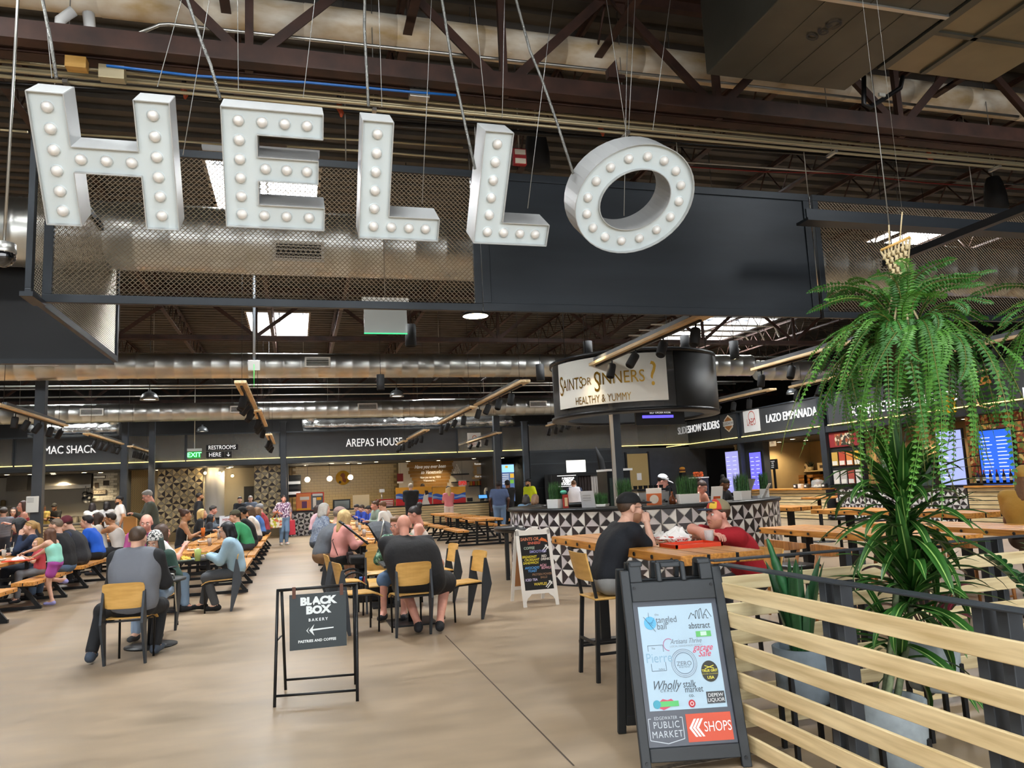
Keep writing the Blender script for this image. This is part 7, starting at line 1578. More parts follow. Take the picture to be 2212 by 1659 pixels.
# --- shared head, hair and hand shapes (head space: +y out of the face, origin at head centre)
def ball(c,r):return lambda X,Y,Z:np.sqrt((X-c[0])**2+(Y-c[1])**2+(Z-c[2])**2)-r
HEADP=[('e',(0,-.018,.03),(.077,.098,.09)),('e',(0,.022,-.04),(.062,.072,.078)),((0,.066,-.095),(0,.062,-.092),.02,.02),((0,.086,.012),(0,.106,-.024),.009,.0145),((-.036,.078,.028),(.036,.078,.028),.012,.012),((-.02,.083,-.06),(.02,.083,-.06),.009,.009),
         ((-.038,.06,-.02),(-.038,.06,-.025),.026,.026),((.038,.06,-.02),(.038,.06,-.025),.026,.026),('e',(-.079,-.012,-.006),(.012,.02,.032)),('e',(.079,-.012,-.006),(.012,.02,.032)),((0,-.03,-.05),(0,-.035,-.15),.052,.054)]
def shapes(LF_):
    HEAD=sdf(HEADP,.0062*LF_,.014,sub=lambda X,Y,Z:np.minimum(ball((-.033,.104,.006),.018)(X,Y,Z),ball((.033,.104,.006),.018)(X,Y,Z)))
    def hairline(a,b_):return lambda X,Y,Z:(a+b_*Y)-Z
    HAIR={}
    SK=('e',(0,-.024,.04),(.086,.104,.094))
    HAIR['short']=sdf([SK,('e',(0,.03,.1),(.058,.045,.024))],.0075*LF_,.02,cut=hairline(.012,.78))
    HAIR['buzz']=sdf([('e',(0,-.02,.034),(.081,.101,.092))],.0075*LF_,.02,cut=hairline(.02,.75))
    HAIR['thin']=sdf([('e',(0,-.022,.02),(.083,.1,.08))],.0075*LF_,.02,cut=lambda X,Y,Z:np.maximum(hairline(-.02,.5)(X,Y,Z),Z-.05))
    LB=[SK,((0,-.07,.02),(0,-.085,-.22),.075,.05),((-.07,-.03,.0),(-.085,-.02,-.2),.035,.03),((.07,-.03,.0),(.085,-.02,-.2),.035,.03),((-.075,.02,.05),(-.088,.03,-.12),.02,.02),((.075,.02,.05),(.088,.03,-.12),.02,.02)]
    faceclear=lambda X,Y,Z:np.maximum(np.maximum(np.abs(X)-.066,-Y+.03),Z-.075)
    HAIR['long']=sdf(LB,.009*LF_,.03,sub=faceclear)
    HAIR['bob']=sdf([SK,((0,-.06,.02),(0,-.07,-.11),.08,.07),((-.068,-.02,.0),(-.082,-.01,-.09),.036,.03),((.068,-.02,.0),(.082,-.01,-.09),.036,.03)],.009*LF_,.03,sub=faceclear)
    HAIR['bun']=sdf([('e',(0,-.02,.036),(.082,.102,.093)),((0,-.11,.1),(0,-.115,.11),.045,.045)],.0075*LF_,.015,cut=lambda X,Y,Z:np.where(Y<-.07,-1.,hairline(.012,.75)(X,Y,Z)))
    HAIR['pony']=sdf([('e',(0,-.02,.036),(.082,.102,.093)),((0,-.12,.05),(0,-.16,-.1),.035,.018)],.0075*LF_,.015,cut=lambda X,Y,Z:np.where(Y<-.09,-1.,hairline(.012,.75)(X,Y,Z)))
    HAIR['dread']=sdf([SK]+[((.07*math.cos(a),-.03+.07*math.sin(a),.03),(.1*math.cos(a),-.04+.1*math.sin(a),-.24-.03*(k%3)),.02,.012) for k,a in enumerate([PI+.0+q*.26 for q in range(13)])],.0085*LF_,.008,sub=faceclear)
    BEARD=sdf([('e',(0,.026,-.052),(.066,.074,.074)),((0,.068,-.098),(0,.066,-.1),.026,.026)],.0075*LF_,.015,cut=lambda X,Y,Z:np.maximum(Z+.035,-Y+.0),sub=lambda X,Y,Z:np.maximum(np.abs(X)-.024,np.abs(Z+.06)-.012))
    CAP=sdf([('e',(0,-.018,.052),(.09,.11,.092))],.0075*LF_,.01,cut=lambda X,Y,Z:(.046+.05*Y)-Z)
    BRIM=sdf([('e',(0,.128,.052),(.072,.075,.011))],.0075*LF_,.01)
    BEANIE=sdf([('e',(0,-.03,.06),(.09,.108,.098)),((-.05,.05,.05),(.05,.05,.05),.035,.035)],.0085*LF_,.03,cut=lambda X,Y,Z:(.03+.3*Y)-Z)
    def hand_shape(curl,spread=.06):
        pr=[((-.022,.02,0),(-.026,.075,0),.016,.015),((0,.01,0),(0,.08,0),.017,.015),((.022,.02,0),(.026,.075,0),.016,.014),((0,-.02,0),(0,.02,0),.022,.02)]
        for k,(x,L) in enumerate(((-.032,.06),(-.011,.074),(.011,.078),(.031,.07))):
            p=np.array([x,.08,0.]);an=0.0;r=.0092
            for s_,f in enumerate((.45,.32,.25)):
                an+=curl*(.55,.75,.45)[s_];q=p+np.array([x*spread,math.cos(an),-math.sin(an)])*L*f;pr.append((tuple(p),tuple(q),r,r*.92));p=q;r *= .92
        pr+=[((.026,.015,-.004),(.052,.045,-.016),.013,.011),((.052,.045,-.016),(.054-.02*curl*.5,.078,-.024-.02*curl*.4),.011,.009*LF_)]
        return sdf(pr,.0055*LF_,.006)
    HAND={'open':hand_shape(.25),'relaxed':hand_shape(.7),'fist':hand_shape(1.7)}
    return dict(HEAD=HEAD,HAIR=HAIR,BEARD=BEARD,CAP=CAP,BRIM=BRIM,BEANIE=BEANIE,HAND=HAND)
SHP={0:shapes(1.0),1:shapes(1.75),2:shapes(2.3)}
def m_rot(Mt,V_):return V_ @ np.array(Mt).T
def ik(a,tgt,l1,l2,pole):
    a,tgt=Vector(a),Vector(tgt);d=tgt-a;L=min(d.length,(l1+l2)*.995);d.normalize();tgt=a+d*L
    x=(l1*l1-l2*l2+L*L)/(2*L);h=math.sqrt(max(0,l1*l1-x*x));p=Vector(pole);p=(p-d*p.dot(d)).normalized()
    return a+d*x+p*h,tgt
SKIN={'fair':'#d2a48c','pink':'#d89a86','tan':'#b8845f','brown':'#7d5238','dark':'#4a2f22'}
def cloth(c):
    if not isinstance(c,str):return c
    return mat('cloth_'+c.lstrip('#'),c,.85,bump=.35,bscale=14)
def person(label,hx,hy,loc,face,pose='sit',lean=.25,head=(.1,0),arms=('table','table'),hair=('short','#2a1d14'),top=('#333333','short'),bottom=('#2b2f3a','long'),shoes='#26262a',skin='fair',
           seat=.46,g=1.0,tz=.76,s=None,beard=None,cap=None,beanie=None,eyes=True,vox=.019,feet=None,extras=(),female=False,belly=1.0,hands='relaxed',group=None,knees=None,side=0.0):
    lod=SHP[0 if vox<.0135 else 1 if vox<.0175 else 2];HEAD,HAIR,BEARD,CAP,BRIM,BEANIE,HAND=(lod[q] for q in ('HEAD','HAIR','BEARD','CAP','BRIM','BEANIE','HAND'))
    vox=vox*(1.2 if vox<.0135 else 1.35)
    P=aX(hx,hy,loc[1]) if loc[0]=='X' else aY(hx,hy,loc[1]);hz=P.z;l=lean
    ux,uy=lambda a:math.sin(a),lambda a:math.cos(a)
    vert=.28*math.cos(.6*l)+.22*math.cos(1.25*l)+.145*math.cos(.5*l)
    if s is None:s=(hz-seat)/(.1+vert) if pose=='sit' else hz/(.935+vert)
    s=max(.62,min(1.15,s));pz=seat+.1*s if pose=='sit' else .935*s
    V3=lambda x,y,z:Vector((x,y,z))
    p0=V3(0,0,pz);ch=p0+V3(0,math.sin(.6*l),math.cos(.6*l))*.28*s;nb=ch+V3(0,math.sin(1.25*l),math.cos(1.25*l))*.22*s;hd=nb+V3(0,math.sin(.5*l),math.cos(.5*l))*.145*s+V3(0,.025*s,0);ch.x+=side*.5;nb.x+=side;hd.x+=side*1.15
    Rz=Matrix.Rotation(math.radians(face-90),3,'Z');base=Vector((P.x,P.y,0))-Rz @ V3(hd.x,hd.y,0)
    sw=(.158 if female else .182)*s*(1+(g-1)*.5)
    sh=[nb+V3(-sw,-.01,-.045*s),nb+V3(sw,-.01,-.045*s)]
    prim=[];T=lambda a,b_,ra,rb=None:(tuple(a),tuple(b_),ra,ra if rb is None else rb)
    X1=V3(1,0,0)
    tor=[]
    for q in range(9):                      # torso: overlapping rings along the spine
        f=q/8;c_=p0.lerp(ch,f/.56) if f<.56 else ch.lerp(nb+V3(0,-.012*s,-.055*s),(f-.56)/.44)
        hw_=np.interp(f,(0,.3,.6,.85,1),(.078,.062,.086,.108,.1) if not female else (.082,.052,.074,.094,.086));rr=np.interp(f,(0,.3,.6,.85,1),(.1,.092,.1,.086,.062) if not female else (.1,.084,.096,.078,.056))
        gg=g*(1+(belly-1)*max(0,1-abs(f-.3)/.4)) if f<.75 else 1+(g-1)*(.5 if f<.95 else .3)
        tor.append(T(c_-X1*hw_*s*gg,c_+X1*hw_*s*gg,rr*s*gg))
    if belly>1.02:tor.append(T(p0.lerp(ch,.3)+V3(0,.06*s,0),p0.lerp(ch,.55)+V3(0,.06*s,0),.12*s*belly))
    shp=[T(sh[i],nb+V3((-.03,.03)[i]*s,-.015*s,-.02*s),.052*s,.05*s) for i in (0,1)]
    prim+=tor+shp+[T(nb-V3(0,.01,.02*s),hd+V3(0,-.03*s,-.05*s),.054*s,.05*s)]
    # legs
    hip=[p0+V3(sx*.085*s*g,0,-.02*s) for sx in (-1,1)];kn,an_,toe=[],[],[]
    for i,sx in enumerate((-1,1)):
        if pose=='sit':
            k_=knees[i] if knees else (sx*.13*s*g,.43*s,seat+.035);k_=V3(*k_);f_=V3(*(feet[i] if feet else (sx*.13,k_.y+.02,.08)))
            kn.append(k_);an_.append(f_);toe.append(f_+V3(sx*.02,.14*s,-.035))
        else:
            f_=V3(*(feet[i] if feet else (sx*.1*s,.0+.02*sx,.08*s)));k_,f_=ik(hip[i],f_,.43*s,.42*s,(0,1,0));kn.append(k_);an_.append(f_);toe.append(f_+V3(sx*.03,.14*s,-.035*s))
        prim+=[T(hip[i],kn[i],.08*s*g,.056*s*g),T(kn[i],an_[i],.054*s*(1+(g-1)*.6),.036*s),T(an_[i],toe[i],.036*s,.028*s)]
    # arms
    el,hn,hdir=[],[],[]
    for i,sx in enumerate((-1,1)):
        a=arms[i];fy=nb.y
        if a=='table':tg=V3(sx*.13,max(p0.y+.36*s,fy+.22*s),tz+.035)
        elif a=='cross':tg=V3(-sx*.12,max(p0.y+.36*s,fy+.2*s),tz+.045+.03*i)
        elif a=='down':tg=sh[i]+V3(sx*.07,.03,-.5*s)
        elif a=='lap':tg=V3(sx*.1,p0.y+.3*s,seat+.19)
        elif a=='phone':tg=V3(sx*.06,fy+.3*s,nb.z-.22*s)
        elif a=='chin':tg=hd+V3(sx*.03,.13*s,-.13*s)
        elif a=='mouth':tg=hd+V3(sx*.04,.16*s,-.06*s)
        elif a=='behind':tg=p0+V3(sx*.12,-.2*s,.02)
        else:tg=V3(*a)
        e,h=ik(sh[i],tg,.285*s,.25*s,(sx,-.15,.02) if a=='cross' or (a=='table' and tz>.9) else (sx*.6,-.5,-.8));el.append(e);hn.append(h);hdir.append((h-e).normalized())
        prim+=[T(sh[i],e,.05*s*(1+(g-1)*.7),.039*s*(1+(g-1)*.5)),T(e,h,.039*s*(1+(g-1)*.5),.026*s)]
    V_,Q=sdf(prim,vox,.045);nV=len(V_);parts=[V_];faces=list(Q)
    Hm=Matrix.Rotation(-head[1],3,'Z') @ Matrix.Rotation(-head[0],3,'X')
    hs=s*1.0 if s>.9 else s*1.12
    def to_head(Vh):return m_rot(Hm,Vh*hs)+np.array(hd)
    def join(Vh,Qh):
        n0=sum(len(q) for q in parts);parts.append(Vh);faces.extend([[v+n0 for v in q] for q in Qh])
    join(to_head(HEAD[0]),HEAD[1])
    for i in (0,1):
        y=hdir[i];z=V3(0,0,1)-y*y.z;z=z.normalized() if z.length>.2 else V3(0,-1,0);x=y.cross(z);hv=HAND[hands if isinstance(hands,str) else hands[i]];Vh=hv[0].copy()*s
        q=hv[1]
        if i==1:Vh[:,0] *=-1;q=[f[::-1] for f in q]
        Vh=Vh[:,:1]*np.array(x)+Vh[:,1:2]*np.array(y)+Vh[:,2:]*np.array(z)+np.array(hn[i]);join(Vh,q)
    skm=mat('skin_'+skin,SKIN[skin],.55,var=.08,scale=20)
    o=bpy.data.objects.new('person',np_mesh('body',np.concatenate(parts),faces,skm));COL.objects.link(o);o.location=base;o.rotation_euler=(0,0,math.radians(face-90));tag(o,label,'person',group)
    infl=lambda L,e:[(p[0],p[1],p[2]+e,p[3]+e) for p in L]
    tort=[T(p0-X1*.07*s*g+V3(0,0,.03*s),p0+X1*.07*s*g+V3(0,0,.03*s),.093*s*g)]+tor[1:]
    # shirt
    c_,sl=top[0],top[1];th=.02 if len(top)>2 and top[2]=='jacket' else .011
    if sl=='none':
        L=infl(tort,th);L+=[T(nb+V3(x_*s,.05*s,-.1*s),nb+V3(x_*.9*s,-.035*s,-.005*s),.035*s,.03*s) for x_ in (-.075,.075)];L[7:9]=[]
    else:
        L=infl(tort+shp,th)
        for i in (0,1):
            f={'short':.62,'half':.9,'long':1.0}[sl];e=sh[i].lerp(el[i],f);L.append(T(sh[i],e,.055*s*(1+(g-1)*.7)+th,.05*s*(1+(g-1)*.5)+th))
            if sl=='long':L.append(T(el[i],el[i].lerp(hn[i],.93),.045*s+th,.031*s+th))
    Vs,Qs=sdf(L,vox,.05,cut=(lambda X,Y,Z:np.where((np.hypot(X,Y-nb.y)<.12),Z-(nb.z+.03*s),-1.)) if sl!='none' else None);child('shirt',Vs,Qs,cloth(c_),o)
    if len(top)>3:    # vest or open jacket layer over the shirt
        Vs,Qs=sdf(infl(tort+[T(sh[i].lerp(nb,.25),nb+V3((-.03,.03)[i]*s,-.015*s,-.02*s),.052*s,.05*s) for i in (0,1)],.036),vox,.05);child('vest',Vs,Qs,cloth(top[3]),o)
    # trousers
    c_,ty=bottom[0],bottom[1];L=infl(tor[:2],.008)
    for i in (0,1):
        if ty=='long':L+=[T(hip[i],kn[i],.08*s*g+.012,.062*s*g+.012),T(kn[i],kn[i].lerp(an_[i],.9),.058*s+.014,.05*s+.01)]
        else:f={'short':.5,'knee':.95}[ty];L.append(T(hip[i],hip[i].lerp(kn[i],f),.08*s*g+.014,.075*s*g+.026))
    Vs,Qs=sdf(L,vox,.03);child('trousers' if ty=='long' else 'shorts',Vs,Qs,cloth(c_),o)
    if shoes:
        for i in (0,1):
            Vs,Qs=sdf([T(an_[i]+V3(0,-.035*s,-.03*s),toe[i]+V3(0,0,.002),.044*s,.036*s),T(an_[i],an_[i]+V3(0,0,-.03*s),.047*s,.047*s)],min(vox,.014),.02,cut=lambda X,Y,Z:.008-Z if pose!='x' else-1);child('shoe',Vs,Qs,cloth(shoes),o)
    if hair and hair[0]!='bald':Vh,Qh=HAIR[hair[0]];child('hair',to_head(Vh),Qh,mat('hair_'+hair[1].lstrip('#'),hair[1],.55,var=.3,scale=25,stretch=(6,6,1)),o)
    if beard:child('beard',to_head(BEARD[0]),BEARD[1],mat('hair_'+beard.lstrip('#'),beard,.7),o)
    if cap:
        k_=child('cap',to_head(CAP[0]),CAP[1],cloth(cap[0]),o);Vb=BRIM[0].copy()
        if len(cap)>2:Vb[:,1] *=-1;qb=[f[::-1] for f in BRIM[1]]
        else:qb=BRIM[1]
        child('brim',to_head(Vb),qb,cloth(cap[1]),k_)
    if beanie:child('hat',to_head(BEANIE[0]),BEANIE[1],cloth(beanie),o)
    if eyes:
        b=MB();b2=MB();b3=MB()
        for sx in (-1,1):
            b.sphere((sx*.032,.078,.007),.0125,10,7);b2.sphere((sx*.032,.0868,.006),.0062,8,6);b3.tube([(sx*.016,.0925,.03),(sx*.034,.09,.034),(sx*.05,.078,.028)],[.003,.004,.002],5)
        for nm,bb_,m_ in (('eye_white',b,mat('eye_white','#e8e2da',.3)),('iris',b2,mat('iris_dark','#1d130d',.2)),('eyebrow',b3,mat('brow_dark','#2a1c14',.8))):
            child(nm,to_head(np.array(bb_.v)),bb_.f,m_,o)
        b=MB();b.tube([(-.022,.0885,-.061),(0,.0935,-.0605),(.022,.0885,-.061)],[.003,.0052,.003],6);child('lips',to_head(np.array(b.v)),b.f,mat('lip_rose','#a8605a',.5),o)
    for ex in extras:
        b=MB()
        if ex[0]=='glasses':
            for sx in (-1,1):b.lathe([(.017,0),(.02,0),(.02,.003),(.017,.003),(.017,0)],seg=14)
            vs=np.array(b.v);h=len(vs)//2;vs=np.stack([vs[:,0],vs[:,2]+.1,vs[:,1]+.006],1);vs[:h,0]-=.032;vs[h:,0]+=.032;b.v=[tuple(v) for v in vs]
            b.bar((-.012,.1,.01),(.012,.1,.01),.003,.003)
            for sx in (-1,1):b.bar((sx*.052,.098,.012),(sx*.083,-.01,.012),.003,.004)
            child('glasses',to_head(np.array(b.v)),b.f,mat('frame_black','#1a1412',.3),o)
        elif ex[0]=='sunglasses_up':
            for sx in (-1,1):b.sphere((sx*.034,.06,.118),.026,10,6,sc=(1,.6,.55));b.bar((sx*.06,.05,.11),(sx*.088,-.05,.06),.004,.005)
            child('sunglasses',to_head(np.array(b.v)),b.f,mat('frame_black','#1a1412',.3),o)
        elif ex[0]=='strap':
            b.tube([nb+V3(-.12*s,.05*s,-.02*s),ch+V3(-.03,.14*s*g,0),p0+V3(.15*s,.1*s,.05*s)],.006,5);b.tube([nb+V3(-.12*s,.05*s,-.02*s),ch+V3(-.02,-.14*s*g,0),p0+V3(.15*s,-.1*s,.05*s)],.006,5);child('bag_strap',np.array([tuple(v) for v in b.v]),b.f,cloth('#1c1718'),o)
    return o,dict(Rz=Rz,base=base,hn=hn,hd=hd,nb=nb,p0=p0,s=s,el=el)
def wpt(info,v):return info['base']+info['Rz'] @ Vector(v)
plaid=stripe_mat('plaid_shirt',('#2a2a30','#8c8a90'),12,'Z',plaid=True);stripes=stripe_mat('striped_shirt',('#e6e4e0','#6a6a70'),14,'Z');floral=spot_mat('floral_blouse','#e6dfe6',('#5a3a5c','#c8b0c4','#8a6a86'),28);greenp=spot_mat('green_pattern','#1f4a34',('#3a6a4c','#8aa890','#123020'),22);check=spot_mat('checked_knit','#e8e6e0',('#3a3a3a','#d8d6d0'),60);bluegrey=spot_mat('heather_knit','#7d8ba0',('#6a7890','#98a4b4'),50);redp=stripe_mat('red_plaid',('#8c2a34','#b84a50'),10,'Z',plaid=True)
# ---- two men at the tall table (nearest the camera)
_,capman=person('man in a black cap and black T-shirt resting his chin on his hand',1362,1098,('X',2.8),0,lean=.5,head=(.05,.0),arms=('table','chin'),tz=1.05,seat=.68,hair=('buzz','#4a3524'),top=('#10141c','short'),bottom=('#8a8a88','long'),skin='fair',cap=('#0e0f11','#0e0f11'),beard='#9c7255',extras=(('glasses',),),vox=.0105,g=.98,hands=('relaxed','fist'),knees=[(-.15,.4,.7),(.15,.4,.7)],feet=[(-.15,.3,.3),(.15,.3,.3)])
_,redman=person('man in a red T-shirt and a trucker cap leaning on the tall table',1550,1112,('X',3.62),180,lean=.55,head=(.0,-.1),arms=('cross','cross'),tz=1.05,seat=.6,hair=('short','#4a3020'),top=('#a3121f','short'),bottom=('#3a3c44','long'),skin='pink',beard='#b87e62',cap=('#8f8264','#2f3c52'),vox=.0105,g=1.0,knees=[(-.15,.4,.62),(.15,.4,.62)],feet=[(-.15,.3,.22),(.15,.3,.22)])
rc_=bpy.data.objects['person.001'];k_=[c for c in rc_.children if c.name.startswith('cap')][0]
Vc=SHP[0]['CAP'][0];ctr=np.array([0,-.018,.052]);Qc=[q for q in SHP[0]['CAP'][1] if np.mean([Vc[v][1] for v in q])>.015]
child('cap_front',m_rot(Matrix.Rotation(.1,3,'Z'),((Vc-ctr)*1.025+ctr)*redman['s'])+np.array(redman['hd']),Qc,spot_mat('cap_patch','#c83a2e',('#e0b83a','#3a6ab0','#d8523a','#c83a2e'),13),k_)
# ---- left foreground
_,vest=person('man in a grey vest seen from behind on a plywood chair',298,1182,('Y',8.98),82,lean=.12,head=(.15,.05),arms=('table','table'),hair=('buzz','#4a382a'),top=('#1c1d20','long','jacket','#6f737b'),bottom=('#17181c','long'),shoes='#3c4654',vox=.0125,g=1.12,s=1.04,seat=.47,eyes=False,knees=[(-.4,.26,.5),(.14,.42,.5)],feet=[(-.42,.04,.1),(.12,.32,.09)])
_,vw=person('woman in a checked hat and green jacket facing the grey vest man',334,1178,('Y',10.35),262,lean=.42,head=(.35,.2),arms=('table','table'),hair=('long','#4a5a58'),beanie=check,top=('#2f4a40','long','jacket'),bottom=('#8fa4bd','long'),shoes='#3a3a3c',vox=.014,female=True,s=.95)
_,pw=person('woman with long brown hair in a white T-shirt at the round table',352,1150,('Y',12.45),25,lean=.25,head=(.1,-.2),arms=('table',(.1,.42,.95)),hair=('long','#4a3426'),top=('#e3dfda','short'),bottom=('#86a0bc','long'),skin='pink',female=True,vox=.014,eyes=False)
_,den=person('person with black hair in a pale denim jacket eating a burger',489,1146,('Y',12.28),178,lean=.28,head=(.3,0),arms=('phone','phone'),hair=('bob','#0d0c0e'),top=('#93aebd','long','jacket'),bottom=('#4a4c50','long'),shoes='#101012',vox=.0125,extras=(('glasses',),),knees=[(-.14,.42,.5),(.14,.42,.5)],feet=[(-.14,.28,.09),(.14,.5,.09)])
person('bald man in a magenta shirt behind the grey vest man',316,1130,('Y',13.6),270,lean=.2,head=(.2,0),hair=None,top=('#a3467e','short'),bottom=('#33363e','long'),skin='pink',vox=.018,g=1.2)
_,orn=person('woman in a black tank top holding an orange drink',402,1113,('X',-2.5),10,lean=.15,head=(.0,-.2),arms=('table','phone'),hair=('bun','#4a3022'),top=('#17171a','none'),bottom=('#2b2f3a','long'),skin='tan',female=True,vox=.016)
person('blonde woman in a black cardigan at the long table',438,1110,('X',-2.5),0,lean=.2,head=(.0,-.1),hair=('bob','#d8b878'),top=('#17181c','long'),bottom=('#2b2f3a','long'),female=True,vox=.018,extras=(('sunglasses_up',),))
person('woman with long black hair beside the blonde woman',457,1120,('X',-2.45),10,lean=.3,head=(.2,0),hair=('long','#151216'),top=('#20222a','long'),bottom=('#2b2f3a','long'),skin='tan',female=True)
person('dark haired man at the far side of the long table',461,1102,('X',-2.6),0,lean=.2,head=(.2,0),hair=('short','#3a3430'),top=('#5a6672','long'),bottom=('#2b2f3a','long'),skin='pink')
person('person in a green shirt and cap behind the denim jacket',507,1116,('X',-1.35),180,lean=.5,head=(.2,0),hair=('short','#3a2a1c'),cap=('#5a5a48','#5a5a48'),top=('#3d9c68','long'),bottom=('#3a3c44','long'),vox=.016,g=1.1)
person('man in a black shirt and backward black cap on the aisle bench',521,1109,('X',-1.3),180,lean=.4,head=(.1,0),hair=('short','#1d1612'),cap=('#17181a','#17181a',1),beard='#1d1612',top=('#1b1b1e','short'),bottom=('#3a3c44','long'),skin='tan',vox=.016,g=1.15)
person('woman with brown hair in a white top on the aisle bench',537,1104,('X',-1.25),180,lean=.35,head=(.2,0),hair=('bob','#5a4636'),top=('#d8d4ce','long'),bottom=('#3a3c44','long'),female=True)
person('woman with light brown hair in a blue shirt on the aisle bench',553,1105,('X',-1.2),180,lean=.3,head=(.2,0),hair=('bob','#7a5c40'),top=('#4a72b0','long'),bottom=('#1c1d20','long'),female=True)
person('person in red plaid and a grey cap at the end of the aisle bench',560,1092,('X',-1.15),180,lean=.3,head=(.2,0),hair=('short','#8a8a88'),cap=('#8d9095','#8d9095'),top=(redp,'long'),bottom=('#3a3c44','long'),g=1.1)
# ---- left benches
_,girl=person('small girl in a mint top and purple shorts kneeling on the bench',106,1152,('X',-4.0),165,pose='stand',lean=.28,head=(.15,.2),arms=((-.1,.5,.88),(.06,.42,.8)),hair=('long','#5a3a26'),top=('#8fd0bd','none'),bottom=('#a44a9c','short'),shoes='#8f8cc0',vox=.013,feet=[(-.02,.02,.07),(.08,-.12,.4)],female=True,s=.75,eyes=False)
person('blonde woman with sunglasses on her head beside the girl',64,1140,('X',-4.85),195,lean=.15,head=(.0,.1),arms=('chin','table'),hair=('pony','#b08a54'),top=('#22304a','long'),bottom=('#1d222c','long'),female=True,vox=.016,extras=(('sunglasses_up',),))
person('little child in a red shirt between the girl and the blonde woman',81,1162,('X',-4.4),200,lean=.1,head=(.0,-.5),arms=('table','table'),hair=('long','#a8804e'),top=('#b04048','short'),bottom=('#6a6a6c','long'),s=.72,female=True,vox=.015)
person('person in a washed black cap and dark clothes at the left bench',40,1132,('X',-5.5),190,lean=.35,head=(.3,0),hair=('long','#120f12'),cap=('#44484a','#44484a'),top=('#1c1a20','long'),bottom=('#1d2a34','long'),vox=.016,female=True)
person('man in a black hoodie with sunglasses on his cropped head',120,1137,('X',-4.25),172,lean=.3,head=(.2,0),hair=('buzz','#6a5a4a'),top=('#17171a','long','jacket'),bottom=('#5a7290','long'),vox=.015,g=1.15,extras=(('sunglasses_up',),),eyes=False)
person('person in a burgundy cap and dark vest on the left bench',143,1130,('X',-4.45),178,lean=.45,head=(.5,0),hair=('short','#3a2018'),beanie='#5c1f2a',top=('#26304a','short','jacket','#2c2c30'),bottom=('#3c3a3a','long'),shoes='#5a3a26',vox=.015,g=1.12)
person('woman with short dark hair in a bright blue T-shirt',187,1120,('X',-4.4),175,lean=.4,head=(.0,0),hair=('short','#1d1716'),top=('#1f5fd0','short'),bottom=('#1c1d20','long'),vox=.015,female=True)
person('brown haired woman seated behind the blue T-shirt',208,1110,('X',-4.6),190,lean=.2,head=(.1,0),hair=('long','#3a281e'),top=('#e0dcd6','short'),bottom=('#2b2f3a','long'),skin='pink',female=True)
person('man in a white tank top with sunglasses on his head',238,1117,('X',-4.3),178,lean=.35,head=(.1,0),arms=('mouth','table'),hair=('short','#2a2018'),top=('#dedad6','none'),bottom=('#2a2c30','long'),skin='tan',vox=.016,g=1.1,extras=(('sunglasses_up',),))
person('man in a plaid shirt and grey cap at the left edge',8,1107,('X',-7.3),100,'stand',lean=.1,head=(.1,0),hair=('short','#3a2a20'),cap=('#5a5652','#5a5652'),top=(plaid,'long'),bottom=('#2b2f3a','long'),eyes=False)
person('woman with dark brown hair and glasses behind the plaid shirt',29,1106,('X',-7.6),290,'stand',lean=.1,head=(.1,.2),hair=('long','#3a2a24'),top=('#5a2a30','long'),bottom=('#2b2f3a','long'),female=True,extras=(('glasses',),))
person('woman in a dark red sleeveless dress at the left bench',48,1094,('X',-6.4),200,'stand',lean=.05,head=(.0,-.2),arms=('phone','phone'),hair=('bob','#4a2f24'),top=('#8c1f2c','none'),bottom=('#8c1f2c','long'),skin='pink',female=True)
# ---- stall staff and people standing at the back left
person('chef in a white shirt and black cap with a full beard',257,1081,('Y',27),200,'stand',.0,(.0,-.1),('down','down'),('short','#1d1612'),('#dad6d2','short'),('#9aa0a4','long'),skin='tan',cap=('#1a1a1c','#1a1a1c'),beard='#1d1410',g=1.25,belly=1.15)
person('person in a striped shirt with dark hair at the mac counter',232,1092,('Y',26),80,'stand',.1,(.2,0),('phone','phone'),('bob','#1d1718'),(stripes,'long'),eyes=False,female=True)
person('person in a white hoodie with dark hair at the mac counter',200,1095,('Y',27),90,'stand',.1,(.2,0),('phone','phone'),('bob','#2a2020'),('#d8d4cc','long','jacket'),eyes=False,female=True)
person('kitchen worker in a mustard shirt by the left column',93,1098,('Y',34.2),250,'stand',.2,(.3,0),('phone','phone'),('buzz','#2a2018'),('#a08a4a','short'),skin='brown')
person('kitchen worker in black with a black beanie',117,1096,('Y',34.4),260,'stand',.25,(.4,0),('phone','phone'),('short','#171214'),('#17171a','short'),skin='brown',beanie='#141416')
_,olv=person('grey haired man in an olive shirt looking at his phone',318,1072,('Y',20.6),200,'stand',.22,(.45,0),('phone','phone'),('short','#8a8680'),('#4a4f44','long'),('#3a3a3c','long'),skin='pink',extras=(('glasses',),),vox=.017)
person('bearded man in black standing by the gold tiled wall',432,1073,('Y',26),15,'stand',.0,(.0,-.2),('down','down'),('buzz','#2a2018'),('#1c1c1f','long'),('#1c1c1f','long'),skin='tan',beard='#2a1c14')
person('woman in a black top near the dark restroom door',518,1080,('Y',31.5),270,'stand',.1,(.2,0),('phone','phone'),('short','#17151a'),('#1c1d22','long'),('#2b2f3a','long'),female=True)
person('grey haired man near the dark restroom door',541,1078,('Y',31.8),270,'stand',.1,(.2,0),('phone','phone'),('short','#a09a94'),('#5a6472','long'),('#2b2f3a','long'))
_,flo=person('woman in a floral blouse and jeans carrying bags in the aisle',613,1078,('Y',27.5),290,'stand',.0,(.0,.2),('down',(.2,.15,1.1)),('bun','#2a1d18'),(floral,'half'),('#6f8aa8','long'),'#d8d4d0','pink',female=True,g=1.2)
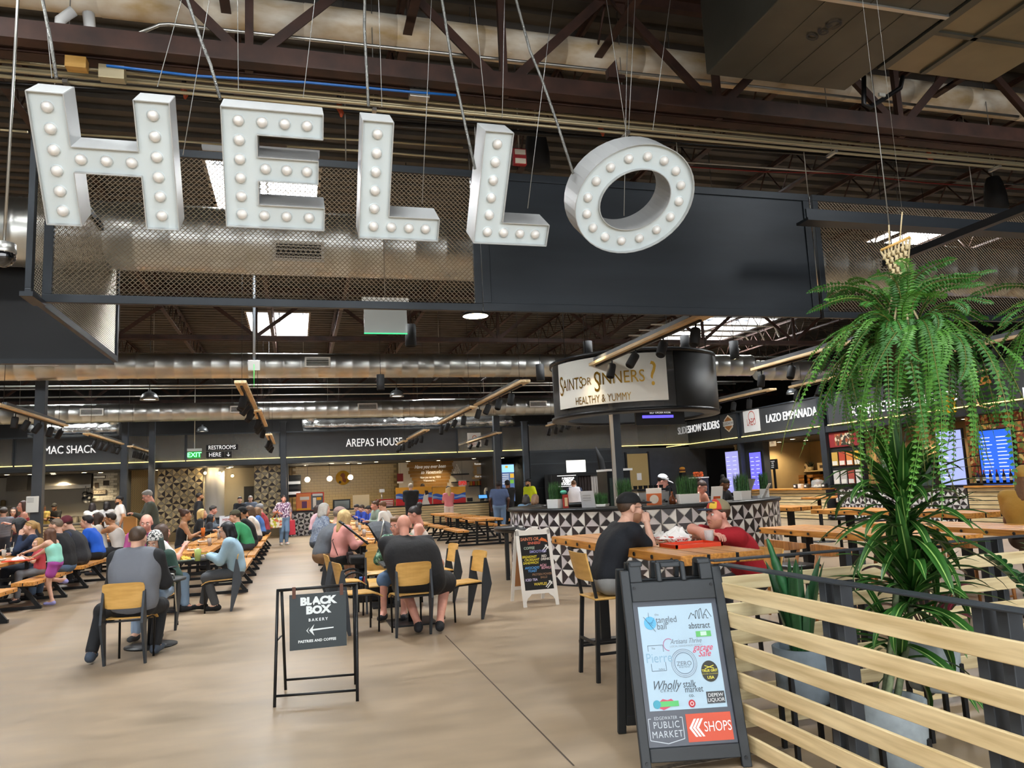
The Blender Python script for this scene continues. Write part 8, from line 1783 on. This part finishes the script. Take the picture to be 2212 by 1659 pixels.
# ---- row right of the aisle
person('grey haired woman in a blue-grey patterned jacket on the aisle bench',702,1096,('X',.62),20,lean=.3,head=(.2,0),hair=('bob','#b8b4ac'),top=(bluegrey,'long'),bottom=('#3c4450','long'),shoes='#3a7a70',female=True,vox=.016,eyes=False)
person('person in a pale pink top behind the grey haired woman',688,1100,('X',.66),10,lean=.3,head=(.2,0),hair=('bob','#3a2a26'),top=('#d0a8b0','long'),bottom=('#3c4450','long'),female=True)
person('man in a grey T-shirt and faded cap leaning over the table',735,1106,('X',.75),15,lean=.55,head=(.3,0),hair=('short','#8a7a6c'),cap=('#8a7068','#8a7068'),top=('#565a60','short'),bottom=('#7a5c40','knee'),vox=.015,g=1.15,eyes=False)
_,pnk=person('woman with blonde hair in a pink sweater and a shoulder bag',746,1118,('X',.8),25,lean=.2,head=(.2,-.1),hair=('long','#c8a870'),top=('#c98880','long'),bottom=('#17171a','long'),shoes='#8a6a4a',female=True,vox=.0145,extras=(('strap',),),eyes=False)
for (hx,hy,xx,lab,hc) in ((770,1086,2.2,'boy in blue nearest the red notice, left of three','#241a16'),(781,1091,2.2,'boy with brown hair in blue, middle of three','#3a2a1e'),(796,1088,2.2,'boy in blue at the right of three','#1d1714')):
    person(lab,hx,hy,('X',xx),185,lean=.4,head=(.4,0),hair=('short',hc),top=('#3450b8','long'),bottom=('#2b2f3a','long'),s=.9,eyes=True)
person('woman in a sage green top with sunglasses on her head',809,1092,('X',2.25),200,lean=.25,head=(.1,.3),hair=('bun','#5a3f2c'),top=('#8a9a8c','long'),bottom=('#2b2f3a','long'),female=True,extras=(('sunglasses_up',),),skin='pink')
person('person in a white shirt with brown hair, back turned, at the long table',826,1094,('X',2.3),150,lean=.3,head=(.3,0),hair=('short','#6a4528'),top=('#e6e2dc','long'),bottom=('#2b2f3a','long'),g=1.1,eyes=False)
_,bald=person('large bald man in a black T-shirt on a plywood chair',872,1128,('Y',9.3),80,lean=.5,side=-.15,head=(.35,-.1),arms=('table','table'),hair=None,top=('#1b1b1e','short'),bottom=('#151517','knee'),shoes='#1c1c20',skin='pink',vox=.0125,g=1.5,belly=1.2,s=1.06,eyes=False,seat=.47,knees=[(-.2,.4,.5),(.3,.36,.5)],feet=[(-.02,-.1,.1),(.22,-.12,.1)])
person('child in a green patterned shirt in front of the bald man',856,1124,('Y',10.25),250,lean=.3,head=(.2,.3),arms=('table','table'),hair=('short','#7a5a3c'),top=(greenp,'long'),bottom=('#5a7290','knee'),skin='pink',s=.98,vox=.014,female=True)
person('woman with a dark bun and bare shoulders behind the bald man',895,1112,('Y',11.9),175,lean=.2,head=(.3,.2),arms=('table','table'),hair=('bun','#2a1f1c'),top=('#e0d0c8','none'),bottom=('#2b2f3a','long'),skin='pink',female=True,vox=.015)
# ---- far middle
person('person in a black hoodie standing at the arepas counter',887,1052,('Y',30.4),90,'stand',.03,(.1,0),('phone','phone'),('short','#a89c8c'),('#17171a','long','jacket'),('#1c1c1f','long'),eyes=False,g=1.2)
person('server with dark hair behind the flag panels',913,1052,('Y',34.6),265,'stand',.1,(.3,0),('down','down'),('short','#17120f'),('#26231f','short'),skin='brown')
person('woman with long blonde hair in a pink top at the counter',968,1058,('Y',29.6),95,'stand',.03,(.1,0),('phone','phone'),('long','#d0b078'),('#c87880','short'),('#d8c8c0','short'),skin='tan',female=True,eyes=False,cap=('#1a1818','#1a1818'))
person('man in a slate blue T-shirt standing in line',1077,1048,('Y',25),75,'stand',.0,(.1,-.1),('down','down'),('short','#171214'),('#4a5a7c','short'),('#6a84a4','long'),skin='dark',eyes=False,g=1.2)
person('man in a black hoodie and black cap standing in line',1096,1046,('Y',25.8),60,'stand',.0,(.0,-.3),('down','chin'),('short','#171214'),('#151517','long','jacket'),('#1c1c1f','long'),skin='brown',eyes=False,cap=('#141416','#141416'),g=1.1)
person('bearded man in a bright yellow T-shirt and black cap',1141,1043,('Y',26.5),200,'stand',.0,(.0,0),('down','down'),('short','#1d1612'),('#d4e01c','short'),('#5a5e64','long'),skin='tan',cap=('#1a1a1c','#1a1a1c'),beard='#1d1612',g=1.25)
person('woman with dark hair in a denim shirt left of the kiosk',1137,1079,('Y',20.4),60,lean=.4,head=(.4,0),seat=.5,hair=('bob','#241c1c'),top=('#5d7c96','long'),bottom=('#3c5a78','long'),female=True,eyes=False)
person('woman with light brown hair in black left of the kiosk',1157,1079,('Y',19.6),40,lean=.4,head=(.4,0),seat=.5,hair=('bob','#7a5c44'),top=('#1c1a1c','long'),bottom=('#2b2f3a','long'),female=True,eyes=False)
person('boy in a white and navy raglan shirt behind the kiosk',1239,1046,('Y',24.5),80,'stand',.1,(.2,0),('phone','down'),('short','#6a4a30'),('#26304a','long','jacket','#d8d8de'),('#17171a','long'),eyes=False)
person('barista in a white cap inside the kiosk',1432,1040,('Y',13.4),330,'stand',.25,(.45,0),('phone','phone'),('short','#2a1f18'),('#9a9aa4','short'),('#2b2f3a','long'),skin='pink',cap=('#e0e0e2','#d0d0d4'),vox=.015,extras=(('glasses',),))
person('barista with a dark bun in black inside the kiosk',1566,1046,('Y',12.9),300,'stand',.3,(.55,0),('phone','phone'),('bun','#17120f'),('#151517','short'),('#2b2f3a','long'),skin='brown',vox=.014,female=True)
person('barista in a peach top bending inside the kiosk',1517,1052,('Y',13.0),300,'stand',.55,(.5,0),('phone','phone'),('bun','#3a2418'),('#c8907a','short'),('#2b2f3a','long'),skin='pink',vox=.015,female=True)
person('person with dreadlocks in an ochre shirt at the right edge',2214,1035,('X',8.25),30,lean=.1,head=(.1,0),seat=.64,arms=('lap','lap'),hair=('dread','#6b4a2c'),beanie='#a8823a',top=('#9c7428','short'),bottom=('#5a4a3c','long'),skin='brown',vox=.016,g=1.2,eyes=False)
# ================================================================ SMALL THINGS ON TABLES AND IN HANDS
M_PAPER=mat('greaseproof_paper','#ece8e2',.7);M_TRAY=mat('orange_red_tray','#d8401c',.4);M_CLEAR=mat('clear_cup','#dfe4e2',.1,alpha=.35)
def cup(p,label,r=.04,h=.13,m_=None,straw=True,fill=None,group=None):
    t=thing('drink_cup',label,'cup',p,group=group);MB().lathe([(0,.002),(r*.75,.002),(r,h),(r*.94,h),(r*.7,.008),(0,.008)],seg=16).build('cup',m_ or M_CLEAR,t)
    if fill:MB().lathe([(0,.01),(r*.72,.01),(r*.9,h*.88),(0,h*.88)],seg=16).build('drink',mat('drink_'+fill[1:],fill,.3),t)
    if straw:MB().tube([(0,0,.02),(.02,.01,h*1.7)],.004,6).build('straw',plain('#e8d8b8'),t)
    return t
def crumple(t,c,r,n,m_,name='paper',flat=.7,seed=1):
    q=random.Random(seed);b=MB();b.sphere((0,0,0),1,12,7);b.v=[((x*r[0])*q.uniform(.8,1.2)+c[0],(y*r[1])*q.uniform(.8,1.2)+c[1],max(0,z)*r[2]*q.uniform(.6,1.4)+c[2]) for x,y,z in b.v];b.sm=[False]*len(b.f);return b.build(name,m_,t)
q=aZ(1492,1180,1.05);t=thing('serving_tray','orange-red plastic tray on the tall table','tray',(q.x,q.y,1.05));MB().prism([(-.2,-.14),(.2,-.14),(.2,.14),(-.2,.14)],.0,.012).build('base',M_TRAY,t)
b=MB()
for (p0_,p1_) in (((-.21,-.15),(.21,-.135)),((-.21,.135),(.21,.15)),((-.21,-.15),(-.195,.15)),((.195,-.15),(.21,.15))):b.bb((p0_[0],p0_[1],0),(p1_[0],p1_[1],.03))
b.build('rim',M_TRAY,t)
for (px,py,s,lab) in ((1462,1172,1.25,'red checked basket with crumpled paper on the tray'),(1425,1168,.8,'small paper basket beside the black cap man')):
    q=aZ(px,py,1.065);t=thing('food_basket',lab,'basket',(q.x,q.y,1.064));MB().lathe([(0,0),(.07*s,0),(.1*s,.05*s),(.095*s,.05*s),(.065*s,.006),(0,.006)],seg=18).build('tub',spot_mat('check_red','#e8e4e0',('#c84a3a','#e8e4e0'),70),t);crumple(t,(0,0,.03*s),(.105*s,.09*s,.065*s),1,M_PAPER,'paper',seed=4)
q=aZ(1533,1174,1.05);cup((q.x,q.y,1.051),'clear plastic tumbler before the man in red',.042,.11,straw=False)
q=aZ(1413,1178,1.05);t=thing('key_bunch','small black keys on the tall table','keys',(q.x,q.y,1.05))
for k in range(4):MB().box((.02*k-.03,.015*(k%2),.006),(.03,.012,.01),rz=k*.8).build('key',M_BLACK,t)
# round tables, left
q=aZ(427,1212,.74);cup((q.x,q.y,.741),'cup of pale green drink on the round table',.05,.17,mat('green_drink_cup','#a8b86a',.2),False,'#9aac4a')
q=aZ(398,1212,.74);t=thing('food_plate','plate of yellow fries on the round table','plate',(q.x,q.y,.741));MB().lathe([(0,.004),(.11,.006),(.15,.025),(.15,.02),(.1,0),(0,0)],seg=20).build('plate',plain('#8fa8a4'),t);crumple(t,(0,0,.01),(.1,.08,.06),1,mat('fries_yellow','#d8a83a',.7),'fries',seed=7)
t=thing('round_tray','black round tray on the round table','tray',(-1.72,12.95,.741));MB().lathe([(0,0),(.16,0),(.17,.015),(.16,.008),(0,.006)],seg=20).build('tray',M_BLACK,t);MB().sphere((0,0,.03),.04,8,6,sc=(1,1,.6)).build('napkin',M_PAPER,t)
p=wpt(den,(den['hn'][0]+den['hn'][1])/2+Vector((0,.07,.03)));t=thing('burger','half wrapped burger held by the denim jacket person','burger',p);MB().sphere((0,0,.01),.065,12,8,sc=(1,1,.65)).build('bun',mat('bun_brown','#a8703a',.6),t);MB().lathe([(0,-.005),(.07,-.005),(.068,.012),(0,.012)],seg=14).build('filling',plain('#c8b03a'),t);MB().lathe([(.0,-.06),(.05,-.055),(.072,-.01),(.066,-.01),(.04,-.05)],seg=12).build('wrapper',M_PAPER,t)
p=wpt(orn,orn['hn'][1]+Vector((0,.07,-.02)));cup(p-Vector((0,0,.08)),'tall orange drink held by the woman in the tank top',.05,.2,mat('orange_drink_cup','#e0742a',.25),True,'#e0742a')
p=wpt(olv,(olv['hn'][0]+olv['hn'][1])/2+Vector((0,.08,.01)));t=thing('phone','dark phone held by the man in the olive shirt','phone',p);MB().box((0,0,0),(.075,.15,.009),rz=.3).build('case',M_BLACK,t,bevel=.003);MB().box((0,0,.006),(.065,.135,.002),rz=.3).build('screen',mat('phone_screen','#c8ccd8',.2,emit=.4),t)
q=aZ(362,1243,.74);t=thing('black_pouch','small black pouch on the table of the grey vest man','pouch',(q.x,q.y,.741));crumple(t,(0,0,0),(.1,.08,.09),1,M_BLACK,'pouch',seed=5);MB().lathe([(0,.1),(.11,.1),(.11,.09),(0,.085)],seg=16).build('lid',M_BLACK,t)
t=thing('walking_cane','thin steel walking cane hooked on the round table','cane',aZ(383,1345,.03));q=aY(380,1240,9.62)-wloc(t);MB().tube([(0,0,0),(q.x*.9,q.y,q.z-.03),(q.x-.02,q.y,q.z),(q.x-.1,q.y,q.z+.01)],.009,8).build('shaft',M_ZINC,t);MB().cyl((0,0,-.03),(0,0,.02),.015,8).build('tip',M_BLACK,t)
# bald man's table
t=thing('phone','dark phone lying on the bald man table','phone',(1.12,9.62,.745));MB().box((0,0,.005),(.08,.15,.01),rz=.5).build('case',M_BLACK,t);MB().box((.0,0,.011),(.07,.13,.002),rz=.5).build('screen',M_BLACKM,t)
t=thing('gadget','small striped gadget beside the phone','gadget',(1.18,9.78,.74))
for k in range(4):MB().box((.0,.03*k,.02),(.1,.018,.03),rz=.4).build('strip',M_WHITE if k%2 else M_BLACK,t)
# pushchair
SPx=Vector((1.32,12.75,0));t=thing('pushchair','grey pushchair with a raised hood beside the table','pushchair',SPx);t.scale=(1.2,1.2,1.2);gh=mat('hood_grey','#4a4c50',.8,bump=.3,bscale=20)
b=MB();n1,n2=10,10;vs=[];fs=[]
for i in range(n1+1):
    a=.15+i/n1*1.9
    for j_ in range(n2+1):bt_=-PI/2+j_/n2*PI;r=.3*(1+.03*((i%3)==0));vs.append((-.02+r*math.cos(bt_)*math.cos(a)*1.1,.24*math.sin(bt_),.66+r*math.cos(bt_)*math.sin(a)))
for i in range(n1):
    for j_ in range(n2):a=i*(n2+1)+j_;fs.append((a,a+1,a+n2+2,a+n2+1))
b.add(vs,fs);o=b.build('hood',gh,t);so=o.modifiers.new('thick','SOLIDIFY');so.thickness=.012
b=MB();b.tube([(-.05,-.25,.66),(.02,-.25,.95),(.03,.0,1.0),(.02,.25,.95),(-.05,.25,.66)],.012,6);b.build('hood_hoop',M_ZINC,t)
MB().prism([(-.42,.42),(.25,.36),(.3,.62),(.05,.5),(-.42,.52)],-.21,.21,frame=lambda u,v,d:Vector((u,d,v))).build('seat',M_BLACKM,t,bevel=.02)
for s in (-1,1):
    MB().tube([(.3,s*.24,.18),(-.1,s*.24,.6),(-.5,s*.24,.95)],.014,6).build('frame_tube',M_BLACK,t);MB().tube([(-.38,s*.24,.16),(.2,s*.24,.62)],.014,6).build('frame_tube',M_BLACK,t)
    for (x,r) in ((-.38,.16),(.3,.12)):
        b=MB();pts=[(x+r*math.cos(a),s*.27,r+.005+r*math.sin(a)) for a in [k*PI/9 for k in range(19)]];b.tube(pts,.016,6,caps=False);w_=b.build('wheel',M_BLACK,t)
        for k in range(8):a=k*PI/4;MB().tube([(x,s*.27,r+.005),(x+r*math.cos(a),s*.27,r+.005+r*math.sin(a))],.004,4).build('spoke',M_ZINC,w_)
MB().tube([(-.5,-.24,.95),(-.54,0,.98),(-.5,.24,.95)],.018,8).build('handle',M_BLACK,t);MB().box((-.1,0,.25),(.45,.36,.16)).build('under_basket',M_BLACKM,t,bevel=.03)
b=MB();b.box((-.02,-.1,.4),(.02,.02,.02));b.build('red_clip',plain('#c8322a'),t)
t=thing('nappy_bag','dark bag with colourful toys beside the pushchair','bag',(1.05,11.95,.0));MB().prism([(-.17,0),(.17,0),(.2,.28),(-.2,.28)],-.12,.12,frame=lambda u,v,d:Vector((u,d,v))).build('bag',M_BLACKM,t,bevel=.03);MB().tube([(-.12,-.1,.28),(-.08,-.12,.42),(.08,-.12,.42),(.12,-.1,.28)],.012,6).build('handle',M_BLACK,t)
for k,c_ in enumerate(('#3a78c8','#c83a5a','#b8c83a','#e0e0e0','#6a3a8a')):MB().box((-.12+k*.06,0,.31),(.04,.12,.1),rz=k*.7).build('toy',plain(c_),t)
# shoulder bag and pink-shirt woman's purse, bags of the woman in florals
p=wpt(pnk,pnk['p0']+Vector((.2,.1,.0)));t=thing('shoulder_bag','dark brown shoulder bag of the pink sweater woman','bag',p);MB().box((0,0,0),(.1,.28,.2)).build('bag',cloth('#2a1c1c'),t,bevel=.03);MB().box((-.055,0,.04),(.01,.24,.1)).build('flap',cloth('#3a2626'),t)
p=wpt(flo,flo['hn'][0]);t=thing('red_bag','red cloth bag carried by the woman in florals','bag',p-Vector((0,0,.55)));MB().prism([(-.16,0),(.16,0),(.14,.5),(-.12,.5)],-.07,.07,frame=lambda u,v,d:Vector((u,d,v))).build('bag',cloth('#b8323f'),t,bevel=.02);MB().tube([(-.1,0,.5),(0,0,.58),(.1,0,.5)],.012,6).build('handle',cloth('#8c2430'),t)
p=wpt(flo,flo['hn'][1]);t=thing('tote_bag','orange strapped tote bag of the woman in florals','bag',p-Vector((.1,0,.5)));MB().prism([(-.18,0),(.18,0),(.2,.34),(-.2,.34)],-.06,.06,frame=lambda u,v,d:Vector((u,d,v))).build('bag',spot_mat('tote_print','#e0dcc8',('#b8b83a','#c86a4a'),14),t,bevel=.02);MB().tube([(-.12,0,.34),(.05,0,.58),(.12,0,.34)],.014,6).build('strap',plain('#d8742a'),t)
# left benches: trays, cups, bag
q=aZ(40,1212,.75);t=thing('serving_tray','red tray with food on the left picnic table','tray',(q.x,q.y,.751));MB().box((0,0,.01),(.42,.3,.02)).build('base',M_TRAY,t,bevel=.006);crumple(t,(0,0,.02),(.1,.08,.06),1,M_PAPER,'paper',seed=9)
for k,(px,py) in enumerate(((8,1205),(26,1198),(42,1195))):q=aZ(px,py,.75);cup((q.x,q.y,.751),('clear cup at the left edge of the picnic table','clear cup beside the red tray','clear cup with a green label by the girl')[k],.04,.14,fill=('#c8b8a8','#b8a890','#5a9a5a')[k])
q=aY(281,1150,21.5);t=thing('paper_bag','brown paper carrier bag behind the white tank top','bag',(q.x,21.5,q.z));MB().box((0,0,.2),(.3,.16,.4)).build('bag',mat('kraft_paper','#b8894e',.8),t,bevel=.006);MB().tube([(-.07,0,.4),(-.05,0,.5),(.05,0,.5),(.07,0,.4)],.008,6).build('handle',M_BLACK,t);b=MB();b.bb((-.6,-.3,-.03),(.6,.3,0));b.build('ledge',M_OAK,t);MB().bb((-.04,-.04,-q.z),(.04,.04,-.03)).build('ledge_post',M_BLACK,t)
rs_=random.Random(3)
for k,(x,y) in enumerate(((-1.75,14.6),(-1.95,15.3),(-1.6,15.8),(-1.9,17.4),(-1.65,18.2),(-1.85,20.4),(1.35,14.5),(1.6,15.1),(1.3,15.7),(1.55,17.3),(1.4,18.1),(1.5,20.3),(-4.9,15.2),(-4.8,17.6),(-5.0,20.4))):
    row='right of the aisle' if x>0 else 'left of the aisle' if x>-3 else 'beside the girl'
    if k%3==0:
        t=thing('paper_tray','paper food tray on the long table %s, %s one'%(row,('near','middle','far','farther','farthest')[min(4,int((y-14)/1.5))]),'food tray',(x,y,.751));MB().lathe([(0,0),(.08,0),(.11,.04),(.1,.04),(.07,.005)],seg=14).build('tray',M_PAPER,t);crumple(t,(0,0,.01),(.07,.07,.06),1,mat('fried_food','#b87a34',.7),'food',seed=k)
    else:cup((x,y,.751),'cup with straw on the long table %s, %s'%(row,('near','middle','far','farther','farthest')[min(4,int((y-14)/1.5))]+(' left' if k%2 else ' right')),.04,.15,fill=rs_.choice(['#b8742e','#c8c0a8','#7a3a2a']))
t=thing('counter_display','white folded display card on the long table','display',Vector((aY(487,1100,25).x,25.9,.75)));MB().box((0,0,.2),(.5,.03,.34)).build('card',mat('display_white','#d5d9de',.5),t);text('MENU',t,frame_M((0,-.02,.24),(1,0,0),(0,0,1)),.12,plain('#a83a3a'));MB().box((0,0,.02),(.3,.12,.04)).build('foot',M_BLACK,t)
t=thing('order_kiosk','dark table cabinet near the restroom pillar','cabinet',(aY(465,1110,30).x,30,0));MB().bb((-.35,-.25,0),(.35,.25,.95)).build('body',M_STEEL,t,bevel=.02);MB().bb((-.38,-.28,.95),(.38,.28,1.0)).build('top',M_BLACK,t)
